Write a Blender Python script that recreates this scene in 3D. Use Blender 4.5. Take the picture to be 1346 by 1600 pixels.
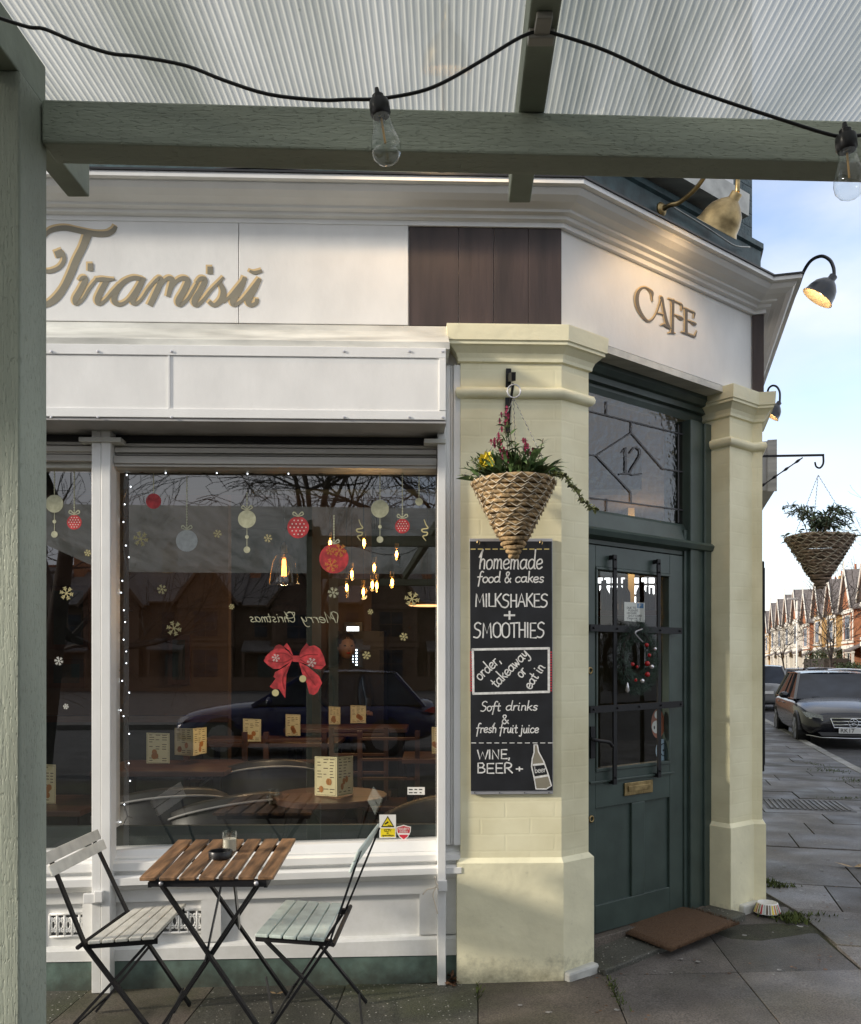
import bpy, math, random
from mathutils import Vector, Matrix
R = math.radians
random.seed(7)
for _o in list(bpy.data.objects): bpy.data.objects.remove(_o)
SC = bpy.context.scene
COL = SC.collection
# ------------------------------------------------------------ camera
F, CX, HY, EYE = 1365.0, 673.0, 1040.0, 1.45
cam = bpy.data.cameras.new('camera'); camo = bpy.data.objects.new('camera', cam); COL.objects.link(camo)
camo.location = (0, 0, EYE); camo.rotation_euler = (R(90), 0, 0)
cam.sensor_fit = 'HORIZONTAL'; cam.sensor_width = 36; cam.lens = 36*F/1346
cam.shift_y = (HY-800)/1346; cam.clip_start = .05; cam.clip_end = 2500
SC.camera = camo
# ------------------------------------------------------------ world
W_ = bpy.data.worlds.new('World'); SC.world = W_; W_.use_nodes = True
nt = W_.node_tree; nt.nodes.clear()
def wn(t, **k):
    n = nt.nodes.new(t)
    for a, b in k.items(): setattr(n, a, b)
    return n
SUN_EL, SUN_AZ = 17.0, 252.0          # azimuth clockwise from +Y: low sun on the left, grazing the shopfront
sky = wn('ShaderNodeTexSky', sky_type='NISHITA', sun_disc=False); sky.sun_elevation = R(SUN_EL); sky.sun_rotation = R(SUN_AZ)
sky.altitude = 20; sky.air_density = 1.0; sky.dust_density = .6; sky.ozone_density = 1.5
bg = wn('ShaderNodeBackground'); bg.inputs['Strength'].default_value = .13
out = wn('ShaderNodeOutputWorld')
tc = wn('ShaderNodeTexCoord'); mp = wn('ShaderNodeMapping'); mp.inputs['Scale'].default_value = (1, 1, 2.3)
mp.inputs['Location'].default_value = (.35, .1, .63)
nz = wn('ShaderNodeTexNoise'); nz.inputs['Scale'].default_value = 1.7; nz.inputs['Detail'].default_value = 8; nz.inputs['Roughness'].default_value = .5
cr = wn('ShaderNodeValToRGB'); cr.color_ramp.elements[0].position = .32; cr.color_ramp.elements[1].position = .50
nz2 = wn('ShaderNodeTexNoise'); nz2.inputs['Scale'].default_value = 3.2; nz2.inputs['Detail'].default_value = 5
cr2 = wn('ShaderNodeValToRGB'); cr2.color_ramp.elements[0].position = .3; cr2.color_ramp.elements[1].position = .75
cr2.color_ramp.elements[0].color = (3.0, 3.15, 3.4, 1); cr2.color_ramp.elements[1].color = (4.4, 4.35, 4.3, 1)
mx = wn('ShaderNodeMixRGB'); L = nt.links
gain = wn('ShaderNodeMixRGB', blend_type='MULTIPLY'); gain.inputs[0].default_value = 1; gain.inputs[2].default_value = (1.35, 1.15, 1.12, 1)
L.new(tc.outputs['Generated'], mp.inputs[0]); L.new(mp.outputs[0], nz.inputs['Vector']); L.new(mp.outputs[0], nz2.inputs['Vector'])
L.new(nz.outputs[0], cr.inputs[0]); L.new(nz2.outputs[0], cr2.inputs[0])
L.new(sky.outputs[0], gain.inputs[1])
L.new(cr.outputs[0], mx.inputs[0]); L.new(gain.outputs[0], mx.inputs[1]); L.new(cr2.outputs[0], mx.inputs[2])
sz = wn('ShaderNodeSeparateXYZ'); hz = wn('ShaderNodeMapRange'); hz.inputs['From Min'].default_value = .0; hz.inputs['From Max'].default_value = .34; hz.inputs['To Min'].default_value = .6; hz.inputs['To Max'].default_value = 0
mh_ = wn('ShaderNodeMixRGB'); mh_.inputs[2].default_value = (2.6, 2.9, 3.5, 1)
L.new(tc.outputs['Generated'], sz.inputs[0]); L.new(sz.outputs['Z'], hz.inputs[0]); L.new(hz.outputs[0], mh_.inputs[0]); L.new(mx.outputs[0], mh_.inputs[1]); L.new(mh_.outputs[0], bg.inputs[0]); L.new(bg.outputs[0], out.inputs[0])
# ------------------------------------------------------------ sun
sl = bpy.data.lights.new('sun', 'SUN'); sl.energy = 2.0; sl.angle = R(5); sl.color = (1, .90, .76)
so = bpy.data.objects.new('sun', sl); COL.objects.link(so)
_d = Vector((math.sin(R(SUN_AZ))*math.cos(R(SUN_EL)), math.cos(R(SUN_AZ))*math.cos(R(SUN_EL)), math.sin(R(SUN_EL))))
so.rotation_euler = _d.to_track_quat('Z', 'Y').to_euler(); so.location = (-20, 10, 20)
vs = SC.view_settings; vs.view_transform = 'Standard'; vs.look = 'None'; vs.gamma = 1; vs.use_curve_mapping = False; vs.exposure = 1.16
SC.cycles.max_bounces = 8; SC.cycles.transparent_max_bounces = 12; SC.cycles.caustics_reflective = False; SC.cycles.caustics_refractive = False

# ------------------------------------------------------------ materials
def nodes(name):
    m = bpy.data.materials.new(name); m.use_nodes = True; t = m.node_tree; b = t.nodes['Principled BSDF']; return m, t, b
def mat(name, col, rough=.6, metal=0, var=.12, scale=6, stretch=(1, 1, 1), bump=.0, bscale=60, bstretch=(1, 1, 1), spec=.5, col2=None, cover=.5, dist=.004, detail=6, uv=False, coat=0, vary=0):
    m, t, b = nodes(name); N = t.nodes.new; K = t.links.new
    c = N('ShaderNodeTexCoord'); mp = N('ShaderNodeMapping'); mp.inputs['Scale'].default_value = stretch
    src = c.outputs['UV' if uv else 'Object']; K(src, mp.inputs[0])
    n = N('ShaderNodeTexNoise'); n.inputs['Scale'].default_value = scale; n.inputs['Detail'].default_value = detail; K(mp.outputs[0], n.inputs['Vector'])
    rp = N('ShaderNodeValToRGB'); K(n.outputs[0], rp.inputs[0])
    c2 = col2 or tuple(v*(1-var*2) for v in col)
    c1 = col if col2 else tuple(min(1, v*(1+var)) for v in col)
    rp.color_ramp.elements[0].position = .5-.2-(cover-.5); rp.color_ramp.elements[1].position = .5+.2-(cover-.5)
    rp.color_ramp.elements[0].color = (*c2, 1); rp.color_ramp.elements[1].color = (*c1, 1)
    colout = rp.outputs[0]
    if vary:
        oi = N('ShaderNodeObjectInfo'); hs = N('ShaderNodeHueSaturation'); ma = N('ShaderNodeMapRange')
        ma.inputs['To Min'].default_value = 1-vary; ma.inputs['To Max'].default_value = 1+vary
        K(oi.outputs['Random'], ma.inputs[0]); K(ma.outputs[0], hs.inputs['Value']); K(colout, hs.inputs['Color']); colout = hs.outputs[0]
    K(colout, b.inputs['Base Color'])
    b.inputs['Roughness'].default_value = rough; b.inputs['Metallic'].default_value = metal; b.inputs['Specular IOR Level'].default_value = spec
    b.inputs['Coat Weight'].default_value = coat
    if bump:
        mp2 = N('ShaderNodeMapping'); mp2.inputs['Scale'].default_value = bstretch; K(src, mp2.inputs[0])
        n2 = N('ShaderNodeTexNoise'); n2.inputs['Scale'].default_value = bscale; n2.inputs['Detail'].default_value = 5; K(mp2.outputs[0], n2.inputs['Vector'])
        bp = N('ShaderNodeBump'); bp.inputs['Strength'].default_value = bump; bp.inputs['Distance'].default_value = dist
        K(n2.outputs[0], bp.inputs['Height']); K(bp.outputs[0], b.inputs['Normal'])
    return m
def emis(name, col, s):
    m, t, b = nodes(name); b.inputs['Base Color'].default_value = (*col, 1); b.inputs['Emission Color'].default_value = (*col, 1); b.inputs['Emission Strength'].default_value = s
    return m
def glassm(name, tint=(.9, .93, .92), refl=.08, ior=1.5, rough=.0, bump=0, bscale=30, dist=.01):
    m, t, b = nodes(name); t.nodes.remove(b); N = t.nodes.new; K = t.links.new
    o = t.nodes['Material Output']; tr = N('ShaderNodeBsdfTransparent'); tr.inputs[0].default_value = (*tint, 1)
    g = N('ShaderNodeBsdfGlossy'); g.inputs['Roughness'].default_value = rough
    fr = N('ShaderNodeFresnel'); ge = N('ShaderNodeNewGeometry'); bm = N('ShaderNodeMath'); bm.operation = 'MULTIPLY_ADD'; bm.inputs[1].default_value = -2; bm.inputs[2].default_value = 1; K(ge.outputs['Backfacing'], bm.inputs[0])
    pw = N('ShaderNodeMath'); pw.operation = 'POWER'; pw.inputs[0].default_value = ior; K(bm.outputs[0], pw.inputs[1]); K(pw.outputs[0], fr.inputs['IOR'])
    ad = N('ShaderNodeMath'); ad.operation = 'ADD'; ad.use_clamp = True; ad.inputs[1].default_value = refl; K(fr.outputs[0], ad.inputs[0])
    mx = N('ShaderNodeMixShader'); K(ad.outputs[0], mx.inputs[0]); K(tr.outputs[0], mx.inputs[1]); K(g.outputs[0], mx.inputs[2]); K(mx.outputs[0], o.inputs[0])
    if bump:
        c = N('ShaderNodeTexCoord'); n = N('ShaderNodeTexNoise'); n.inputs['Scale'].default_value = bscale; K(c.outputs['Object'], n.inputs['Vector'])
        bp = N('ShaderNodeBump'); bp.inputs['Strength'].default_value = bump; bp.inputs['Distance'].default_value = dist; K(n.outputs[0], bp.inputs['Height']); K(bp.outputs[0], g.inputs['Normal']); K(bp.outputs[0], fr.inputs['Normal'])
    return m
M = {}
M['white'] = mat('white_paint', (.80, .80, .78), .42, var=.035, scale=5, bump=.35, bscale=55, bstretch=(1, 1, .15), dist=.0015)
M['white2'] = mat('white_board_paint', (.80, .795, .77), .5, var=.035, scale=7, stretch=(1, 1, .6), bump=.45, bscale=40, bstretch=(1, 1, .6), dist=.0018)
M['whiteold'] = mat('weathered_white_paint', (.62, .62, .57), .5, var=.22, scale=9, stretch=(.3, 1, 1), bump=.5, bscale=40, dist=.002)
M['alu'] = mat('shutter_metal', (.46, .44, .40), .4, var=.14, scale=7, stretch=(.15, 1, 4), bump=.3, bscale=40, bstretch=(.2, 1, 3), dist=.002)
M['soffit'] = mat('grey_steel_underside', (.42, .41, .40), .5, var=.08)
M['brown'] = mat('brown_stained_board', (.052, .034, .031), .52, var=.22, scale=9, stretch=(1.6, 1, .22), bump=.5, bscale=45, bstretch=(1.5, 1, .12), dist=.002, vary=.25)
M['cream2'] = None
M['green'] = mat('dark_green_door_paint', (.048, .072, .062), .36, var=.13, scale=7, bump=.3, bscale=22, bstretch=(1, 1, .3), dist=.0015)
M['greenb'] = mat('plinth_green_paint', (.10, .15, .125), .6, var=.25, scale=11, bump=.5, bscale=30)
M['teal'] = mat('teal_band_paint', (.045, .085, .092), .5, var=.3, scale=12, bump=.6, bscale=30, dist=.004)
M['sage'] = mat('sage_timber_paint', (.42, .46, .375), .6, var=.13, scale=5, stretch=(1, 1, 1), bump=.0)
M['black'] = mat('black_metal', (.010, .010, .012), .5, spec=.3, var=.2, bump=.2, bscale=90)
M['blackp'] = mat('black_plastic', (.01, .01, .011), .3, var=.1)
M['brass'] = mat('brass', (.40, .30, .15), .40, 1, var=.2, scale=20, bump=.2, bscale=60)
M['brassold'] = mat('dull_brass', (.36, .27, .13), .42, 1, var=.25, scale=30)
M['lampgrey'] = mat('dark_grey_enamel', (.035, .038, .045), .3, var=.1)
M['lampwarm'] = mat('warm_enamel_inside', (.80, .70, .55), .4, var=.05)
M['bulb'] = emis('lit_bulb', (1, .72, .38), 8)
M['filament'] = emis('lit_filament', (1, .50, .12), 22)
M['filsoft'] = emis('soft_filament', (1, .55, .18), 7)
M['filoff'] = mat('amber_filament', (.75, .42, .12), .4, var=.05)
M['bulbglass'] = glassm('clear_bulb_glass', (.93, .95, .95), .03, 1.5)
M['amberglass'] = glassm('amber_bulb_glass', (.95, .78, .5), .13, 1.5)
M['glass'] = glassm('shop_window_glass', (.92, .93, .92), .145, 1.5)
M['glassd'] = glassm('door_glass', (.9, .92, .9), .02, 1.5)
M['glasst'] = glassm('rippled_leaded_glass', (.42, .41, .40), .08, 1.5, .08, .25, 26, .02)
M['clear'] = glassm('clear_glass', (.92, .94, .93), .06, 1.5)
M['lead'] = mat('lead_came', (.055, .055, .06), .5)
M['leadlight'] = mat('light_lead', (.25, .25, .24), .5)
M['tan'] = mat('taupe_letter_paint', (.24, .22, .165), .6, var=.06)
M['tan2'] = mat('taupe_letter_paint_dark', (.15, .13, .105), .6, var=.06)
M['gold'] = mat('gold_letter_edge', (.70, .52, .27), .5, var=.05)
M['chalkb'] = mat('chalkboard_black', (.010, .011, .014), .55, var=.3, scale=10)
M['chalk'] = mat('white_chalk_pen', (.74, .74, .72), .8, var=.12, scale=60)
M['yelchalk'] = mat('yellow_chalk', (.55, .45, .18), .8)
M['steel'] = mat('pale_steel', (.55, .55, .58), .4, .6, var=.1)
M['chrome'] = mat('chrome', (.65, .67, .7), .12, 1, var=.03)
M['wood'] = mat('oiled_slat_wood', (.25, .138, .068), .5, var=.4, scale=8, stretch=(5, .6, 5), bump=.6, bscale=50, bstretch=(4, .4, 4), dist=.002, vary=.22)
M['slatw'] = mat('cream_white_slat_paint', (.70, .69, .62), .5, var=.10, scale=14, bump=.4, bscale=40, bstretch=(4, .6, 1), vary=.08)
M['slatg'] = mat('pale_mint_slat_paint', (.54, .63, .59), .5, var=.12, scale=14, bump=.4, bscale=40, bstretch=(4, .6, 1), vary=.08)
M['candle'] = mat('cream_wax', (.78, .70, .58), .5, var=.03)
M['dwood'] = mat('dark_table_wood', (.095, .045, .027), .4, var=.3, scale=5, stretch=(.6, 5, 1))
M['rug'] = mat('brown_coir', (.155, .088, .046), .95, var=.25, scale=170, bump=1, bscale=260, dist=.012)
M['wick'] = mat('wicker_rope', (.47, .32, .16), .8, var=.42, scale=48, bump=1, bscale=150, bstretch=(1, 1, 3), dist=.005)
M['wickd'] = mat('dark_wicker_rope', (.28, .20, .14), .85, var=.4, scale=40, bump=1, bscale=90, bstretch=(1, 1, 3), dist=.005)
M['twine'] = mat('pale_twine', (.66, .58, .44), .8)
M['leaf'] = mat('leaf_green', (.11, .19, .065), .5, var=.5, scale=30)
M['leaf2'] = mat('grey_green_leaf', (.16, .22, .13), .5, var=.4, scale=30)
M['leafv'] = mat('variegated_leaf', (.34, .37, .16), .5, var=.5, scale=60)
M['stem'] = mat('plant_stem', (.12, .08, .045), .7)
M['pink'] = mat('magenta_petal', (.36, .035, .09), .6, var=.3, scale=40)
M['yellow'] = mat('yellow_petal', (.78, .58, .02), .6, var=.1)
M['soil'] = mat('dark_soil', (.02, .015, .012), .95)
M['dleaf'] = mat('dead_leaf', (.17, .085, .04), .8, var=.5, scale=30)
M['moss'] = mat('moss', (.075, .10, .02), .9, var=.4, scale=30)
M['bark'] = mat('dark_bark', (.045, .036, .03), .9, var=.3, scale=20, bump=1, bscale=30)
M['pine'] = mat('wreath_needles', (.02, .05, .028), .7, var=.5, scale=40)
M['redb'] = mat('red_gloss', (.40, .01, .012), .2, var=.1)
M['silver'] = mat('silver_gloss', (.7, .7, .72), .2, .7, var=.03)
M['paper'] = mat('pale_yellow_card', (.84, .74, .42), .6, var=.05)
M['paperw'] = mat('white_card', (.75, .74, .70), .6, var=.03)
M['ink'] = mat('dark_ink', (.10, .06, .03), .7)
M['orange'] = mat('orange_print', (.55, .22, .04), .7)
M['cctvy'] = mat('yellow_sticker', (.78, .62, .02), .4)
M['sred'] = mat('red_sticker', (.55, .03, .05), .4)
M['chain'] = mat('dull_chain', (.22, .22, .21), .5, .5)
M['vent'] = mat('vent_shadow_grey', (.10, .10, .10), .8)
M['leather'] = mat('dark_grey_leather', (.03, .029, .028), .42, var=.15, scale=9)
M['cafewall'] = mat('brown_cafe_wall', (.15, .10, .066), .8, var=.1)
M['cafedark'] = mat('dark_panelling', (.035, .05, .048), .6, var=.2)
M['cafefloor'] = mat('cafe_floor_boards', (.06, .035, .022), .45, var=.3, scale=4, stretch=(1, 6, 1))
M['ceil'] = mat('cafe_ceiling', (.16, .14, .125), .8)
M['skin'] = mat('skin', (.26, .155, .11), .55, var=.05)
M['hair'] = mat('dark_hair', (.012, .009, .008), .6)
M['cloth'] = mat('black_cloth', (.015, .015, .018), .85)
M['cloth2'] = mat('navy_cloth', (.02, .03, .06), .85)
# painted brick (pier)
def brickpaint(name, col, rough=.55, bw=.225, bh=.075, depth=.005, mortar=.012, col2=None, mcol=None, strength=.5):
    m, t, b = nodes(name); N = t.nodes.new; K = t.links.new
    c = N('ShaderNodeTexCoord'); br = N('ShaderNodeTexBrick'); br.inputs['Scale'].default_value = 1; br.inputs['Mortar Size'].default_value = mortar/2
    br.inputs['Brick Width'].default_value = bw; br.inputs['Row Height'].default_value = bh; br.inputs['Mortar Smooth'].default_value = .6
    nzz = N('ShaderNodeTexNoise'); nzz.inputs['Scale'].default_value = 9; K(c.outputs['UV'], nzz.inputs['Vector'])
    vm = N('ShaderNodeMixRGB'); vm.inputs[0].default_value = .012; K(c.outputs['UV'], vm.inputs[1]); K(nzz.outputs['Color'], vm.inputs[2]); K(vm.outputs[0], br.inputs['Vector'])
    n = N('ShaderNodeTexNoise'); n.inputs['Scale'].default_value = 38; n.inputs['Detail'].default_value = 6; K(c.outputs['UV'], n.inputs['Vector'])
    n3 = N('ShaderNodeTexNoise'); n3.inputs['Scale'].default_value = 3.5; n3.inputs['Detail'].default_value = 5; K(c.outputs['UV'], n3.inputs['Vector'])
    c2 = col2 or tuple(v*.93 for v in col)
    br.inputs['Color1'].default_value = (*col, 1); br.inputs['Color2'].default_value = (*c2, 1); br.inputs['Mortar'].default_value = (*(mcol or tuple(v*.94 for v in col)), 1)
    mxx = N('ShaderNodeMixRGB'); mxx.blend_type = 'MULTIPLY'; mxx.inputs[0].default_value = 1; rp = N('ShaderNodeValToRGB'); rp.color_ramp.elements[0].color = (.82, .80, .74, 1); rp.color_ramp.elements[0].position = .3; rp.color_ramp.elements[1].position = .6
    K(n3.outputs[0], rp.inputs[0]); K(br.outputs['Color'], mxx.inputs[1]); K(rp.outputs[0], mxx.inputs[2]); K(mxx.outputs[0], b.inputs['Base Color'])
    ad = N('ShaderNodeMath'); ad.operation = 'MULTIPLY_ADD'; ad.inputs[1].default_value = -1; K(br.outputs['Fac'], ad.inputs[0])
    ml = N('ShaderNodeMath'); ml.operation = 'MULTIPLY'; ml.inputs[1].default_value = .8; K(n.outputs[0], ml.inputs[0]); K(ml.outputs[0], ad.inputs[2])
    bp = N('ShaderNodeBump'); bp.inputs['Strength'].default_value = strength; bp.inputs['Distance'].default_value = depth; K(ad.outputs[0], bp.inputs['Height']); K(bp.outputs[0], b.inputs['Normal'])
    b.inputs['Roughness'].default_value = rough
    return m
M['pier'] = brickpaint('cream_yellow_painted_brick', (.87, .82, .57), strength=.16, depth=.003, mcol=(.865, .815, .565), col2=(.865, .815, .565))
M['plin'] = mat('cream_yellow_render', (.87, .82, .57), .55, var=.05, scale=6, bump=.6, bscale=14, dist=.006, uv=True)
def grime(m, z0, z1, col, amt, scale=9):
    t = m.node_tree; b = t.nodes['Principled BSDF']; N = t.nodes.new; K = t.links.new; src = b.inputs['Base Color'].links[0].from_socket
    g = N('ShaderNodeNewGeometry'); s = N('ShaderNodeSeparateXYZ'); K(g.outputs['Position'], s.inputs[0]); mr = N('ShaderNodeMapRange'); mr.inputs['From Min'].default_value = z1; mr.inputs['From Max'].default_value = z0; K(s.outputs['Z'], mr.inputs[0])
    n = N('ShaderNodeTexNoise'); n.inputs['Scale'].default_value = scale; n.inputs['Detail'].default_value = 9; n.inputs['Roughness'].default_value = .7; K(g.outputs['Position'], n.inputs['Vector'])
    ad = N('ShaderNodeMath'); ad.operation = 'MULTIPLY_ADD'; ad.inputs[1].default_value = 2.2; ad.inputs[2].default_value = -1.35; K(n.outputs[0], ad.inputs[0])
    a2 = N('ShaderNodeMath'); a2.operation = 'ADD'; K(ad.outputs[0], a2.inputs[0]); K(mr.outputs[0], a2.inputs[1]); a3 = N('ShaderNodeMath'); a3.operation = 'MULTIPLY'; a3.use_clamp = True; a3.inputs[1].default_value = amt; K(a2.outputs[0], a3.inputs[0])
    x = N('ShaderNodeMixRGB'); K(a3.outputs[0], x.inputs[0]); K(src, x.inputs[1]); x.inputs[2].default_value = (*col, 1); K(x.outputs[0], b.inputs['Base Color'])
grime(M['plin'], .0, .16, (.22, .2, .12), .8, 22); grime(M['greenb'], .0, .12, (.05, .05, .035), .8, 16); grime(M['white'], .05, .5, (.45, .45, .38), .35, 14)
M['tealbrick'] = brickpaint('teal_painted_brick', (.045, .085, .095), depth=.012, strength=1)
M['stock'] = brickpaint('yellow_stock_brick', (.66, .43, .18), .85, col2=(.55, .33, .12), mcol=(.45, .36, .25), strength=.8, depth=.01)
M['redbrick'] = brickpaint('red_brick', (.50, .20, .09), .85, col2=(.40, .15, .07), mcol=(.36, .25, .2), strength=.8, depth=.01)
M['render'] = mat('white_render', (.76, .73, .66), .8, var=.1)
M['dbrick'] = brickpaint('dark_brown_brick', (.16, .10, .07), .85, col2=(.12, .075, .05), strength=.8, depth=.01)
M['slate'] = mat('roof_slate', (.17, .15, .145), .7, var=.25, scale=5, stretch=(1, 1, 5), bump=.6, bscale=8)
M['tile'] = mat('red_ridge_tile', (.33, .12, .06), .8, var=.2)
M['hedge'] = mat('hedge_leaf', (.045, .07, .025), .7, var=.5, scale=20)
M['asphalt'] = mat('asphalt', (.058, .058, .062), .75, var=.25, scale=3, bump=.8, bscale=120, dist=.01)
def sage(name, stretch, bst):
    m = mat(name, (.42, .46, .375), .62, var=.16, scale=3.5, stretch=stretch, bump=.0)
    t = m.node_tree; b = t.nodes['Principled BSDF']; N = t.nodes.new; K = t.links.new
    c = N('ShaderNodeTexCoord'); mp = N('ShaderNodeMapping'); mp.inputs['Scale'].default_value = bst; K(c.outputs['Object'], mp.inputs[0])
    n = N('ShaderNodeTexNoise'); n.inputs['Scale'].default_value = 60; n.inputs['Detail'].default_value = 4; n.inputs['Distortion'].default_value = .6; K(mp.outputs[0], n.inputs['Vector'])
    n2 = N('ShaderNodeTexBrick'); n2.inputs['Scale'].default_value = 1; n2.inputs['Mortar Size'].default_value = .0012; n2.inputs['Brick Width'].default_value = .022; n2.inputs['Row Height'].default_value = .0062; n2.inputs['Mortar Smooth'].default_value = .3
    # knife marks of the treatment: short dashes
    sx = N('ShaderNodeSeparateXYZ'); cb = N('ShaderNodeCombineXYZ'); K(c.outputs['Object'], sx.inputs[0])
    vert = bst[2] < bst[0]
    K(sx.outputs['Z' if vert else 'X'], cb.inputs[0]); sm_ = N('ShaderNodeMath'); K(sx.outputs['X' if vert else 'Z'], sm_.inputs[0]); K(sx.outputs['Y'], sm_.inputs[1]); K(sm_.outputs[0], cb.inputs[1])
    n3 = N('ShaderNodeTexNoise'); n3.inputs['Scale'].default_value = 1; mp3 = N('ShaderNodeMapping'); mp3.inputs['Scale'].default_value = (70, 300, 1)
    K(cb.outputs[0], mp3.inputs[0]); K(mp3.outputs[0], n3.inputs['Vector'])
    rp = N('ShaderNodeValToRGB'); rp.color_ramp.elements[0].position = .33; rp.color_ramp.elements[1].position = .43; K(n3.outputs[0], rp.inputs[0])
    ad = N('ShaderNodeMath'); ad.operation = 'ADD'; K(n.outputs[0], ad.inputs[0]); K(rp.outputs[0], ad.inputs[1])
    bp = N('ShaderNodeBump'); bp.inputs['Strength'].default_value = .7; bp.inputs['Distance'].default_value = .0022; K(ad.outputs[0], bp.inputs['Height']); K(bp.outputs[0], b.inputs['Normal'])
    return m
M['sageh'] = sage('sage_beam_timber', (.5, 1, 4), (.25, 1, 3))
M['sagev'] = sage('sage_post_timber', (4, 1, .5), (3, 1, .2))
M['saged'] = mat('sage_timber_rough', (.33, .37, .30), .65, var=.15, bump=.4, bscale=50)
def slabmat(name, col, speck=0, moss=0, rough=.55):
    m, t, b = nodes(name); N = t.nodes.new; K = t.links.new
    c = N('ShaderNodeTexCoord'); g = N('ShaderNodeNewGeometry')
    n = N('ShaderNodeTexNoise'); n.inputs['Scale'].default_value = 3.2; n.inputs['Detail'].default_value = 9; n.inputs['Roughness'].default_value = .62; K(g.outputs['Position'], n.inputs['Vector'])
    rp = N('ShaderNodeValToRGB'); rp.color_ramp.elements[0].color = (*[v*.62 for v in col], 1); rp.color_ramp.elements[1].color = (*[v*1.25 for v in col], 1); rp.color_ramp.elements[0].position = .3; rp.color_ramp.elements[1].position = .7
    K(n.outputs[0], rp.inputs[0]); cur = rp.outputs[0]
    if moss:
        n4 = N('ShaderNodeTexNoise'); n4.inputs['Scale'].default_value = 1.7; n4.inputs['Detail'].default_value = 7; K(g.outputs['Position'], n4.inputs['Vector'])
        r4 = N('ShaderNodeValToRGB'); r4.color_ramp.elements[0].position = .46; r4.color_ramp.elements[1].position = .62; r4.color_ramp.elements[1].color = (moss, moss, moss, 1); K(n4.outputs[0], r4.inputs[0])
        x = N('ShaderNodeMixRGB'); K(r4.outputs[0], x.inputs[0]); K(cur, x.inputs[1]); x.inputs[2].default_value = (.05, .058, .022, 1); cur = x.outputs[0]
    # fine grit
    n5 = N('ShaderNodeTexNoise'); n5.inputs['Scale'].default_value = 130; n5.inputs['Detail'].default_value = 3; K(g.outputs['Position'], n5.inputs['Vector'])
    r5 = N('ShaderNodeValToRGB'); r5.color_ramp.elements[0].color = (.6, .6, .6, 1); r5.color_ramp.elements[1].color = (1.25, 1.25, 1.25, 1); r5.color_ramp.elements[0].position = .35; r5.color_ramp.elements[1].position = .65; K(n5.outputs[0], r5.inputs[0])
    y = N('ShaderNodeMixRGB'); y.blend_type = 'MULTIPLY'; y.inputs[0].default_value = 1; K(cur, y.inputs[1]); K(r5.outputs[0], y.inputs[2]); cur = y.outputs[0]
    v = N('ShaderNodeTexVoronoi'); v.inputs['Scale'].default_value = 38; v.inputs['Randomness'].default_value = 1; K(g.outputs['Position'], v.inputs['Vector'])
    r6 = N('ShaderNodeValToRGB'); th = .13 if speck else .035
    r6.color_ramp.elements[0].position = th; r6.color_ramp.elements[1].position = th+.03; r6.color_ramp.elements[0].color = (1, 1, 1, 1); r6.color_ramp.elements[1].color = (0, 0, 0, 1); K(v.outputs['Distance'], r6.inputs[0])
    z = N('ShaderNodeMixRGB'); K(r6.outputs[0], z.inputs[0]); K(cur, z.inputs[1]); z.inputs[2].default_value = (.34, .33, .29, 1) if speck else (.24, .235, .22, 1); cur = z.outputs[0]
    oi = N('ShaderNodeObjectInfo'); hs = N('ShaderNodeHueSaturation'); ma = N('ShaderNodeMapRange'); ma.inputs['To Min'].default_value = .74; ma.inputs['To Max'].default_value = 1.26
    K(oi.outputs['Random'], ma.inputs[0]); K(ma.outputs[0], hs.inputs['Value']); K(cur, hs.inputs['Color']); K(hs.outputs[0], b.inputs['Base Color'])
    n6 = N('ShaderNodeTexNoise'); n6.inputs['Scale'].default_value = 2.2; n6.inputs['Detail'].default_value = 6; K(g.outputs['Position'], n6.inputs['Vector'])
    m6 = N('ShaderNodeMapRange'); m6.inputs['From Min'].default_value = .35; m6.inputs['From Max'].default_value = .65; m6.inputs['To Min'].default_value = rough-.05; m6.inputs['To Max'].default_value = rough+.3; b.inputs['Specular IOR Level'].default_value = .42; K(n6.outputs[0], m6.inputs[0]); K(m6.outputs[0], b.inputs['Roughness'])
    bp = N('ShaderNodeBump'); bp.inputs['Strength'].default_value = .55; bp.inputs['Distance'].default_value = .004; K(n5.outputs[0], bp.inputs['Height']); K(bp.outputs[0], b.inputs['Normal'])
    return m
M['slab_b'] = slabmat('brown_paving_stone', (.13, .108, .088), 0, .55)
M['slab_d'] = slabmat('dark_speckled_paving_stone', (.085, .083, .068), 1, .6)
M['slab_g'] = slabmat('grey_paving_stone', (.12, .108, .098), 0, .2, .5)
M['slab_s'] = slabmat('street_paving_stone', (.135, .125, .118), 0, .12, .5)
M['bed'] = slabmat('joint_dirt', (.035, .033, .026), 0, .5, .9)
M['granite'] = slabmat('pale_granite', (.30, .29, .27), 0, .25, .6)
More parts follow.
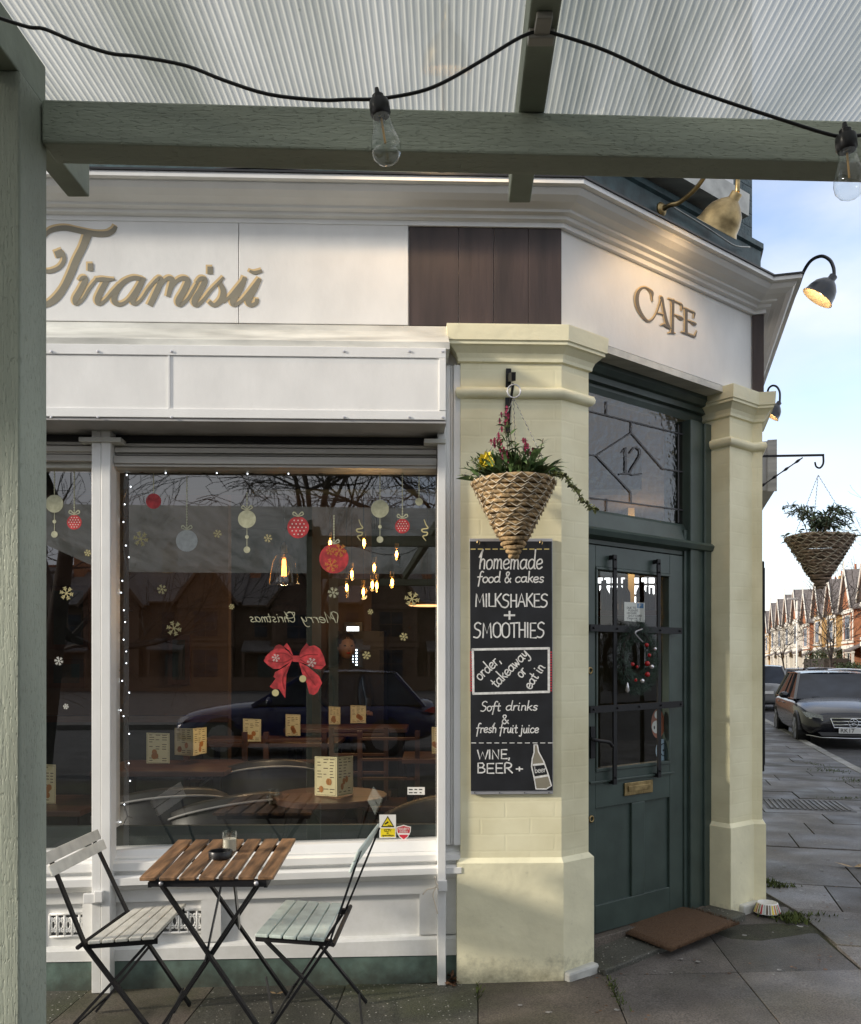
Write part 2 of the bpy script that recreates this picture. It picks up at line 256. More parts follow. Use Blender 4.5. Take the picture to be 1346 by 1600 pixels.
def roofmat():
    m, t, b = nodes('ribbed_polycarbonate'); N = t.nodes.new; K = t.links.new; o = t.nodes['Material Output']; t.nodes.remove(b)
    c = N('ShaderNodeTexCoord'); n = N('ShaderNodeTexNoise'); n.inputs['Scale'].default_value = 1.6; n.inputs['Detail'].default_value = 9; n.inputs['Roughness'].default_value = .62; mpr = N('ShaderNodeMapping'); mpr.inputs['Scale'].default_value = (4, .6, 1); K(c.outputs['Object'], mpr.inputs[0]); K(mpr.outputs[0], n.inputs['Vector'])
    rp = N('ShaderNodeValToRGB'); rp.color_ramp.elements[0].color = (.23, .25, .23, 1); rp.color_ramp.elements[1].color = (.42, .435, .42, 1); rp.color_ramp.elements[0].position = .35; rp.color_ramp.elements[1].position = .65; K(n.outputs[0], rp.inputs[0])
    tl = N('ShaderNodeBsdfTranslucent'); K(rp.outputs[0], tl.inputs[0]); tr = N('ShaderNodeBsdfTransparent'); tr.inputs[0].default_value = (.86, .88, .87, 1)
    gl = N('ShaderNodeBsdfGlossy'); gl.inputs['Roughness'].default_value = .22; df = N('ShaderNodeBsdfDiffuse'); df.inputs[0].default_value = (.5, .52, .5, 1)
    
    a = N('ShaderNodeMixShader'); a.inputs[0].default_value = .13; K(tl.outputs[0], a.inputs[1]); K(tr.outputs[0], a.inputs[2])
    a2 = N('ShaderNodeMixShader'); a2.inputs[0].default_value = .0; K(a.outputs[0], a2.inputs[1]); K(df.outputs[0], a2.inputs[2])
    a3 = N('ShaderNodeMixShader'); a3.inputs[0].default_value = .05; K(a2.outputs[0], a3.inputs[1]); K(gl.outputs[0], a3.inputs[2]); K(a3.outputs[0], o.inputs[0])
    return m
M['roof'] = roofmat()

# ------------------------------------------------------------ mesh helpers
class MB:
    def __init__(s): s.v = []; s.f = []; s.uv = []; s.sm = False
    def add(s, vs, fs, uvs=None):
        b = len(s.v); s.v += [tuple(x) for x in vs]
        for i, f in enumerate(fs):
            s.f.append([b+k for k in f]); s.uv.append([uvs[k] for k in f] if uvs else None)
        return s
    def hexa(s, p):   # 8 points: bottom 4 (ccw from above), top 4
        return s.add(p, [(3, 2, 1, 0), (4, 5, 6, 7), (0, 1, 5, 4), (1, 2, 6, 5), (2, 3, 7, 6), (3, 0, 4, 7)])
    def box(s, a, b, mx=None):
        (x0, y0, z0), (x1, y1, z1) = a, b
        p = [Vector(q) for q in [(x0, y0, z0), (x1, y0, z0), (x1, y1, z0), (x0, y1, z0), (x0, y0, z1), (x1, y0, z1), (x1, y1, z1), (x0, y1, z1)]]
        if mx: p = [mx @ q for q in p]
        return s.hexa(p)
    def fbox(s, fr, u0, u1, d0, d1, z0, z1, z0b=None, z1b=None):   # box on a wall frame, ends may differ in height
        z0b = z0 if z0b is None else z0b; z1b = z1 if z1b is None else z1b
        q = [fr.pt(u0, d1, z0), fr.pt(u1, d1, z0b), fr.pt(u1, d0, z0b), fr.pt(u0, d0, z0), fr.pt(u0, d1, z1), fr.pt(u1, d1, z1b), fr.pt(u1, d0, z1b), fr.pt(u0, d0, z1)]
        uu = [(u0, z0), (u1, z0b), (u1, z0b), (u0, z0), (u0, z1), (u1, z1b), (u1, z1b), (u0, z1)]
        return s.add(q, [(3, 2, 1, 0), (4, 5, 6, 7), (0, 1, 5, 4), (1, 2, 6, 5), (2, 3, 7, 6), (3, 0, 4, 7)], uu)
    def tube(s, pts, r, n=8, caps=True):
        pts = [Vector(p) for p in pts]; m = len(pts)
        rs = r if isinstance(r, (list, tuple)) else [r]*m
        up = None; rings = []
        for i, p in enumerate(pts):
            t = (pts[min(i+1, m-1)]-pts[max(i-1, 0)])
            if t.length < 1e-9: t = Vector((0, 0, 1))
            t.normalize()
            if up is None: up = t.orthogonal().normalized()
            up = (up - t*up.dot(t))
            up = up.normalized() if up.length > 1e-6 else t.orthogonal().normalized()
            w = t.cross(up)
            rings.append([p+(up*math.cos(2*math.pi*k/n)+w*math.sin(2*math.pi*k/n))*rs[i] for k in range(n)])
        vs = [q for g in rings for q in g]; fs = []
        for i in range(m-1):
            for k in range(n): a = i*n+k; b = i*n+(k+1) % n; fs.append((a, b, b+n, a+n))
        if caps: fs.append(tuple(range(n-1, -1, -1))); fs.append(tuple((m-1)*n+k for k in range(n)))
        return s.add(vs, fs)
    def bar(s, a, b, w, h, up=(0, 0, 1)):   # rectangular bar
        a, b = Vector(a), Vector(b); t = (b-a).normalized(); u = Vector(up); x = t.cross(u)
        if x.length < 1e-4: x = t.orthogonal()
        x.normalize(); y = x.cross(t).normalized()
        c = [(-w/2, -h/2), (w/2, -h/2), (w/2, h/2), (-w/2, h/2)]
        p = [a+x*i+y*j for i, j in c]+[b+x*i+y*j for i, j in c]
        return s.add(p, [(0, 1, 2, 3), (7, 6, 5, 4), (0, 4, 5, 1), (1, 5, 6, 2), (2, 6, 7, 3), (3, 7, 4, 0)])
    def lathe(s, prof, c=(0, 0, 0), n=20, mx=None, cap=True):
        vs = []; fs = []; c = Vector(c)
        for r, z in prof:
            for k in range(n):
                a = 2*math.pi*k/n; p = Vector((r*math.cos(a), r*math.sin(a), z)); p = (mx @ p) if mx else p; vs.append(p+c)
        for i in range(len(prof)-1):
            for k in range(n): a = i*n+k; b = i*n+(k+1) % n; fs.append((a, b, b+n, a+n))
        if cap: fs.append(tuple(range(n-1, -1, -1))); fs.append(tuple((len(prof)-1)*n+k for k in range(n)))
        return s.add(vs, fs)
    def ball(s, c, r, n=10, sq=(1, 1, 1)):
        m = max(4, n//2); vs = []; fs = []
        pr = [(math.sin(math.pi*i/m), -math.cos(math.pi*i/m)) for i in range(1, m)]
        for a, z in pr:
            for k in range(n): t = 2*math.pi*k/n; vs.append((c[0]+r*sq[0]*a*math.cos(t), c[1]+r*sq[1]*a*math.sin(t), c[2]+r*sq[2]*z))
        b = len(vs); vs += [(c[0], c[1], c[2]-r*sq[2]), (c[0], c[1], c[2]+r*sq[2])]
        for i in range(m-2):
            for k in range(n): p = i*n+k; q = i*n+(k+1) % n; fs.append((p, q, q+n, p+n))
        for k in range(n): fs.append((b, (k+1) % n, k)); fs.append((b+1, (m-2)*n+k, (m-2)*n+(k+1) % n))
        return s.add(vs, fs)
    def sweep(s, path, prof, closed=False, zr=None):
        # path: plan points left to right, outward side on the right hand; prof: (d, z) pairs
        P = [Vector((p[0], p[1])) for p in path]; m = len(P); vs = []; uv = []; L_ = 0; n = len(prof)
        for i, p in enumerate(P):
            if i: L_ += (p-P[i-1]).length
            a = (P[i]-P[i-1]).normalized() if i else None; b = (P[i+1]-P[i]).normalized() if i < m-1 else None
            na = Vector((a.y, -a.x)) if a else None; nb = Vector((b.y, -b.x)) if b else None
            if na and nb: t = na+nb; mi = t/(max(.25, t.length_squared/2))
            else: mi = na or nb
            for d, z in prof: vs.append((p.x+mi.x*d, p.y+mi.y*d, z)); uv.append((L_, z))
        fs = []
        for i in range(m-1):
            for k in range(n-1): a = i*n+k; fs.append((a+1, a, a+n, a+n+1))
        if closed: fs.append(tuple(range(n))); fs.append(tuple(reversed([(m-1)*n+k for k in range(n)])))
        return s.add(vs, fs, uv)
    def poly(s, pts, th=None):   # flat polygon, optional thickness vector
        n = len(pts); pts = [Vector(p) for p in pts]
        if th is None: return s.add(pts, [tuple(range(n))])
        th = Vector(th); q = pts+[p+th for p in pts]
        return s.add(q, [tuple(range(n-1, -1, -1)), tuple(range(n, 2*n))]+[(i, (i+1) % n, n+(i+1) % n, n+i) for i in range(n)])
    def mesh(s, name, m, smooth=False):
        me = bpy.data.meshes.new(name); me.from_pydata([tuple(v) for v in s.v], [], s.f)
        if any(u for u in s.uv):
            l = me.uv_layers.new(name='UVMap'); i = 0
            for f, u in zip(s.f, s.uv):
                for k in range(len(f)):
                    l.data[i].uv = u[k] if u else (0, 0); i += 1
        me.materials.append(m)
        if smooth:
            for p in me.polygons: p.use_smooth = True
        me.validate(); me.update()
        return me
def link(name, me, parent=None):
    o = bpy.data.objects.new(name, me); COL.objects.link(o)
    if parent: o.parent = parent
    return o
def obj(name, mb, m, parent=None, smooth=False, bevel=0, label=None, auto=None):
    me = mb.mesh(name, M[m] if isinstance(m, str) else m, smooth)
    if auto and smooth: me.set_sharp_from_angle(angle=R(auto))
    if parent is not None:   # keep world placement
        pm = WM.get(parent.name)
        if pm: me.transform(pm)
    o = link(name, me, parent)
    if parent is not None: WM[o.name] = WM.get(parent.name)
    if bevel:
        b = o.modifiers.new('bevel', 'BEVEL'); b.width = bevel; b.segments = 2; b.limit_method = 'ANGLE'; b.angle_limit = R(40); b.harden_normals = False
    if label: o['label'] = label
    return o
WM = {}     # inverse of a thing's own transform, so that parts may be written in world coordinates
def thing(name, label, cat, loc=(0, 0, 0), group=None):
    o = bpy.data.objects.new(name, None); COL.objects.link(o); o.location = loc; o.empty_display_size = .1
    o['label'] = label; o['category'] = cat
    if group: o['group'] = group
    WM[o.name] = Matrix.Translation(-Vector(loc)) if Vector(loc).length > 0 else None
    return o
def tag(o, label, cat, group=None, kind=None):
    if label: o['label'] = label
    if cat: o['category'] = cat
    if group: o['group'] = group
    if kind: o['kind'] = kind
    return o
def struct(name, mb, m, **k):
    o = obj(name, mb, m, **k); o['kind'] = 'structure'; return o
def kids(o): return [c for c in bpy.data.objects if c.parent == o]
def dup(root, loc=None, rotz=None, label=None, scale=None):
    tree = {}
    for c in bpy.data.objects:
        if c.parent: tree.setdefault(c.parent.name, []).append(c)
    def cp(o, par):
        c = o.copy(); COL.objects.link(c); c.parent = par
        for ch in tree.get(o.name, []): cp(ch, c)
        return c
    r = cp(root, None)
    if loc is not None: r.location = loc
    if rotz is not None: r.rotation_euler = (0, 0, rotz)
    if scale is not None: r.scale = scale
    if label: r['label'] = label
    return r
class Fr:
    def __init__(s, o, ang):
        s.o = Vector(o); s.u = Vector((math.cos(R(ang)), math.sin(R(ang)))); s.n = Vector((s.u.y, -s.u.x))
    def pt(s, u, d, z): p = s.o+s.u*u+s.n*d; return Vector((p.x, p.y, z))
    def p2(s, u, d=0): p = s.o+s.u*u+s.n*d; return (p.x, p.y)
    def px(s, x, y, d=0):
        r = Vector(((x-CX)/F, 1)); Y = (s.o.dot(s.n)+d)/r.dot(s.n); P = r*Y
        return (P-s.o).dot(s.u), EYE-(y-HY)/F*Y
    def w(s, x, y, d=0): u, z = s.px(x, y, d); return s.pt(u, d, z)
def at(x, y, Y): return Vector(((x-CX)/F*Y, Y, EYE-(y-HY)/F*Y))
FW = Fr((.6, 4.0), 1.8); FC = Fr((.6, 4.0), 38.5); _c1 = FC.p2(1.578); FS = Fr(_c1, 75.0)
C0, C1 = FW.p2(0), FC.p2(1.578)
def sst(a, b, x): t = max(0, min(1, (x-a)/(b-a))); return t*t*(3-2*t)
def G(x, y):
    return .012*max(-2.5, min(1.5, x)) + .055*sst(4.0, 5.0, y+.25*x-.1)*(1-sst(6, 11, y)) - .05*sst(7, 14, y)
def smooth_pts(pts, n=4):
    P = [Vector(p) for p in pts]
    if len(P) < 3: return P
    out_ = []
    for i in range(len(P)-1):
        p0 = P[max(i-1, 0)]; p1 = P[i]; p2 = P[i+1]; p3 = P[min(i+2, len(P)-1)]
        for k in range(n):
            t = k/n; out_.append(.5*((2*p1)+(p2-p0)*t+(2*p0-5*p1+4*p2-p3)*t*t+(3*p1-p0-3*p2+p3)*t**3))
    out_.append(P[-1]); return out_
def ribbon(mb, fr, pts, d, n=4, sm=True, dd=0.0):
    """flat lettering stroke lying on a wall: pts are (x, y, width)"""
    P = smooth_pts([Vector((p[0], p[1], p[2])) for p in pts], n) if sm else [Vector(p) for p in pts]
    vs = []; m = len(P); fs = []
    for i, p in enumerate(P):
        t = P[min(i+1, m-1)]-P[max(i-1, 0)]; t = Vector((t.x, t.y)); t = t.normalized() if t.length > 1e-6 else Vector((1, 0))
        q = Vector((-t.y, t.x))*abs(p.z)/2
        e = -t*abs(p.z)*.3 if i == 0 else (t*abs(p.z)*.3 if i == m-1 else Vector((0, 0)))
        for sgn in (1, -1): vs.append(fr.w(p.x+q.x*sgn+e.x, p.y+q.y*sgn+e.y, d+dd))
    for i in range(m-1): fs.append((2*i, 2*i+1, 2*i+3, 2*i+2))
    return mb.add(vs, fs)
def disc(mb, fr, x, y, r, d, n=18, ry=None):
    return mb.add([fr.w(x+r*math.cos(2*math.pi*k/n), y-(ry or r)*math.sin(2*math.pi*k/n), d) for k in range(n)], [tuple(range(n-1, -1, -1))])
def ppoly(mb, fr, pts, d): return mb.add([fr.w(x, y, d) for x, y in pts], [tuple(range(len(pts)))])
GL = {
'a': (6.2, "5,4.3 3,5 1,4 .5,2 1.5,.3 3,.3 4.5,1.6 5,4.6;5,5 5,1.2 6,.2"), 'b': (5.6, "1,10 1,0;1,3.5 3,5 4.6,3.5 4.2,.8 2.6,0 1,1"),
'c': (5.2, "4.5,4.2 3,5 1,4 .5,2 1.5,.2 3.3,.1 4.7,1"), 'd': (6.2, "5,4 3,5 1,4 .5,2 1.5,.2 3,.2 4.5,1.5 5,4;5,10 5,1 6,.2"),
'e': (5.2, ".8,2.4 3,2.6 4.6,3.4 4,4.8 2.5,5 .9,4 .5,2 1.5,.3 3.2,.1 4.8,1"), 'f': (4.6, "5,9.3 3.7,10 2.4,8.5 2,4 1.4,-3.6;0,4.8 2,5 4.3,5.2"),
'h': (5.4, "0,6 2,9.5 2.4,10 1.6,8 1,3 1,0;1,3 2.5,5 4,4.6 4.3,3 4.3,0"), 'i': (2.8, "1,5 1,.8 2,0;1,7 1.2,7.6"), 'j': (3, "1.5,5 1.5,-2 .5,-3.5 -1,-3;1.5,7 1.6,7.6"),
'k': (5.2, "1,10 1,0;4.5,5 1,2.3;2,3 4.8,0"), 'm': (7.6, "1,5 1,0;1,3.5 2.3,5 3.5,4 3.5,0;3.5,3.5 5,5 6.2,4 6.4,.5 7,0"), 'n': (5.2, "1,5 1,0;1,3.5 2.6,5 4.2,4 4.3,.7 5,0"),
'o': (5.3, "3,5 1,4.2 .5,2.2 1.5,.2 3.5,.2 4.8,2 4.4,4.2 3,5"), 'r': (4.3, "1,5 1,0;1,3 2.2,4.8 4,4.8"), 's': (4.8, "4.3,4.4 3,5 1.4,4.4 1.5,3 3.8,2 4,.8 2.5,0 .7,.6"),
't': (4.2, "2,8 2,1 3,0 4,.6;.3,5 2,5.1 3.8,5.2"), 'u': (5.6, "1,5 .9,1.5 2,0 3.7,.8 4.5,5;4.5,5 4.5,1 5.4,0"), 'w': (6.5, ".5,5 1.6,0 3,4 4.2,0 6,5"),
'y': (5.2, "1,5 1.2,2 3,1.3 4.5,5;4.5,5 4,-2 2,-3.8 .5,-3"), 'p': (5.5, "1,5 1,-3.5;1,3.5 3,5 4.6,3.5 4.2,.8 2.6,0 1,1"), 'v': (5, ".5,5 2.5,0 4.5,5"), 'l': (2.6, "1,10 1,1 2,0"), 'g': (5.5, "4.8,4.5 2.8,5 .8,3.5 1,1 3,.5 4.8,2.5;4.8,5 4.6,-2 3,-3.8 1,-3"),
'M': (8.2, "1,0 1.5,10 4,3 6.5,10 7.2,0"), 'I': (2.2, "1,0 1,10"), 'L': (5, "1,10 1,0 5,0"), 'K': (6, "1,10 1,0;5.5,10 1,4.5;2,5.5 5.8,0"),
'S': (6.2, "5.5,9 3.5,10 1.2,8.5 1.5,6 4.8,4.3 5,1.8 3,-.3 .3,.2"), 'H': (6.2, "1,10 1,0;5.2,10 5.2,0;1,5 5.2,5"), 'A': (6.2, ".3,0 3,10 5.8,0;1.4,3.6 4.8,3.6"),
'E': (5.6, "5,10 1,10 1,0 5.2,0;1,5 4.5,5"), 'O': (6.6, "3.3,10 1,8.5 .5,5 1,1.5 3.3,0 5.6,1.5 6,5 5.6,8.5 3.3,10"), 'T': (5.8, "2.9,10 2.9,0;0,9.6 5.8,10"),
'W': (8.2, ".3,10 2,0 4,8 6,0 8,10"), 'N': (6.6, "1,0 1,10 5.4,0 5.4,10"), 'B': (5.8, "1,0 1,10 3.8,10 4.8,8 3.6,5.4 1,5.2;3.6,5.4 5.3,3.5 5,1 3.5,0 1,0"),
'R': (6, "1,0 1,10 4,10 5,8 4,5.5 1,5;2.5,5 5.6,0"), 'C': (6.5, "6,8.5 4,10 1.5,9 .4,6 .6,2.6 2.3,.2 4.6,.2 6.2,1.8"), 'P': (5.6, "1,0 1,10 4,10 5.2,8 4.2,5 1,4.7"), 'F': (5.4, "5,10 1,10 1,0;1,5 4.2,5"), 'Y': (6, ".5,10 3,5 5.5,10;3,5 3,0"), 'V': (6, ".5,10 3,0 5.5,10"), 'U': (6, "1,10 1,2 2.5,0 4,0 5.2,2 5.2,10"), 'D': (6.2, "1,0 1,10 3.5,10 5.6,7.5 5.6,2.5 3.5,0 1,0"),
'&': (6.6, "6,.2 1.6,7 2,9.5 3.8,9.3 3.8,7.3 1,3.5 1,1 3,0 5.8,4"), '+': (6, "3,7.5 3,2;.5,4.8 5.5,4.8"), ',': (2.5, "1.2,1 .8,-1.6"), '.': (2, "1,.4 1.1,0"), ' ': (3.4, ""), '1': (3.4, "1,8 2.4,10 2.4,0;1,0 3.8,0"), '2': (5.8, ".8,8 2.6,10 4.6,9 4.4,6.5 .6,0 5.4,0"), '7': (5, ".5,10 5,10 2,0"), '0': (5.5, "2.8,10 .6,7 .6,3 2.8,0 5,3 5,7 2.8,10"),
}
SMOOTHG = set('abcdefghijklmnoprstuwygpSOCR&2U0D')
def text(mb, fr, s, x, y, h, w, d, width=None, rot=0, slant=0, mirror=False, jit=0):
    """hand lettering; x,y = start of baseline in plan pixels, h = cap height, fitted to width if given"""
    tot = sum(GL[c][0] for c in s); k = h/10; kx = (width/tot) if width else k
    cx = 0; ca, sa = math.cos(R(rot)), math.sin(R(rot)); q = 0
    for c in s:
        adv, st = GL[c]; jy = random.uniform(-jit, jit)
        for st1 in st.split(';'):
            if not st1: continue
            pts = []
            for a in st1.split():
                gx, gy = map(float, a.split(','))
                X = (cx+gx+gy*slant)*kx; Yy = gy*k+jy
                if mirror: X = -X
                pts.append((x+X*ca-Yy*sa, y-X*sa-Yy*ca, w))
            ribbon(mb, fr, pts, d, 3, c in SMOOTHG, dd=.00012*(q % 5)); q += 1
        cx += adv
    return mb
# ============================================================ ground, road, pavement
def grid(name, x0, x1, y0, y1, nx, ny, zf, m, kind='structure'):
    mb = MB(); vs = [(x0+(x1-x0)*i/nx, y0+(y1-y0)*j/ny) for j in range(ny+1) for i in range(nx+1)]
    mb.add([(x, y, zf(x, y)) for x, y in vs], [(j*(nx+1)+i, j*(nx+1)+i+1, (j+1)*(nx+1)+i+1, (j+1)*(nx+1)+i) for j in range(ny) for i in range(nx)])
    o = obj(name, mb, m); o['kind'] = kind; return o
grid('ground', -700, 700, -500, 900, 4, 4, lambda x, y: -.24, 'bed')
grid('road', -90, 90, -60, 160, 6, 6, lambda x, y: -.165, 'asphalt')
def Sc(u, c): return FS.pt(u, c, 0)
KC = 2.1     # distance of the kerb from the street wall
pav = MB()   # bed under the slabs
def gbed(x, y): return G(x, y)-.014
bedp = bpy.data.objects.new('pavement', None)
mb = MB()
# corner area bed, then street strip bed
xs = [-12+i*.5 for i in range(0, 31)]
ys = [-3.4+j*.5 for j in range(0, 19)]
def kx(y): p = Sc((y-C1[1])/.966, 0); return C1[0]+(y-C1[1])*.268+KC/.966
def col(y): return [-12+(kx(y)+12)*i/34 for i in range(35)]
for j in range(len(ys)-1):
    A_, B_ = col(ys[j]), col(ys[j+1])
    for i in range(34):
        q = [(A_[i], ys[j]), (A_[i+1], ys[j]), (B_[i+1], ys[j+1]), (B_[i], ys[j+1])]
        mb.add([(x, y, gbed(x, y)) for x, y in q], [(0, 1, 2, 3)])
for j in range(60):
    y0, y1 = 5.6+j*1.2, 5.6+(j+1)*1.2
    for i in range(3):
        f = lambda y, t: C1[0]+(y-C1[1])*.268 + KC/.966*t
        q = [(f(y0, i/3), y0), (f(y0, (i+1)/3), y0), (f(y1, (i+1)/3), y1), (f(y1, i/3), y1)]
        mb.add([(x, y, gbed(x, y)) for x, y in q], [(0, 1, 2, 3)])
PAV = struct('pavement', mb, 'bed')
def slab(c, m, th=.035, gap=.004, name='paving_slab'):
    cx = sum(p[0] for p in c)/4; cy = sum(p[1] for p in c)/4
    tilt = random.uniform(-.003, .005); tx, ty = random.uniform(-.004, .004), random.uniform(-.003, .003); v = []
    for x, y in c:
        dx, dy = x-cx, y-cy; l = math.hypot(dx, dy); x -= dx/l*gap; y -= dy/l*gap
        v.append((x, y, G(x, y)+tilt+tx*dx+ty*dy))
    mb = MB().hexa([Vector((a, b, z-th)) for a, b, z in v]+[Vector(q) for q in v])
    return obj(name, mb, m, PAV, bevel=.003)
ta = math.tan(R(2.8))
XJ = [-3.97, -3.36, -2.76, -2.15, -1.543, -.983, -.384, .216, .814, 1.42, 1.99]
def apt(x, y): return (x+ta*(y-4), y)
rowsA = [(.45, 1.35), (1.35, 2.24), (2.24, 3.13), (3.13, 4.04), (4.04, 5.0)]
for ri, (y0, y1) in enumerate(rowsA):
    off = (0, .3, 0, .3, 0)[ri] if ri < 3 else 0
    for i in range(len(XJ)-1):
        a, b = XJ[i]+off*(i > 0), XJ[i+1]+off*(i+1 < len(XJ)-1)
        yy1 = y1
        if ri == 4 and b < 1.0: yy1 = 4.0+(.03 if b < .3 else .8)-.0
        if ri == 4 and a < .2: continue
        if ri == 3 and b < .25: yy1 = 3.985
        mm = {0: 'slab_d', 1: 'slab_d', 2: 'slab_g', 3: 'slab_d', 4: 'slab_b', 5: 'slab_d', 6: 'slab_d', 7: 'slab_b', 8: 'slab_g', 9: 'slab_g'}[i]
        slab([apt(a, y0), apt(b, y0), apt(b, yy1), apt(a, yy1)], mm)
def clx(y): return 1.995+ta*(y-4)
n_row = 0
for k in range(-8, 62):     # street rows
    u0, u1 = -.62+k*.6+.05, -.62+(k+1)*.6+.05
    if k > 45: break
    cs = []; c = {0: .0, 1: -.45, 2: -.2}[k % 3]
    brk = [c+.93*i+random.uniform(-.04, .04) for i in range(0, 6)]
    def lc(u):   # left limit across
        # line x = clx(y) for y < 5 else wall
        lo = .02
        p = FS.pt(u, lo, 0)
        if p.y < 5.02:
            for _ in range(40):
                p = FS.pt(u, lo, 0)
                if p.x < clx(p.y): lo += .02
                else: break
        return lo
    l0, l1 = lc(u0), lc(u1)
    if l0 > KC-.25: continue
    edges = [None]+[b for b in brk if l0+.22 < b < KC-.25 and b > l1+.2]+[KC-.01]
    for a, b in zip(edges[:-1], edges[1:]):
        a0, a1 = (l0, l1) if a is None else (a, a)
        q = [FS.pt(u0, a0, 0), FS.pt(u0, b, 0), FS.pt(u1, b, 0), FS.pt(u1, a1, 0)]
        slab([(p.x, p.y) for p in q], random.choice(['slab_s', 'slab_s', 'slab_g']), gap=.006)
for k in range(-9, 60):     # kerb stones
    u0, u1 = k*.92, (k+1)*.92-.008
    q = [FS.pt(u0, KC, 0), FS.pt(u0, KC+.15, 0), FS.pt(u1, KC+.15, 0), FS.pt(u1, KC, 0)]
    v = [(p.x, p.y, G(p.x, p.y)+random.uniform(-.004, .006)) for p in q]
    obj('kerb_stone', MB().hexa([Vector((a, b, -.2)) for a, b, z in v]+[Vector(t) for t in v]), 'granite', PAV, bevel=.01)
# far kerb and footway
fk = MB(); p = [FS.pt(-20, 7.8, 0), FS.pt(-20, 12.2, 0), FS.pt(130, 12.2, 0), FS.pt(130, 7.8, 0)]
fk.hexa([Vector((a.x, a.y, -.2)) for a in p]+[Vector((a.x, a.y, -.05)) for a in p]); struct('far_pavement', fk, 'slab_s')
ok = MB().box((-60, -18, -.2), (14, -14.2, -.04)); struct('opposite_pavement', ok, 'slab_g')
# moss, grass and litter
def tufts(name, spots, m, label, n=26, h=.035):
    mb = MB()
    for (x, y, sx, sy, k) in spots:
        for _ in range(int(n*k)):
            px, py = x+random.gauss(0, sx), y+random.gauss(0, sy); z = G(px, py)-.006; a = random.uniform(0, 6.28); l = random.uniform(.4, 1)*h; w = .006
            dx, dy = math.cos(a), math.sin(a)
            mb.add([(px-dy*w, py+dx*w, z), (px+dy*w, py-dx*w, z), (px+dx*l*.8, py+dy*l*.8, z+l)], [(0, 1, 2)])
    o = obj(name, mb, m); tag(o, label, 'grass', kind='stuff'); return o
def gp(x, y):   # pavement point under a pixel
    Y = EYE*F/(y-HY)
    for _ in range(4):
        X = (x-CX)/F*Y; Y = (EYE-G(X, Y))*F/(y-HY)
    return (x-CX)/F*Y, Y
sp = []
for (x, y, sx, sy, k) in [(1208, 1380, .03, .05, 5), (1222, 1386, .05, .02, 3), (1240, 1437, .04, .04, 6), (1252, 1430, .09, .012, 3), (1228, 1432, .04, .012, 3), (1300, 1205, .1, .15, 8), (1325, 1248, .14, .03, 4), (1345, 1222, .1, .2, 6), (965, 1560, .012, .07, 2.5), (957, 1542, .01, .05, 2.5), (748, 1556, .008, .05, 1), (1275, 1195, .05, .2, 5)]:
    a, b = gp(x, y); sp.append((a, b, sx, sy, k))
tufts('grass_tufts', sp, 'moss', 'green tufts of grass and moss growing in the pavement joints')
lf = MB()
def leafquad(mb, c, l, w, rz, tilt, curl=.3):
    m_ = Matrix.Translation(c) @ Matrix.Rotation(rz, 4, 'Z') @ Matrix.Rotation(tilt, 4, 'Y')
    q = [(0, 0, 0), (l*.35, w/2, l*curl*.1), (l, 0, l*curl*.3), (l*.35, -w/2, l*curl*.1)]
    mb.add([m_ @ Vector(t) for t in q], [(0, 1, 2, 3)])
for _ in range(70):
    x, y = gp(random.uniform(699, 719), random.uniform(1518, 1541)); leafquad(lf, (x, y, G(x, y)+random.uniform(0, .035)), random.uniform(.02, .045), random.uniform(.015, .03), random.uniform(0, 6.3), random.uniform(-.7, .4))
tag(obj('dead_leaves', lf, 'dleaf'), 'heap of brown dead leaves in the corner beside the yellow pier', 'leaves', kind='stuff')
for (x, y, l, lab) in [(432, 1556, .05, 'single yellow brown fallen leaf on dark paving under the mint chair'), (1334, 1357, .16, 'long pale brown fallen leaf on the street paving at the right edge')]:
    X, Y = gp(x, y); lm = MB(); leafquad(lm, (X, Y, G(X, Y)+.008), l, l*.45, random.uniform(0, 6), -.1); leafquad(lm, (X, Y, G(X, Y)+.009), l*.8, l*.4, 3, -.15); tag(obj('fallen_leaf', lm, 'wick'), lab, 'leaf')
bits = MB()
for _ in range(170):
    if random.random() < .55: x, y = gp(random.uniform(1200, 1346), random.uniform(1190, 1590))
    else: x, y = gp(random.uniform(900, 1340), random.uniform(1480, 1600))
    r = random.uniform(.003, .009)
    bits.add([(x+r*math.cos(a)*random.uniform(.6, 1.6), y+r*math.sin(a), G(x, y)+.006) for a in (0, 1.2, 2.4, 3.6, 5)], [(0, 1, 2, 3, 4)])
gum = MB()
for _ in range(70):
    x, y = gp(random.uniform(760, 1340), random.uniform(1440, 1600)) if random.random() < .6 else gp(random.uniform(1200, 1346), random.uniform(1230, 1450))
    r = random.uniform(.004, .013); gum.add([(x+r*math.cos(a)*random.uniform(.8, 1.2), y+r*math.sin(a), G(x, y)+.0065) for a in [k*.7 for k in range(9)]], [tuple(range(9))])
tag(obj('chewing_gum_spots', gum, 'granite'), 'flattened pale chewing gum spots dotted over the paving', 'litter', kind='stuff')
tag(obj('pavement_litter', bits, 'dleaf'), 'specks of leaf and grit scattered over the pavement', 'litter', kind='stuff')
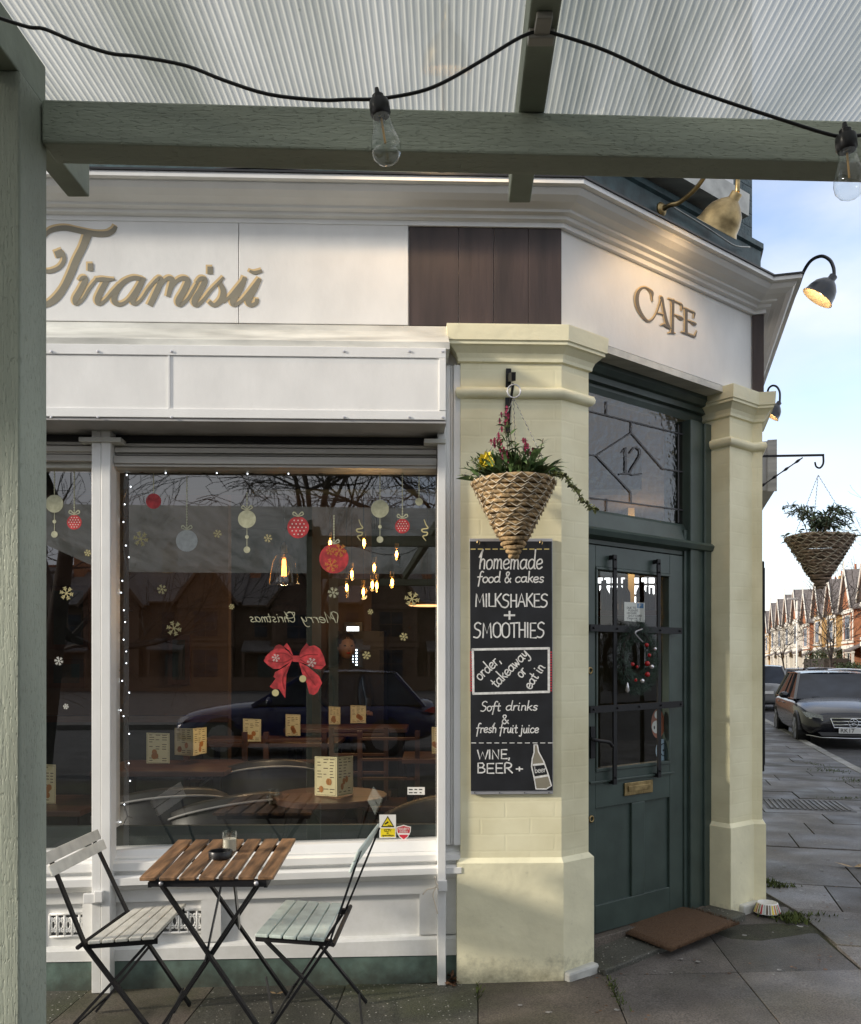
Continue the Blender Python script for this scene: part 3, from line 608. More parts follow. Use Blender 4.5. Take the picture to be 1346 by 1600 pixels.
# manhole cover
mh = thing('manhole_cover', 'ribbed grey metal access cover set in the street paving', 'manhole cover', (*FS.p2(4.3, .9), 0))
q = [FS.pt(3.85, .5, 0), FS.pt(3.85, 1.3, 0), FS.pt(4.7, 1.3, 0), FS.pt(4.7, .5, 0)]
obj('cover_plate', MB().hexa([Vector((a.x, a.y, -.03)) for a in q]+[Vector((a.x, a.y, G(a.x, a.y)+.004)) for a in q]), 'vent', mh)
for i in range(15):
    c = .535+i*.05; q = [FS.pt(3.9, c, 0), FS.pt(3.9, c+.024, 0), FS.pt(4.65, c+.024, 0), FS.pt(4.65, c, 0)]
    obj('rib', MB().hexa([Vector((a.x, a.y, G(a.x, a.y))) for a in q]+[Vector((a.x, a.y, G(a.x, a.y)+.012)) for a in q]), 'slab_s', mh)

# ============================================================ the cafe building
B = thing('cafe_building', 'white corner cafe shopfront with cream yellow piers and dark green door', 'building')
WL = FW.p2(-8.2); SR = FS.p2(24)
WR = FW.p2(FW.px(712, 900)[0], 0)
ZT, ZB = 3.455, 2.99
uL, _ = FW.px(720, 900)     # left edge of the yellow pier shaft
uS = .0
# fascia backing and cornice
fas = MB().sweep([WL, C0, C1, FS.p2(0, .05), FS.p2(24, .05)], [(-.16, ZB), (0, ZB), (0, ZT+.02), (-.16, ZT+.02)]); obj('fascia', fas, 'white2', B)
cprof = [(.0, ZT-.01), (.022, ZT-.01), (.022, ZT+.012), (.045, ZT+.016), (.05, ZT+.03), (.075, ZT+.034), (.078, ZT+.044), (.09, ZT+.048), (.12, ZT+.056), (.15, ZT+.072), (.165, ZT+.09), (.165, ZT+.098), (.19, ZT+.10), (.19, ZT+.122), (.0, ZT+.14)]
cor = MB().sweep([WL, C0, C1, FS.p2(0, .05), FS.p2(24, .05)], cprof); obj('cornice', cor, 'white', B)
# lead flashing lip over the cornice
lip = MB().sweep([WL, C0, C1, FS.p2(0, .05), FS.p2(24, .05)], [(.18, ZT+.1225), (.198, ZT+.1225), (.198, ZT+.131), (.0, ZT+.153)]); obj('lead_flashing', lip, 'blackp', B)
# white sign board with seam
u1s, _ = FW.px(638, 430, .02); us_, _ = FW.px(373, 430, .02)
for a, b in ((-5.4, us_-.0015), (us_+.0015, u1s)):
    obj('sign_board', MB().fbox(FW, a, b, .001, .018, ZB+.004, ZT-.004), 'white2', B, bevel=.002)
# brown planks on the window side, then the narrow one on the street return
pe = [FW.px(x, 430, .01)[0] for x in (639.5, 717, 772, 826, 878)]
for a, b in zip(pe[:-1], pe[1:]): obj('brown_plank', MB().fbox(FW, a+.001, b-.001, .001, .012, ZB+.005, ZT-.008), 'brown', B, bevel=.0015)
obj('brown_plank', MB().sweep([C1, FS.p2(0, .05), FS.p2(.3, .05)], [(.001, ZB-.0), (.012, ZB), (.012, ZT-.012), (.001, ZT-.012)]), 'brown', B)
# lettering: shop name
def lettering(strokes, ox, oy, sc, fr, dz, name, m1, m2, parent, halo=12, hx=-8, hy=-7):
    e = MB(); f = MB()
    for i, s in enumerate(strokes):
        ribbon(e, fr, [(ox+(x+hx)/sc, oy+(y+hy)/sc, (w+halo)/sc) for x, y, w in s], dz, 5, dd=.0001*(i % 7))
        ribbon(f, fr, [(ox+x/sc, oy+y/sc, w/sc) for x, y, w in s], dz+.0012, 5, dd=.0001*(i % 7))
    a = obj(name+'_edge', e, m2, parent); b = obj(name, f, m1, parent); return a, b
def S_(w, *p): return [(x, y, w) for x, y in zip(p[::2], p[1::2])]
TIR = [[(20, 140, 14), (50, 92, 24), (90, 68, 30), (160, 60, 32), (240, 76, 32), (330, 94, 34), (400, 94, 34), (436, 76, 32), (450, 56, 24)],
 [(292, 92, 50), (262, 170, 44), (222, 250, 44), (190, 330, 44), (150, 410, 42), (105, 470, 44), (55, 505, 36), (5, 515, 26), (-40, 490, 20)],
 [(112, 214, 44), (132, 206, 44)], [(120, 196, 18), (146, 212, 22), (150, 250, 24), (128, 286, 24), (90, 308, 26), (50, 314, 24), (10, 300, 20), (-30, 250, 18), (-30, 180, 18), (20, 130, 18)],
 [(240, 366, 12), (258, 350, 22), (276, 362, 34), (250, 418, 36), (218, 476, 38), (224, 504, 24), (262, 474, 20), (300, 412, 20), (345, 356, 14)], [(302, 289, 46), (308, 289, 46)],
 [(340, 362, 20), (372, 360, 26), (410, 362, 22), (446, 360, 10)], [(396, 376, 34), (366, 432, 36), (346, 482, 36), (360, 504, 26), (396, 480, 20), (436, 432, 18), (470, 392, 14)],
 [(600, 360, 30), (556, 352, 26), (500, 378, 30), (456, 432, 34), (444, 484, 34), (474, 508, 26), (520, 486, 20), (566, 428, 20), (604, 364, 22)], [(616, 358, 26), (584, 418, 34), (552, 478, 36), (566, 504, 24), (604, 476, 18), (644, 416, 18), (690, 362, 16)],
 [(680, 376, 16), (708, 354, 26), (716, 374, 34), (690, 436, 36), (656, 506, 34)], [(704, 416, 18), (738, 368, 20), (768, 354, 28), (784, 374, 36), (770, 420, 30), (760, 456, 24)], [(772, 418, 18), (812, 368, 22), (850, 354, 28), (874, 374, 36), (850, 430, 36), (820, 486, 38), (830, 510, 26), (872, 476, 20), (906, 422, 18), (930, 380, 14)],
 [(925, 378, 14), (950, 356, 26), (974, 368, 34), (948, 424, 36), (914, 484, 38), (926, 512, 26), (966, 480, 20), (1010, 424, 18), (1080, 352, 14)], [(1002, 308, 46), (1008, 308, 46)],
 [(1080, 350, 12), (1064, 380, 22), (1082, 430, 34), (1070, 480, 36), (1030, 512, 26), (1002, 494, 22)], [(1084, 490, 22), (1118, 462, 18), (1160, 410, 16), (1196, 366, 16)],
 [(1206, 356, 28), (1178, 420, 36), (1140, 478, 40), (1146, 510, 26), (1190, 484, 20), (1236, 430, 20), (1284, 368, 20)], [(1292, 362, 24), (1262, 420, 34), (1228, 480, 36), (1240, 512, 26), (1272, 500, 24), (1278, 480, 24)],
 [(1238, 312, 14), (1264, 322, 22), (1302, 312, 20)]]
a_, b_ = lettering(TIR, 60, 340, 3.739, FW, .0185, 'shop_name_lettering', M['tan'], M['gold'], B, halo=8); b_['label'] = 'taupe script shop name painted on the white sign board'
CAF = [[(488, 396, 12), (482, 330, 20), (478, 262, 44), (430, 214, 28), (374, 186, 22), (312, 204, 36), (264, 268, 50), (250, 370, 54), (270, 480, 50), (330, 600, 38), (410, 688, 28), (480, 670, 22), (544, 574, 16), (590, 450, 18), (622, 346, 20)],
 [(610, 338, 44), (632, 352, 34), (650, 470, 34), (678, 620, 42), (712, 740, 44), (752, 792, 16)], [(552, 570, 14), (600, 578, 14), (650, 594, 14)], [(618, 756, 12), (660, 742, 24), (700, 776, 20), (770, 806, 12)],
 [(790, 380, 48), (792, 500, 38), (788, 720, 38), (784, 862, 44)], [(728, 352, 10), (780, 378, 24), (860, 410, 18), (926, 446, 24), (928, 490, 18), (924, 540, 6)], [(806, 592, 10), (860, 614, 20), (916, 650, 50), (940, 656, 20)], [(728, 874, 10), (784, 868, 20), (830, 880, 10)],
 [(990, 520, 44), (992, 680, 38), (990, 856, 46)], [(948, 488, 10), (1000, 514, 24), (1060, 540, 18), (1116, 570, 24), (1114, 610, 16), (1108, 652, 6)], [(1008, 680, 10), (1060, 700, 20), (1116, 734, 46), (1142, 730, 16)], [(926, 856, 10), (980, 870, 26), (1050, 896, 24), (1116, 924, 28), (1134, 890, 18), (1152, 842, 6)]]
a_, b_ = lettering(CAF, 970, 430, 9.614, FC, .004, 'cafe_lettering', M['tan2'], M['gold'], B, halo=14, hx=-12, hy=-12); b_['label'] = 'dark taupe capitals spelling CAFE over the door'

# shutter box under the sign board
def zx(x, y, d, fr=None): return (fr or FW).px(x, y, d)[1]
uBR, _ = FW.px(697, 600, .20)
zf0, zf1 = zx(697, 657, .2), zx(697, 544, .2)
bx = MB().fbox(FW, -5.4, uBR, -.04, .2, zf0, zf1); obj('shutter_box', bx, 'white2', B, bevel=.004)
sp_ = [(.001, ZB-.001), (.02, ZB-.001), (.03, ZB-.03), (.06, ZB-.06), (.12, ZB-.10), (.19, zf1+.03), (.19, zf1)]
def fprof(name, u0, u1, prof, m, parent=B, sm=False):
    mb = MB().sweep([FW.p2(u0), FW.p2(u1)], list(reversed(prof)), closed=True); return obj(name, mb, m, parent)
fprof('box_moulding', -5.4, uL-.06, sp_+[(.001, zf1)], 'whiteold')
for (a, b, c, d) in [(-5.4, uBR, zf1-.045, zf1-.001), (-5.4, uBR, zf0+.001, zf0+.04)]:
    obj('box_trim', MB().fbox(FW, a, b, .2005, .206, c, d), 'white', B, bevel=.002)
obj('box_trim', MB().fbox(FW, uBR-.03, uBR, .2005, .2075, zf0+.041, zf1-.046), 'white', B, bevel=.002)
ub, _ = FW.px(264, 600, .2); obj('box_seam_strip', MB().fbox(FW, ub-.004, ub+.004, .2005, .2045, zf0+.041, zf1-.046), 'white', B)
sc_ = MB()
for x in (80, 153, 268, 538, 640, 692):
    for y in (549, 652):
        c = FW.w(x, y, .208); sc_.lathe([(.006, 0), (.005, .003), (.001, .004)], c, 8, Matrix.Rotation(R(90), 4, 'X'))
o = obj('screw_heads', sc_, 'steel', B); o['kind'] = 'stuff'
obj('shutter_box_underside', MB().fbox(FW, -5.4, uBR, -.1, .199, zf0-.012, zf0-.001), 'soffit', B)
# window bay
DG = -.10          # glass plane
uA, uBm = FW.px(143, 900, .03)[0], FW.px(173, 900, .03)[0]
uJ, uK = FW.px(684, 900, .03)[0], FW.px(697, 900, .03)[0]
zgt = zx(680, 683, .0)
def gz(u): return G(*FW.p2(u, .03))
def guide(name, a, b, label=None):
    o = MB().fbox(FW, a, (a+b)/2-.001, -.05, .03, gz(a)+.002, zgt+.04); o.fbox(FW, (a+b)/2+.001, b, -.05, .034, gz(a)+.002, zgt+.04)
    return obj(name, o, 'white', B, bevel=.003)
guide('shutter_guide', uA, uBm)
obj('shutter_guide', MB().fbox(FW, uJ, uK, -.05, .034, gz(uJ)+.002, zgt+.04), 'white', B, bevel=.003)
for (x0, x1, y0, y1) in ((124, 190, 683.5, 691), (663, 697, 686, 693)):
    a, z1 = FW.px(x0, y0, .04); b, z0 = FW.px(x1, y1, .04); obj('guide_cap', MB().fbox(FW, a, b, -.03, .05, z0, z1), 'whiteold', B, bevel=.002)
obj('shutter_slot', MB().fbox(FW, -5.4, uK, -.10, -.04, zx(400, 692, -.04), zgt+.06), 'blackp', B)
def bars(u0, u1, ys, x):
    for (y0, y1, d0, d1) in ys:
        obj('shutter_slat', MB().fbox(FW, u0, u1, d0, d1, zx(x, y1, d1), zx(x, y0, d1)), 'alu', B, bevel=.0025)
bars(uBm+.002, uJ-.002, [(695, 700, -.05, -.018), (701, 709, -.05, -.012), (710, 713, -.05, -.03), (714, 726, -.05, -.002), (727, 731, -.05, -.012)], 500)
bars(-5.4, uA-.002, [(690, 695, -.05, -.012), (696, 705, -.05, -.006), (706, 709, -.05, -.02), (710, 720, -.05, -.02)], 100)
# window frames, mullion post
fz1 = zx(400, 735, -.09)
uFl, uFr = FW.px(181, 1000, DG)[0], FW.px(684, 1000, DG)[0]
zsl, zsr = zx(181, 1328, -.06), zx(684, 1312, -.06)
obj('window_post', MB().fbox(FW, uA, uFl, -.16, -.05, .7, zgt), 'white', B)
obj('window_post', MB().fbox(FW, uFr+.006, uL+.0, -.16, -.05, .0, ZB), 'white', B)
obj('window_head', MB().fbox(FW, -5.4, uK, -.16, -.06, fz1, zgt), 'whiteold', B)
gl = MB().add([FW.pt(uFl-.02, DG, .6), FW.pt(uFr+.02, DG, .6), FW.pt(uFr+.02, DG, fz1+.05), FW.pt(uFl-.02, DG, fz1+.05)], [(0, 1, 2, 3)])
obj('window_pane', gl, 'glass', B, label='large shop window pane reflecting bare branches')
gl = MB().add([FW.pt(-3.6, DG, .6), FW.pt(uA, DG, .6), FW.pt(uA, DG, fz1+.09), FW.pt(-3.6, DG, fz1+.09)], [(0, 1, 2, 3)])
obj('window_pane', gl, 'glass', B, label='narrow part of the left window pane beside the timber post')
obj('window_post', MB().fbox(FW, -5.5, -3.6, -.16, -.05, .0, ZB), 'white', B)
# jamb trim right of the guide
uT0 = uK+.002; uT1 = FW.px(720, 900, -.01)[0]
for (a, b, d) in ((uT0, uT0+.02, -.012), (uT0+.021, uT0+.034, -.022), (uT0+.035, uT1, -.004)):
    obj('jamb_trim', MB().fbox(FW, a, b, -.05, d, zx(705, 1320, -.02), zf1), 'white', B, bevel=.003)
# stall riser below the window, mouldings follow the photograph's slight fall to the left
XL, XR = 180, 685
def riser(name, x0, x1, rows, m, e0=None, e1=None, bev=.004):
    # rows: (d, yleft, yright) from top to bottom ; extrapolated linearly in x
    P = []
    for x in (x0, x1):
        t = (x-XL)/(XR-XL); P.append([(FW.px(x, yl+(yr-yl)*t, d)[0], d, FW.px(x, yl+(yr-yl)*t, d)[1]) for d, yl, yr in rows])
    vs = []; n = len(rows)
    for side in P:
        for u, d, z in side: vs.append(FW.pt(side[0][0], d, z))
    fs = [(i, i+1, n+i+1, n+i) for i in range(n-1)]+[tuple(range(n-1, -1, -1)), tuple(range(n, 2*n))]
    o = obj(name, MB().add(vs, fs), m, B); return o
XE = -560
sill = [(-.13, 1322, 1307), (-.06, 1329, 1313), (-.03, 1342, 1329), (-.03, 1345, 1331), (-.005, 1350, 1336), (-.002, 1362, 1345), (-.03, 1364, 1347), (-.03, 1367, 1350), (.0, 1370, 1353), (.022, 1374, 1357), (.022, 1385, 1366), (.0, 1391, 1371), (-.03, 1393, 1374), (-.13, 1393, 1374)]
riser('window_sill', XE, 718, sill, 'white')
pT, pB = (1411, 1396), (1474, 1457)
riser('riser_rail', XE, 718, [(-.13, 1393, 1374), (-.03, 1393, 1374), (-.03, *pT), (-.05, *pT), (-.13, *pT)], 'white')
riser('riser_rail', XE, 718, [(-.13, 1475, 1458), (-.06, 1475, 1458), (-.03, 1481, 1463), (-.022, 1485, 1468), (-.02, 1502, 1493), (-.13, 1502, 1493)], 'white')
riser('riser_plinth', XE, 718, [(-.13, 1502.5, 1493.5), (-.026, 1502.5, 1493.5), (-.022, 1560, 1535), (-.13, 1560, 1535)], 'greenb')
for (x0, x1) in ((XE, 60), (60.5, 141), (141, 186), (322, 352), (655, 718)):
    riser('riser_stile', x0, x1, [(-.13, 1409, 1394), (-.031, 1409, 1394), (-.031, 1477, 1460), (-.13, 1477, 1460)], 'white') if not x0 == 60.5 else None
riser('riser_panel', XE, 718, [(-.13, 1409, 1394), (-.055, 1409, 1394), (-.055, 1477, 1460), (-.13, 1477, 1460)], 'white')
# pierced vent grilles
for (x0, x1, ya, yb, lab) in ((78, 136, 1430, 1463, 'leftmost'), (252, 322, 1424, 1457, 'right')):
    v = MB(); n = 5; w = (x1-x0)/n; hole = MB()
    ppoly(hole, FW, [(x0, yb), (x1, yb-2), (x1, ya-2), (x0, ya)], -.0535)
    for i in range(n):
        cx = x0+w*(i+.5); cy = (ya+yb)/2-1
        for (dx, dy, rr) in ((0, 0, 1), (-.25, -.27, .5), (.25, -.27, .5), (-.25, .27, .5), (.25, .27, .5)):
            c = FW.w(cx+dx*w, cy+dy*(yb-ya), -.05); r = w*.33*rr/341
            v.tube([c+Vector((r*math.cos(t)*.9, 0, r*math.sin(t)*(1.7 if rr == 1 else 1))) for t in [k*math.pi/6 for k in range(13)]], .0048, 5)
        a = FW.w(x0+w*i, cy, -.05); v.tube([a+Vector((0, 0, .05)), a+Vector((0, 0, -.05))], .006, 5)
    v.bar(FW.w(x0, ya-1, -.05), FW.w(x1, ya-3, -.05), .01, .01); v.bar(FW.w(x0, yb+1, -.05), FW.w(x1, yb-1, -.05), .01, .01)
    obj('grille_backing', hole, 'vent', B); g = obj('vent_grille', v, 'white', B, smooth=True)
# shutter lock brackets and the rope
lb = MB(); a, z1 = FW.px(130, 1397, .05); b, z0 = FW.px(160, 1412, .05)
lb.fbox(FW, a, b, .034, .052, z0, z1); lb.fbox(FW, FW.px(148, 1400, .05)[0], FW.px(161, 1400, .05)[0], .0341, .058, z0+.006, z1+.012); obj('shutter_lock', lb, 'white', B, bevel=.003)
lb = MB(); a, z1 = FW.px(684, 1376, .05); b, z0 = FW.px(699, 1393, .05); lb.fbox(FW, a, b, .0345, .054, z0, z1); obj('shutter_lock', lb, 'white', B, bevel=.003)
rp = MB()
for pts in ([(685, 1382), (678, 1388), (668, 1390), (661, 1398)], [(683, 1384), (677, 1398), (680, 1412), (684, 1428)], [(680, 1370), (682, 1380), (685, 1390)]):
    rp.tube(smooth_pts([FW.w(x, y, .06) for x, y in pts]), .0035, 5)
tag(obj('rope_scrap', rp, 'candle', smooth=True), 'frayed white cord knotted to the right shutter bracket', 'rope')
rp = MB()
for pts in ([(674, 1380), (677, 1392)],): rp.tube([FW.w(x, y, .06) for x, y in pts], .003, 5)

# ---- piers
def pier(path, name_, zg, base_front=True):
    p = thing_part('pier')
    sh = MB().sweep(path, [(-.001, .5), (0, .56), (0, 2.98)]); obj('pier_shaft', sh, 'pier', p)
    pl = MB().sweep(path, [(.018, -.08), (.018, .55), (.0, .572)]); obj('pier_plinth', pl, 'plin', p)
    ring = [(.0, 2.668), (.012, 2.672), (.022, 2.685), (.024, 2.70), (.018, 2.715), (.0, 2.722)]
    obj('pier_ring', MB().sweep(path, ring), 'plin', p, smooth=True, auto=50)
    cap = [(.0, 2.83), (.012, 2.835), (.014, 2.85), (.022, 2.87), (.045, 2.895), (.055, 2.90), (.055, 2.912), (.062, 2.917), (.066, 2.98), (.066, 2.987), (-.05, 2.988)]
    obj('pier_capital', MB().sweep(path, cap), 'plin', p)
    return p
def thing_part(name):
    o = bpy.data.objects.new(name, None); COL.objects.link(o); o.parent = B; return o
pathL = [FW.p2(uL, -.13), FW.p2(uL, 0), C0, FC.p2(.185, 0), FC.p2(.185, -.2)]
pathR = [FC.p2(1.354, -.2), FC.p2(1.354, 0), C1, FS.p2(0, .055), FS.p2(.42, .055), FS.p2(.42, 0)]
pier(pathL, 'left', 0); pier(pathR, 'right', 0)
# white painted stones at the feet of the piers
for (u0, u1, z) in ((.0, .2, .0), (1.42, 1.60, .02)):
    q = [FC.pt(u0, -.01, 0), FC.pt(u0, .05, 0), FC.pt(u1, .055, 0), FC.pt(u1, -.01, 0)]; q = q[::-1]
    obj('pier_footing', MB().hexa([Vector((p.x, p.y, -.05)) for p in q[::-1]]+[Vector((p.x, p.y, G(p.x, p.y)+.045)) for p in q[::-1]]), 'whiteold', B, bevel=.012)
# ---- street wall beyond the pier, upper floor, roof
obj('street_wall', MB().sweep([FS.p2(.42, 0), FS.p2(24, 0)], [(0, -.1), (0, 2.99)]), 'pier', B)
hull = [WL, C0, C1, FS.p2(24)]
obj('upper_wall', MB().sweep(hull[1:], [(.0, 3.59), (0, 6.6)]), 'tealbrick', B); obj('upper_wall', MB().sweep(hull[:2], [(.0, 3.59), (0, 6.6)]), 'render', B)  # unseen window-side wall made white to bounce light onto the pergola roof
back = [WL, C0, C1, FS.p2(24), FW.p2(-8.2, -16)]
obj('roof', MB().add([(x, y, 6.6) for x, y in back]+[(-1, 11, 8.4)], [(0, 1, 5), (1, 2, 5), (2, 3, 5), (3, 4, 5), (4, 0, 5)]), 'slate', B)
obj('rear_wall', MB().add([(*back[3], -.1), (*back[4], -.1), (*back[4], 6.6), (*back[3], 6.6)], [(0, 1, 2, 3)]).add([(*back[4], -.1), (*back[0], -.1), (*back[0], 6.6), (*back[4], 6.6)], [(0, 1, 2, 3)]), 'dbrick', B)
obj('front_wall', MB().fbox(FW, -8.2, -5.5, -.2, .0, -.1, 3.0), 'white2', B)
# teal band above the cornice
obj('teal_band', MB().sweep([WL, FW.p2(.0), C1, FS.p2(24)], [(.0, 3.585), (.045, 3.585), (.045, 3.80), (.06, 3.81), (.06, 3.84), (.0, 3.845)]), 'teal', B)
# upper window over the door
zs = 3.98
us0, us1 = .12, 1.3
obj('upper_window_sill', MB().sweep([FC.p2(us0), FC.p2(us1)], [(.0, zs-.12), (.15, zs-.115), (.155, zs), (.0, zs+.02)], closed=True), 'whiteold', B)
uw = thing_part('upper_window')
obj('frame', MB().fbox(FC, us0+.06, us1-.02, .005, .03, zs+.021, zs+1.6), 'whiteold', uw)
for i in range(9):
    a = us0+.1+i*.125; obj('blind_slat', MB().fbox(FC, a, a+.11, .031, .038, zs+.05, zs+1.5), 'white', uw) if i not in (3, 4) else obj('pane', MB().fbox(FC, a, a+.118, .031, .034, zs+.05, zs+1.5), 'blackp', uw)
# the wire along the band
wr = MB(); wr.tube(smooth_pts([FC.w(x, y, .07) for x, y in ((1048, 320), (1070, 334), (1100, 352), (1130, 372), (1150, 384), (1172, 386))]), .004, 5)
tag(obj('lamp_wire', wr, 'whiteold', smooth=True), 'thin pale wire looping along the teal band by the brass lamp', 'wire')
wr = MB(); wr.tube(smooth_pts([FW.w(x, y, .16) for x, y in ((60, 267), (200, 272), (300, 268), (400, 262), (520, 270), (640, 275), (780, 274), (905, 279))]), .006, 5)
tag(obj('roof_cable', wr, 'blackp', smooth=True), 'black cable lying along the top of the white cornice', 'cable')

# ---- door recess, frame, transom
RD = -.14
zth = .105
tL, tR = .185, 1.354
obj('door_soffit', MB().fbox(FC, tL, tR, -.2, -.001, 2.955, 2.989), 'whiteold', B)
hd = [(-.20, 2.80), (-.19, 2.80), (-.19, 2.815), (-.175, 2.82), (-.165, 2.85), (-.165, 2.865), (-.14, 2.87), (-.14, 2.90), (-.12, 2.905), (-.10, 2.93), (-.10, 2.955), (-.2, 2.955)]
obj('door_head', MB().sweep([FC.p2(tL), FC.p2(tR)], hd), 'green', B)
dl, dr = .315, 1.134
zlip = 2.10
for (a, b, d) in ((1.29, tR, RD+.025), (1.245, 1.29, RD+.012), (1.165, 1.245, RD+.02), (1.136, 1.165, RD+.0)):
    obj('door_jamb', MB().fbox(FC, a, b, -.3, d, .06, 2.81 if a > 1.14 else 2.2), 'green', B, bevel=.004)
obj('door_jamb', MB().fbox(FC, tL, dl-.003, -.3, RD+.02, .06, 2.81), 'green', B, bevel=.004)
obj('transom_bar', MB().sweep([FC.p2(tL), FC.p2(tR)], [(-.28, 2.06), (RD-.012, 2.06), (RD-.01, 2.08), (RD+.035, 2.095), (RD+.045, 2.12), (RD+.03, 2.135), (RD+.0, 2.14), (RD-.02, 2.22), (RD-.03, 2.235), (-.28, 2.24)]), 'green', B)
tg0, tg1 = .25, FC.px(1075, 740, -.17)[0]
obj('transom_frame', MB().fbox(FC, tg1, 1.2, -.2, RD-.005, 2.235, 2.81), 'green', B, bevel=.004)
obj('transom_pane', MB().add([FC.pt(tL, -.175, 2.2), FC.pt(tg1+.01, -.175, 2.2), FC.pt(tg1+.01, -.175, 2.82), FC.pt(tL, -.175, 2.82)], [(0, 1, 2, 3)]), 'glasst', B, label='rippled leaded glass over the door with the number twelve')
ld = MB()
def came(p, w=2.2, d=-.170):
    for i, (a, b) in enumerate(zip(p[:-1], p[1:])): ribbon(ld, FC, [(a[0], a[1], w), (b[0], b[1], w)], d+.0002*(i % 3), 1, False)
def cr3(x, y): return (900+x/4.342, 540+y/4.342)
for seg in ([(0, 420), (760, 610)], [(210, 380), (210, 470)], [(378, 520), (378, 590), (140, 745), (0, 735)], [(378, 590), (590, 835), (750, 860)], [(140, 745), (375, 995), (375, 1065)], [(0, 1020), (760, 1120)], [(210, 1040), (210, 1120)], [(698, 540), (698, 1200)], [(545, 470), (590, 1180)][:0], [(610, 835), (530, 900)][:0]):
    if seg: came([cr3(*q) for q in seg])
text(ld, FC, '12', 900+300/4.342, 540+868/4.342, 41, 2.6, -.1688, width=36)
came([cr3(300, 872), cr3(350, 868)], 2.5); obj('lead_cames', ld, 'lead', B)
# ---- door leaf
D = thing_part('door'); df = RD-.01; dbk = df-.045
gx0, gx1 = FC.px(931, 1000, df)[0], FC.px(1047, 1000, df)[0]
gzt, gzb = FC.px(1000, 892.5, df)[1], FC.px(1000, 1199, df)[1]
dtop = 2.055
def leaf(a, b, c, e, nm='door_rail', d=df): return obj(nm, MB().fbox(FC, a, b, dbk, d, c, e), 'green', D, bevel=.003)
leaf(dl, gx0, zth, dtop, 'door_stile'); leaf(gx1, dr, zth, dtop, 'door_stile'); leaf(gx0, gx1, gzt, dtop)
zr1 = FC.px(1000, 1253, df)[1]; zr2 = FC.px(1000, 1398, df)[1]
leaf(gx0, gx1, zr1, gzb); leaf(gx0, gx1, zth, zr2)
um0, um1 = FC.px(988, 1300, df)[0], FC.px(1008, 1300, df)[0]
leaf(um0, um1, zr2, zr1, 'door_muntin'); obj('door_panel', MB().fbox(FC, gx0, um0, dbk+.01, df-.014, zr2, zr1), 'green', D); obj('door_panel', MB().fbox(FC, um1, gx1, dbk+.01, df-.014, zr2, zr1), 'green', D)
for (a, b, c, e) in ((gx0, gx1, gzb, gzb+.018), (gx0, gx1, gzt-.014, gzt), (gx0, gx0+.014, gzb+.018, gzt-.014), (gx1-.014, gx1, gzb+.018, gzt-.014)):
    obj('glazing_bead', MB().fbox(FC, a, b, dbk+.005, df+.006, c, e), 'green', D, bevel=.003)
obj('weather_strip', MB().fbox(FC, gx0-.05, gx1+.03, df+.001, df+.012, gzb-.055, gzb-.043), 'green', D, bevel=.003)
obj('door_pane', MB().add([FC.pt(gx0, df-.025, gzb), FC.pt(gx1, df-.025, gzb), FC.pt(gx1, df-.025, gzt), FC.pt(gx0, df-.025, gzt)], [(0, 1, 2, 3)]), 'glassd', D)
gb = df+.03
for (x0, y0, x1, y1) in ((961, 867, 961, 1226), (1029.5, 874, 1030.5, 1215)):
    a = FC.w(x0, y0, gb); b = FC.w(x1, y1, gb); bb = MB().bar(a, b, .026, .009, FC.n.to_3d())
    for t in (.02, .06, .32, .66, .97): bb.ball(a.lerp(b, t)+FC.n.to_3d()*.008, .006, 6)
    for t in (.01, .99): p = a.lerp(b, t); bb.bar(p, p-FC.n.to_3d()*.03, .02, .02)
    obj('security_bar', bb, 'black', D)
for (x0, y0, x1, y1) in ((922, 981, 1065.5, 986), (922, 1109, 1067, 1100)):
    a = FC.w(x0, y0, gb+.01); b = FC.w(x1, y1, gb+.01); bb = MB().bar(a, b, .009, .034, (0, 0, 1))
    for t in (.03, .27, .5, .74, .97): bb.ball(a.lerp(b, t)+FC.n.to_3d()*.008, .006, 6)
    p = b; bb.bar(p-FC.u.to_3d()*.01, p-FC.n.to_3d()*.035-FC.u.to_3d()*.01, .02, .02)
    obj('security_bar', bb, 'black', D)
a, z1 = FC.px(977, 1224, df+.01); b, z0 = FC.px(1021, 1238, df+.01)
LB = MB().fbox(FC, a, b, df+.001, df+.01, z0, z1); obj('letterbox', LB, 'brassold', D, bevel=.003)
obj('letter_flap', MB().fbox(FC, a+.025, b-.025, df+.0105, df+.015, z0+.02, z1-.018), 'brassold', D, bevel=.002)
kh = MB()
for (x, y) in ((922, 1048), (924, 1280)): kh.lathe([(.019, 0), (.019, .005), (.011, .007), (.011, .0)], FC.w(x, y, df+.001), 14, (FC.n.to_3d()).to_track_quat('Z', 'Y').to_matrix().to_4x4(), cap=False)
obj('lock_plate', kh, 'brassold', D, smooth=True)
hn = MB(); hp = [FC.w(x, y, df+d) for x, y, d in ((925, 1154, .0), (927, 1156, .05), (940, 1158, .055), (952, 1160, .05), (957, 1166, .045))]
hn.tube(smooth_pts(hp), .009, 8); hn.fbox(FC, FC.px(922, 1150, df)[0], FC.px(929, 1150, df)[0], df, df+.008, FC.px(925, 1185, df)[1], FC.px(925, 1135, df)[1]); obj('door_handle', hn, 'black', D, smooth=True, auto=40)
th = [FC.pt(tL, -.3, 0), FC.pt(tL, .10, 0), FC.pt(tR, .10, 0), FC.pt(tR, -.3, 0)]
obj('door_step', MB().hexa([Vector((p.x, p.y, -.05)) for p in th]+[Vector((p.x, p.y, G(p.x, p.y)+.028)) for p in th]), 'slab_d', B, bevel=.008)
obj('door_sill', MB().fbox(FC, tL, tR, -.3, -.11, .0, zth-.004), 'slab_b', B, bevel=.004)

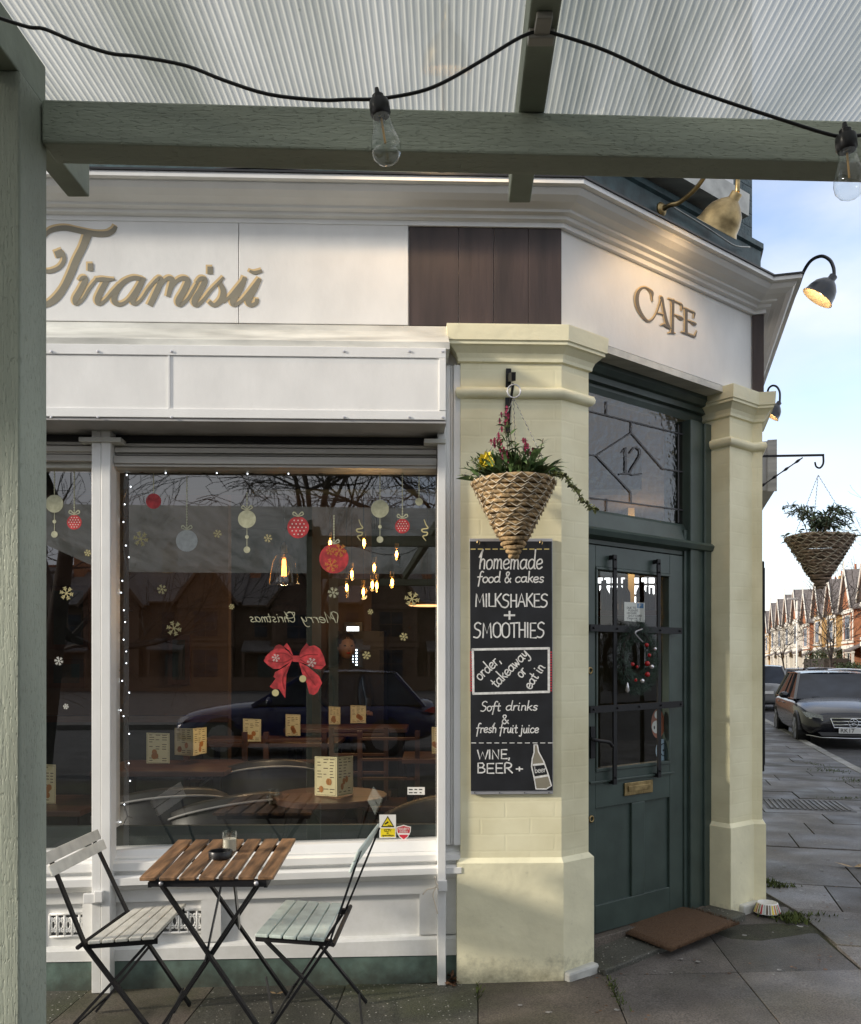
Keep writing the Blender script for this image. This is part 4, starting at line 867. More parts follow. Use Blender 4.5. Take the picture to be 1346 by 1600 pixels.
# ---- interior shell
IN = thing_part('interior_shell')
q = [FW.p2(-5.5, -.17), FW.p2(-.05, -.17), FC.p2(.1, -.31), FC.p2(1.5, -.31), FS.p2(.3, -.16), FS.p2(5.2, -.16), (-5.6, 9.75)]
def prism_floor(z): return [(x, y, z) for x, y in q]
obj('cafe_floor', MB().add(prism_floor(.11), [tuple(range(len(q)))]), 'cafefloor', IN)
obj('cafe_ceiling', MB().add(prism_floor(2.93), [tuple(reversed(range(len(q))))]), 'ceil', IN)
wl = [FS.p2(.3, -.16), FS.p2(5.2, -.16)]
obj('side_wall', MB().fbox(FS, .1, 5.4, -.2, -.16, .1, 2.95), 'cafewall', IN)
obj('back_wall', MB().box((-5.6, 9.5, .1), (3.2, 9.6, 2.95)), 'cafedark', IN)
obj('partition_wall', MB().box((-5.6, 7.0, .1), (-1.62, 7.1, 2.95)), 'cafewall', IN)
obj('partition_wall', MB().box((-1.1, 8.1, .1), (-.55, 8.2, 2.95)), 'cafewall', IN)
obj('wainscot', MB().box((-5.6, 6.94, .1), (-1.62, 6.999, 1.05)), 'cafedark', IN)
obj('dado_rail', MB().box((-5.6, 6.92, 1.0), (-1.6, 6.94, 1.05)), 'dwood', IN)
obj('end_wall', MB().box((-5.7, 4.1, .1), (-5.6, 9.6, 2.95)), 'cafewall', IN)
obj('inner_riser', MB().fbox(FW, -5.5, uL, -.17, -.14, .1, .70), 'cafedark', IN)
obj('ceiling_beam', MB().box((-5.6, 6.2, 2.7), (1.5, 6.4, 2.93)), 'cafedark', IN)
# ============================================================ pergola
VX = .031
PG = thing('pergola', 'sage green timber pergola with a ribbed clear plastic roof', 'pergola')
FP = Fr((0, 1.53), 2.4)
obj('post', MB().box((-.775, 1.43, -.03), (-.672, 1.531, 2.4252)), 'sagev', PG, bevel=.004)
for x, y in ((2.35, 1.58), (-.775, -1.72), (2.35, -1.72)): obj('post', MB().box((x, y, -.2), (x+.1, y+.1, 2.423)), 'sagev', PG, bevel=.004)
obj('beam', MB().fbox(FP, FP.px(62, 200, 0)[0]+.003, 2.5, -.066, 0, 2.35, 2.425), 'sageh', PG, bevel=.004)
obj('beam', MB().box((-.775, -1.72, 2.35), (2.5, -1.65, 2.424)), 'sageh', PG, bevel=.004)
def rafter(x, y0, y1, w=.046, z0=2.426):
    q = [(x+VX*(y0-1.5), y0), (x+w+VX*(y0-1.5), y0), (x+w+VX*(y1-1.5), y1), (x+VX*(y1-1.5), y1)]
    obj('rafter', MB().hexa([Vector((a, b, z0)) for a, b in q]+[Vector((a, b, z0+.072)) for a, b in q]), 'saged', PG, bevel=.003)
rafter(-.772, -1.75, 1.529, .098); rafter(-.766, 1.532, 1.82); rafter(.154, -1.75, 1.843); rafter(1.12, -1.75, 1.85); rafter(2.0, -1.75, 1.85)
# ribbed sheet
rm = MB(); vs = []; fs = []; x = -3.2; n = 0; zs_ = lambda y: 2.500+.022*(y+1.8)
prof = []
while x < 3.0:
    prof += [(x, 0), (x+.0062, 0), (x+.0085, .0016), (x+.0098, .0016)]; x += .0122
for y in (-1.85, 1.885):
    for (px_, dz) in prof: vs.append((px_+.02*(y-1.5)-.0, y, zs_(y)+dz))
m_ = len(prof); fs = [(i, i+1, m_+i+1, m_+i) for i in range(m_-1)]
rm.add(vs, fs); obj('roof_sheet', rm, 'roof', PG)
dm = MB()
for i in range(150):
    x = random.uniform(-1.3, 1.5); y = 1.886; dm.ball((x, y, zs_(y)-.002), random.uniform(.0015, .0035), 6)
o = obj('water_drops', dm, 'clear', PG, smooth=True); o['kind'] = 'stuff'
dm = MB()
for i in range(60):
    x = random.uniform(-.8, 1.0); y = random.uniform(.5, 1.5); dm.ball((x, y, zs_(y)-.002), random.uniform(.0015, .003), 6)
o = obj('water_drops', dm, 'clear', PG, smooth=True); o['kind'] = 'stuff'
ck = MB(); p = at(847, 40, 1.335); ck.box((p.x-.012, 1.30, 2.414), (p.x+.012, 1.36, 2.4255)); ck.box((p.x-.02, 1.335, 2.41), (p.x+.02, 1.355, 2.4255)); obj('cable_clip', ck, 'alu', PG, bevel=.002)

# festoon lights
FL = thing('festoon_lights', 'black festoon cable with clear filament bulbs strung under the pergola roof', 'string lights', (0, 1.33, 2.35))
cp = [(-40, 15), (0, 28), (45, 42), (70, 45), (120, 66), (172, 83), (215, 88), (290, 102), (350, 125), (420, 147), (500, 156), (545, 155), (592, 154), (655, 143), (700, 125), (760, 90), (815, 57), (847, 49), (880, 56), (950, 80), (1030, 118), (1060, 132), (1140, 160), (1220, 186), (1290, 208), (1322, 213), (1370, 207), (1450, 190)]
cb = MB(); cb.tube(smooth_pts([at(x, y, 1.335) for x, y in cp], 4), .0028, 6); obj('cable', cb, 'blackp', FL, smooth=True)
def fest(x, y, tilt):
    c = at(x, y, 1.325); mx = Matrix.Rotation(tilt, 4, 'Y')
    def T(mb_): return mb_
    sk = MB(); s = 1.325/1365
    sk.lathe([(.0, 22*s), (.003, 21*s), (.0045, 12*s), (.009, 9*s), (.009, 2*s), (.0145, 0), (.0155, -4*s), (.0155, -20*s), (.013, -24*s), (.0, -24*s)], c, 16, mx, cap=False); obj('bulb_socket', sk, 'blackp', FL, smooth=True, auto=40)
    g = [(.0125, -22*s), (.0135, -34*s), (.0165, -48*s), (.0215, -62*s), (.0232, -74*s), (.0215, -86*s), (.0155, -94*s), (.007, -99*s), (.0, -100*s)]
    gm = MB().lathe(g, c, 22, mx, cap=False); gg = obj('bulb', gm, 'bulbglass', FL, smooth=True)
    f = MB().lathe([(.0016, -27*s), (.0018, -66*s)], c, 8, mx); fo = link('filament', f.mesh('filament', M['filoff'])); fo.parent = gg
    fo.data.transform(WM['festoon_lights'])
    s2 = MB().lathe([(.006, -24*s), (.003, -40*s)], c, 8, mx); so_ = link('glass_stem', s2.mesh('glass_stem', M['bulbglass'], True)); so_.parent = gg; so_.data.transform(WM['festoon_lights'])
fest(592, 158, R(-9)); fest(1322, 212, R(-5))

# ============================================================ gooseneck lamps
def goose(label, base, pts, neck, axis, scale, mshade, marm, energy, rose=True, parent=None, group='gooseneck lamps over the fascia', base_n=None):
    t = thing('gooseneck_lamp', label, 'wall lamp', tuple(base), group)
    obj('arm', MB().tube(smooth_pts(pts, 5), .011*scale, 10), marm, t, smooth=True)
    if rose:
        q = base_n.to_track_quat('Z', 'Y').to_matrix().to_4x4(); obj('wall_rose', MB().lathe([(.034, -.004), (.034, .004), (.026, .012), (.014, .016), (.012, .03)], base, 20, q), marm, t, smooth=True, auto=40)
    q = (-axis.normalized()).to_track_quat('Z', 'Y').to_matrix().to_4x4()
    pr = [(.022, .0), (.026, -.004), (.026, -.03), (.03, -.034), (.052, -.05), (.078, -.08), (.092, -.115), (.098, -.15), (.108, -.165)]
    pr = [(r*scale, z*scale) for r, z in pr]
    outp = MB().lathe(pr, neck, 28, q, cap=False); obj('lamp_shade', outp, mshade, t, smooth=True, auto=60)
    inner = MB().lathe([(max(.004, r-.003*scale), z-.001*scale) for r, z in pr[2:]], neck, 28, q, cap=False); obj('shade_lining', inner, 'lampwarm', t, smooth=True)
    bc = neck+axis.normalized()*.105*scale
    obj('bulb', MB().ball(tuple(bc), .028*scale, 12), 'bulb', t, smooth=True)
    l = bpy.data.lights.new('lamp_light', 'SPOT'); l.energy = energy; l.color = (1, .68, .38); l.shadow_soft_size = .03; l.spot_size = R(125); l.spot_blend = .6
    lo = bpy.data.objects.new('lamp_light', l); COL.objects.link(lo); lo.location = neck+axis.normalized()*.145*scale; lo.rotation_euler = (-axis).to_track_quat('Z', 'Y').to_euler()
    return t
nC = FC.n.to_3d(); nW = FW.n.to_3d(); nS = FS.n.to_3d(); Z3 = Vector((0, 0, 1))
b = FC.w(1034, 327, .075)
nk = FC.w(1153, 300, .50)
pts = [b, b+nC*.05+Z3*-.0, FC.w(1062, 316, .16), FC.w(1088, 294, .25), FC.w(1106, 268, .32), FC.w(1124, 236, .40), FC.w(1146, 240, .46), FC.w(1153, 262, .49), nk+Z3*.03, nk]
goose('brass gooseneck lamp with round wall rose on the teal band above the cafe lettering', b, pts, nk, (-Z3*.74-nC*.66), 1.0, 'brass', 'brassold', 2.6, True, base_n=nC)
nk = at(1304, 430, 5.35)
pts = [at(1225, 500, 5.75), at(1246, 452, 5.6), at(1256, 425, 5.55), at(1268, 407, 5.48), at(1284, 400, 5.42), at(1297, 406, 5.38), at(1303, 418, 5.35), nk]
goose('dark grey gooseneck lamp with glowing shade hanging against blue sky', pts[0], pts, nk, (-Z3*.80-Vector((.62, -.25, 0))*.9), .95, 'lampgrey', 'lampgrey', 3, False)
nk = at(1219, 628, 9.3)
pts = [at(1199, 640, 9.7), at(1200, 612, 9.5), at(1206, 603, 9.4), at(1214, 604, 9.35), at(1219, 613, 9.3), nk]
goose('smallest and farthest dark gooseneck lamp just right of the second yellow pier', pts[0], pts, nk, (-Z3*.80-Vector((.62, -.25, 0))*.9), 1.0, 'lampgrey', 'lampgrey', 3, False)
b = FW.pt(FW.px(690, 300)[0], .06, 3.72); nk = FW.pt(FW.px(690, 300)[0], .5, 4.02)
goose('brass gooseneck lamp over the white cornice hidden behind the pergola beam', b, [b, b+nW*.1, b+nW*.25+Z3*.25, b+nW*.38+Z3*.38, nk+Z3*.05, nk], nk, (-Z3*.9+nW*-.4), 1, 'brass', 'brassold', 7, True, base_n=nW)

# ============================================================ hanging baskets
def leafstrip(mb, c, ax, l, w, bend, sd):
    ax = ax.normalized(); side = ax.cross(Vector((0, 0, 1))); side = side.normalized() if side.length > .05 else Vector((1, 0, 0))
    side = (Matrix.Rotation(sd, 3, ax) @ side)
    P = []; p = Vector(c); d = ax.copy()
    for i in range(4):
        ww = w*(.35, 1, .75, .02)[i]/2; P.append((p+side*ww, p-side*ww)); p = p+d*l/3; d = (d+Vector((0, 0, -bend))).normalized()
    vs = [q for a in P for q in a]; mb.add(vs, [(0, 1, 3, 2), (2, 3, 5, 4), (4, 5, 7, 6)])
def basket(label, top, rad, hgt, hook, mw, rim_tilt=0, plants='a', tip=None):
    t = thing('hanging_basket', label, 'hanging basket', tuple(top), 'cone shaped wicker hanging baskets')
    n = 18; tip = tip or Vector((0, 0, 0))
    for i in range(n):
        f = (i+.5)/n; r = rad*(1-f)**.92+.008; cc = top-Z3*hgt*f+tip*f; cr_ = hgt/n*.56
        pts = []; ph = random.uniform(0, 6)
        for k in range(29):
            a = 2*math.pi*k/28; rr = r*(1+.018*math.sin(3*a+ph))+random.uniform(-.002, .002); pts.append(cc+Vector((rr*math.cos(a), rr*math.sin(a), .004*math.sin(2*a+ph))))
        obj('coil', MB().tube(pts, [cr_*random.uniform(.88, 1.08) for _ in pts], 7), mw, t, smooth=True)
    tw = MB()
    for i in range(n-5):
        f = (i+.5)/n; r = rad*(1-f)**.92+.008+hgt/n*.56; cc = top-Z3*hgt*f+tip*f; h_ = hgt/n*.55; K = max(8, int(20*(1-f)))
        tw.tube([cc+Vector((r*math.cos(math.pi*k/K), r*math.sin(math.pi*k/K), h_*(1 if k % 2 else -1)+.0)) for k in range(2*K+1)], .0022, 4)
    o = obj('twine', tw, 'twine', t); o['kind'] = 'stuff'
    obj('soil', MB().lathe([(rad*.95, -.01), (rad*.5, .012), (.0, .018)], top, 20), 'soil', t, smooth=True)
    for a in (R(200), R(-20), R(80)):
        e = top+Vector((rad*math.cos(a), rad*math.sin(a), 0)); pts = []
        N_ = 44
        for k in range(N_+1):
            f = k/N_; p = hook.lerp(e, f); pts.append(p+Vector((.0022*math.sin(k*2.1), .0022*math.cos(k*2.1), 0)))
        obj('chain', MB().tube(pts, [(.0024 if k % 2 else .0009) for k in range(N_+1)], 5), 'chain', t)
    fol = MB(); pet = MB(); fo2 = MB(); st = MB(); yl = MB()
    if plants == 'a':
        for _ in range(260):
            a = random.uniform(0, 6.28); rr = rad*math.sqrt(random.random())*.95; c = top+Vector((rr*math.cos(a), rr*math.sin(a), random.uniform(0, .05)))
            d = Vector((math.cos(a)*random.uniform(.2, 1.1), math.sin(a)*random.uniform(.2, 1.1), random.uniform(.2, 1.1)))
            leafstrip(fol, c, d, random.uniform(.05, .11), random.uniform(.014, .026), random.uniform(.15, .5), random.uniform(-1, 1))
        for (dx, dz, hh) in ((-.035, .27, 1), (-.045, .24, 1), (-.075, .15, 1), (-.06, .17, 1), (.045, .14, 1), (.06, .12, 1), (-.045, .11, 1), (-.03, .10, 1), (-.05, .09, 1), (.10, .14, 0), (.12, .17, 0), (-.02, .20, 0), (-.10, .11, 0), (.0, .15, 0), (.02, .12, 0), (-.15, .10, 0)):
            b0 = top+Vector((dx*.6, -.03, .02)); e0 = top+Vector((dx, -.05, dz)); st.tube([b0, (b0+e0)/2+Vector((.008, 0, 0)), e0], .0022, 4)
            for q in range(12): leafstrip(fol, b0.lerp(e0, .1+.075*q), Vector((random.uniform(-1, 1), random.uniform(-1, .2), random.uniform(.1, .9))), random.uniform(.03, .055), .009, .3, random.uniform(-1, 1))
            if hh:
                for _ in range(5):
                    c = e0+Vector((random.gauss(0, .012), random.gauss(0, .01), random.gauss(0, .012)))
                    for q in range(4): leafstrip(pet, c, Vector((math.cos(q*1.6), random.uniform(-.5, .2), math.sin(q*1.6))), .014, .011, .1, 0)
        for (dx, dz) in ((-.135, .075), (-.118, .085), (-.108, .06), (-.14, .05)):
            c = top+Vector((dx, -.09, dz))
            for q in range(6): leafstrip(yl, c, Vector((math.cos(q*1.05), -.35, math.sin(q*1.05))), .024, .022, .05, 1.2)
        # trailing variegated ivy to the right
        path = [top+Vector(q) for q in ((.12, -.05, .01), (.17, -.07, .015), (.21, -.08, .0), (.245, -.08, -.045), (.275, -.07, -.085), (.31, -.06, -.115), (.345, -.05, -.13))]
        pp = smooth_pts(path, 6); st.tube(pp, .0022, 4)
        for p in pp:
            for _ in range(4): leafstrip(fo2, p, Vector((random.uniform(-1, 1), random.uniform(-1, .6), random.uniform(-.8, 1))), random.uniform(.014, .026), random.uniform(.01, .016), .1, random.uniform(-1, 1))
        for sx, ln in ((-.16, .06), (-.19, .05)):
            p0 = top+Vector((sx*.8, -.06, .03))
            for k in range(14): leafstrip(fo2 if k % 3 == 0 else fol, p0+Vector((-k*.005, 0, .05*math.sin(k*.3))), Vector((random.uniform(-1, .3), -.5, random.uniform(-.5, 1))), .02, .008, .1, 0)
        obj('flower', pet, 'pink', t)['kind'] = 'stuff'; obj('pansy', yl, 'yellow', t, label='yellow pansy at the left rim')['kind'] = 'stuff'
        obj('trailing_ivy', fo2, 'leafv', t)['kind'] = 'stuff'
    else:
        for _ in range(26):
            a = random.uniform(0, 6.28); rr = rad*.5*random.random(); c = top+Vector((rr*math.cos(a), rr*math.sin(a), .0)); lean = random.choice([-.7, -.3, .4, .8, .9])
            hh = random.uniform(.08, .19); e = c+Vector((lean*.11+random.uniform(-.02, .02), random.uniform(-.06, .06), hh)); e2 = e+Vector((lean*.10, 0, -.03)); pp = smooth_pts([c, (c+e)/2+Vector((0, 0, .02)), e, e2], 5); st.tube(pp, .0028, 4)
            for p in pp[3:]:
                for _q in range(3): leafstrip(fol, p, Vector((random.uniform(-1, 1), random.uniform(-1, 1), random.uniform(-.6, .8))), random.uniform(.03, .05), random.uniform(.007, .012), .2, random.uniform(-1, 1))
        for _ in range(120):
            a = random.uniform(0, 6.28); rr = rad*random.uniform(.4, 1.1); c = top+Vector((rr*math.cos(a), rr*math.sin(a), random.uniform(-.02, .04)))
            leafstrip(fol, c, Vector((math.cos(a), math.sin(a), random.uniform(-.3, .8))), random.uniform(.03, .06), random.uniform(.01, .018), .3, random.uniform(-1, 1))
    obj('foliage', fol, 'leaf' if plants == 'a' else 'leaf2', t)['kind'] = 'stuff'; obj('stems', st, 'stem', t)['kind'] = 'stuff'
    return t
bt = FW.w(803, 752, .25); hk = FW.w(803, 622, .25)
bsk = basket('golden wicker cone basket with pink and yellow flowers above the chalkboard', bt, .168, .33, hk, 'wick')
br = thing('basket_bracket', 'black iron bracket holding the flower basket on the yellow front pier', 'bracket', tuple(FW.w(798, 600, .0)))
obj('wall_plate', MB().bar(FW.w(795, 576, .008), FW.w(793, 676, .008), .024, .008, nW), 'black', br)
obj('arm', MB().bar(FW.w(797, 590, .012), FW.w(803, 588, .27), .018, .035), 'black', br)
obj('brace', MB().tube([FW.w(794, 668, .012), FW.w(798, 630, .14), FW.w(802, 600, .22)], .006, 6), 'black', br)
rg = MB(); c = FW.w(803.5, 611, .262); rg.tube([c+Vector((.028*math.cos(k*.2618), 0, .028*math.sin(k*.2618))) for k in range(25)], .003, 6, caps=False); obj('ring', rg, 'steel', br, smooth=True)
B2Y = 5.42
bt2 = at(1282, 838, B2Y); hk2 = at(1279, 742, B2Y)
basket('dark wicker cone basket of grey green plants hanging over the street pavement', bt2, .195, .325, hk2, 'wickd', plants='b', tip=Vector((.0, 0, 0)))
b2 = thing('basket_bracket', 'long black iron bracket with twisted brace and hook over the street', 'bracket', tuple(at(1190, 713, B2Y)))
obj('arm', MB().bar(at(1180, 713, B2Y), at(1288, 711, B2Y), .012, .012), 'black', b2)
obj('hook', MB().tube(smooth_pts([at(x, y, B2Y) for x, y in ((1287, 712), (1287, 724), (1282, 731), (1276, 729), (1274, 722))]), .006, 6), 'black', b2, smooth=True)
pp = [at(1184+k*1.2, 764-k*.83, B2Y) for k in range(60)]; obj('twisted_brace', MB().tube(pp, [.004+.0055*abs(math.sin(k*.21))**6 for k in range(60)], 6), 'black', b2, smooth=True)
mc = thing('wall_menu_case', 'thin black case on the street wall seen edge on beside the second pier', 'notice case', tuple(FS.pt(.7, .06, 1.4)))
obj('case', MB().fbox(FS, .5, 1.0, .001, .118, .79, 2.1), 'black', mc, bevel=.004); obj('case_door', MB().fbox(FS, .52, .98, .119, .124, .83, 2.06), 'blackp', mc)
bb_ = thing('projecting_box_sign', 'pale grey box projecting from the street wall behind the basket bracket', 'sign', tuple(FS.pt(3, .2, 3)))
obj('box', MB().fbox(FS, 2.05, 4.2, .001, .36, 2.83, 3.22), 'soffit', bb_, bevel=.004); obj('edge_trim', MB().fbox(FS, 2.035, 2.05, .30, .37, 2.82, 3.225), 'alu', bb_)

# ============================================================ chalkboard
CBt = thing('chalkboard', 'tall black chalkboard menu screwed to the yellow front pier', 'chalkboard', tuple(FW.w(799, 1040, .02)))
c4 = [FW.w(x, y, .006) for x, y in ((736, 1241), (864, 1240), (863, 842), (734, 842))]
obj('backing', MB().poly(c4, nW*.012), 'steel', CBt, bevel=.001)
c5 = [FW.w(x, y, .0185) for x, y in ((736, 1236), (863.5, 1235), (862.5, 846), (734.5, 846))]
obj('board', MB().poly(c5, nW*.004), 'chalkb', CBt)
dB = .0232
ch = MB(); W2 = 1.75
text(ch, FW, 'homemade', 748, 889, 30, 2.2, dB, width=100, slant=.12, jit=.4)
text(ch, FW, 'food & cakes', 746, 910, 17, 2.0, dB, width=104, slant=.1, jit=.4)
text(ch, FW, 'MILKSHAKES', 742, 948, 20, 2.3, dB, width=115, jit=.8)
text(ch, FW, '+', 787, 972, 22, 3.0, dB, width=19)
text(ch, FW, 'SMOOTHIES', 740, 996, 23, 2.3, dB, width=112, jit=.8)
text(ch, FW, 'order,', 750, 1064, 19, 1.9, dB, width=46, rot=42, jit=.3)
text(ch, FW, 'takeaway', 776, 1076, 19, 1.9, dB, width=74, rot=46, jit=.3)
text(ch, FW, 'or', 815, 1060, 18, 1.9, dB, width=14, rot=48)
text(ch, FW, 'eat in', 829, 1078, 18, 1.9, dB, width=42, rot=56, jit=.3)
text(ch, FW, 'Soft', 751, 1111, 15, 1.7, dB, width=31, slant=.15); text(ch, FW, 'drinks', 790, 1110, 15, 1.7, dB, width=50, slant=.15)
text(ch, FW, '&', 784, 1131, 14, 1.8, dB, width=12)
text(ch, FW, 'fresh fruit juice', 744, 1145, 15, 1.7, dB, width=98, slant=.12, jit=.4)
text(ch, FW, 'WINE,', 746, 1186, 14, 2.2, dB, width=53, jit=.5); text(ch, FW, 'BEER', 745, 1208, 15, 2.3, dB, width=57, jit=.5); text(ch, FW, '+', 806, 1207, 11, 2.2, dB, width=12)
for p in ([(739, 1015), (858, 1013)], [(858, 1013), (858, 1081)], [(858, 1081), (740, 1084)], [(740, 1084), (739, 1015)]): ribbon(ch, FW, [(a, b, 3.6) for a, b in p], dB+.0006, 1, False)
obj('chalk_lettering', ch, 'chalk', CBt)['kind'] = 'stuff'
yd = MB(); x = 736
while x < 860:
    ribbon(yd, FW, [(x, 858, 1.8), (x+7, 858, 1.8)], dB, 1, False); x += 11.5
obj('dashed_line', yd, 'yelchalk', CBt)['kind'] = 'stuff'
yd = MB(); x = 737
while x < 862:
    ribbon(yd, FW, [(x, 1161, 1.2), (x+7, 1161, 1.2)], dB, 1, False); x += 12
obj('dashed_line', yd, 'chalk', CBt)['kind'] = 'stuff'
rd = MB()
for y in range(1018, 1080, 4):
    for (a, b) in ((734.8, 738), (860, 862.8)): ppoly(rd, FW, [(a, y+2.2), (b, y+2.2), (b, y), (a, y)], dB)
obj('red_check_edge', rd, 'sred', CBt)['kind'] = 'stuff'
bo = [(835, 1164), (840, 1164), (842, 1175), (850, 1190), (856, 1207), (862, 1228), (854, 1233), (838, 1233), (835, 1215), (831, 1198), (832, 1186), (835, 1176)]
e = MB(); ribbon(e, FW, [(x, y, 2) for x, y in bo+[bo[0]]], dB+.0012, 1, False); ppoly(e, FW, [(834, 1214), (858, 1210), (859, 1213), (835, 1217)][::-1], dB+.001)
ppoly(e, FW, [(833, 1194), (851, 1192), (852, 1195), (833, 1197)][::-1], dB+.0014)
f_ = MB(); ppoly(f_, FW, bo[::-1], dB+.0006); obj('bottle_drawing', f_, 'tan', CBt); obj('bottle_outline', e, 'chalk', CBt)
lb_ = MB(); ppoly(lb_, FW, [(834, 1213.5), (857.5, 1209.5), (851.5, 1195.5), (833, 1197.5)], dB+.0008); obj('bottle_label', lb_, 'chalkb', CBt)
lt = MB(); text(lt, FW, 'beer', 836, 1208, 10, .9, dB+.0018, width=18, rot=6); obj('bottle_lettering', lt, 'chalk', CBt)['kind'] = 'stuff'
for x, y in ((748, 848), (846, 848)):
    h = MB(); c = FW.w(x, y, .03); h.tube([c+Vector((.006*math.cos(a), 0, .010*math.sin(a))) for a in [k*.4 for k in range(-3, 9)]], .0018, 5); obj('hook', h, 'brassold', CBt)
sc_ = MB()
for x in (742, 781, 820, 858): sc_.ball(FW.w(x, 1239, .0195), .003, 6)
obj('screws', sc_, 'blackp', CBt)['kind'] = 'stuff'

# ============================================================ terrace furniture
def TZ(p, z): return Vector((p[0], p[1], z))
def pxz(x, y, z):  # point at height z seen at the pixel
    Y = (EYE-z)*F/(y-HY); return Vector(((x-CX)/F*Y, Y, z))
TT = thing('bistro_table', 'small folding bistro table with brown slatted top and black legs', 'table', (-.8, 3.4, 0))
fl, frr, bl, brr = pxz(216, 1371, .71), pxz(432, 1369, .71), pxz(277, 1312, .71), pxz(466, 1310, .71)
for i in range(7):
    a, b = i/7+.008, (i+.78)/7+.012; q = [fl.lerp(frr, a), fl.lerp(frr, b), bl.lerp(brr, b), bl.lerp(brr, a)]
    dn = Vector((0, 0, -.014)); mb = MB().hexa([p+dn for p in q]+q); obj('slat', mb, 'wood', TT, bevel=.003)
yf, yb = fl.y+.03, bl.y-.05
for (y, x0, x1) in ((yf, fl.x+.035, frr.x-.035), (yb, bl.x+.02, brr.x-.02)): obj('cross_rail', MB().bar((x0, y, .683), (x1, y, .683), .02, .024), 'black', TT)
for x0, x1, xa, xb in ((fl.x+.03, bl.x+.03, 0, 0), (frr.x-.04, brr.x-.04, 0, 0)): obj('side_rail', MB().bar((x0, yf, .675), (x1, yb, .675), .012, .018), 'black', TT)
def gl_(x, y): return G(x, y)+.008
legs = [((fl.x+.07, yf, .68), (-.50, 3.10)), ((frr.x-.07, yf+.02, .68), (-1.07, 3.12)), ((bl.x+.05, yb, .68), (-.62, 3.82)), ((brr.x-.05, yb+.0, .68), (-1.08, 3.80))]
for a, b in legs: obj('leg', MB().bar(a, (b[0], b[1], gl_(*b)), .011, .024, (0, 1, 0)), 'black', TT)
obj('foot_rod', MB().tube([(-.60, 3.32, .13), (-.70, 3.72, .12)], .006, 6), 'black', TT); obj('foot_rod', MB().tube([(-.97, 3.3, .14), (-1.0, 3.7, .13)], .006, 6), 'black', TT)
obj('stay', MB().bar((-.745, yf+.03, .67), (-.80, yf+.02, .40), .006, .016, (0, 1, 0)), 'lampgrey', TT); obj('stay', MB().bar((-.70, yf+.04, .67), (-.78, yb-.1, .38), .006, .016, (0, 1, 0)), 'lampgrey', TT)
for x in (fl.x+.075, frr.x-.07):
    h = MB().ball((x, yf-.014, .685), .009, 8); obj('bolt', h, 'steel', TT, smooth=True)
def bistro(label, seat, mslat, back, feet, gap=0, grp='folding bistro chairs'):
    # seat: near-left, near-right, far-right, far-left points at seat height; back: (near top, far top); feet: front near, front far, rear near, rear far ; front = side towards the table
    t = thing('bistro_chair', label, 'chair', (sum(p.x for p in seat)/4, sum(p.y for p in seat)/4, 0), grp)
    nl, nr, fr_, fll = seat
    for i in range(5):
        a, b = i/5+.01, (i+.84)/5+.02; q = [nl.lerp(nr, a), nl.lerp(nr, b), fll.lerp(fr_, b), fll.lerp(fr_, a)]
        obj('seat_slat', MB().hexa([p+Vector((0, 0, -.013)) for p in q]+q), mslat, t, bevel=.003)
    sgn = 1 if back[0].x < nl.x else -1
    bk = (nl, fll) if sgn == 1 else (nr, fr_); ft = (nr, fr_) if sgn == 1 else (nl, fll)
    for (A, Bq, yo) in ((bk[0], ft[0], .035), (bk[1], ft[1], -.035)): obj('seat_rail', MB().bar(A+Vector((-.02*sgn, yo, -.026)), Bq+Vector((0, yo, -.026)), .02, .022), 'black', t)
    for i, (tp, A, yo) in enumerate(((back[0], bk[0], .02), (back[1], bk[1], -.02))):
        p0 = tp+Vector((0, yo, 0)); p1 = A+Vector((-.015*sgn, yo, -.02)); ff = feet[i]; p2 = Vector((ff[0], ff[1]+yo, gl_(ff[0], ff[1])))
        pm = p1.lerp(p2, .45)
        obj('upright', MB().bar(p0, p1, .008, .024, (0, 1, 0)), 'black', t); obj('leg', MB().bar(p1, p2, .010, .024, (0, 1, 0)), 'black', t)
        rr = feet[2+i]; q0 = ft[i]+Vector((-.03*sgn, yo*1.6, -.03)); q1 = Vector((rr[0], rr[1]+yo*1.6, gl_(rr[0], rr[1]))); obj('leg', MB().bar(q0, q1, .010, .022, (0, 1, 0)), 'black', t)
    bn, bf = back
    dirn = (bk[0]-back[0]); 
    for f in (.03, .165):
        a = bn.lerp(bk[0], f)+Vector((0, -.035, 0)); b = bf.lerp(bk[1], f)+Vector((0, .03, 0)); up = (bn-bk[0]).normalized()
        obj('back_slat', MB().bar(a+Vector((.008*sgn, 0, 0)), b+Vector((.008*sgn, 0, 0)), .010, .042, up), mslat, t, bevel=.003)
    for (k0, k1, s_) in ((0, 1, .85), (2, 3, .9)):
        a = (bk if k0 == 0 else ft); 
        p = a[0].lerp(Vector((feet[k0][0], feet[k0][1], 0)), s_); q = a[1].lerp(Vector((feet[k1][0], feet[k1][1], 0)), s_)
        obj('foot_rod', MB().tube([p, q], .005, 6), 'black', t)
    obj('seat_rod', MB().tube([bk[0]+Vector((-.03*sgn, -.01, -.02)), bk[1]+Vector((-.03*sgn, .02, -.02))], .009, 6), 'black', t)
    return t
bistro('cream white slatted folding chair left of the brown table by the green post', [pxz(136, 1471, .45), pxz(242, 1463, .45), pxz(292, 1411, .45), pxz(209, 1419, .45)], 'slatw',
       (Vector((-1.375, 3.12, .775)), Vector((-1.40, 3.62, .755))), ((-.95, 3.2), (-1.03, 3.76), (-1.44, 3.2), (-1.41, 3.72)))
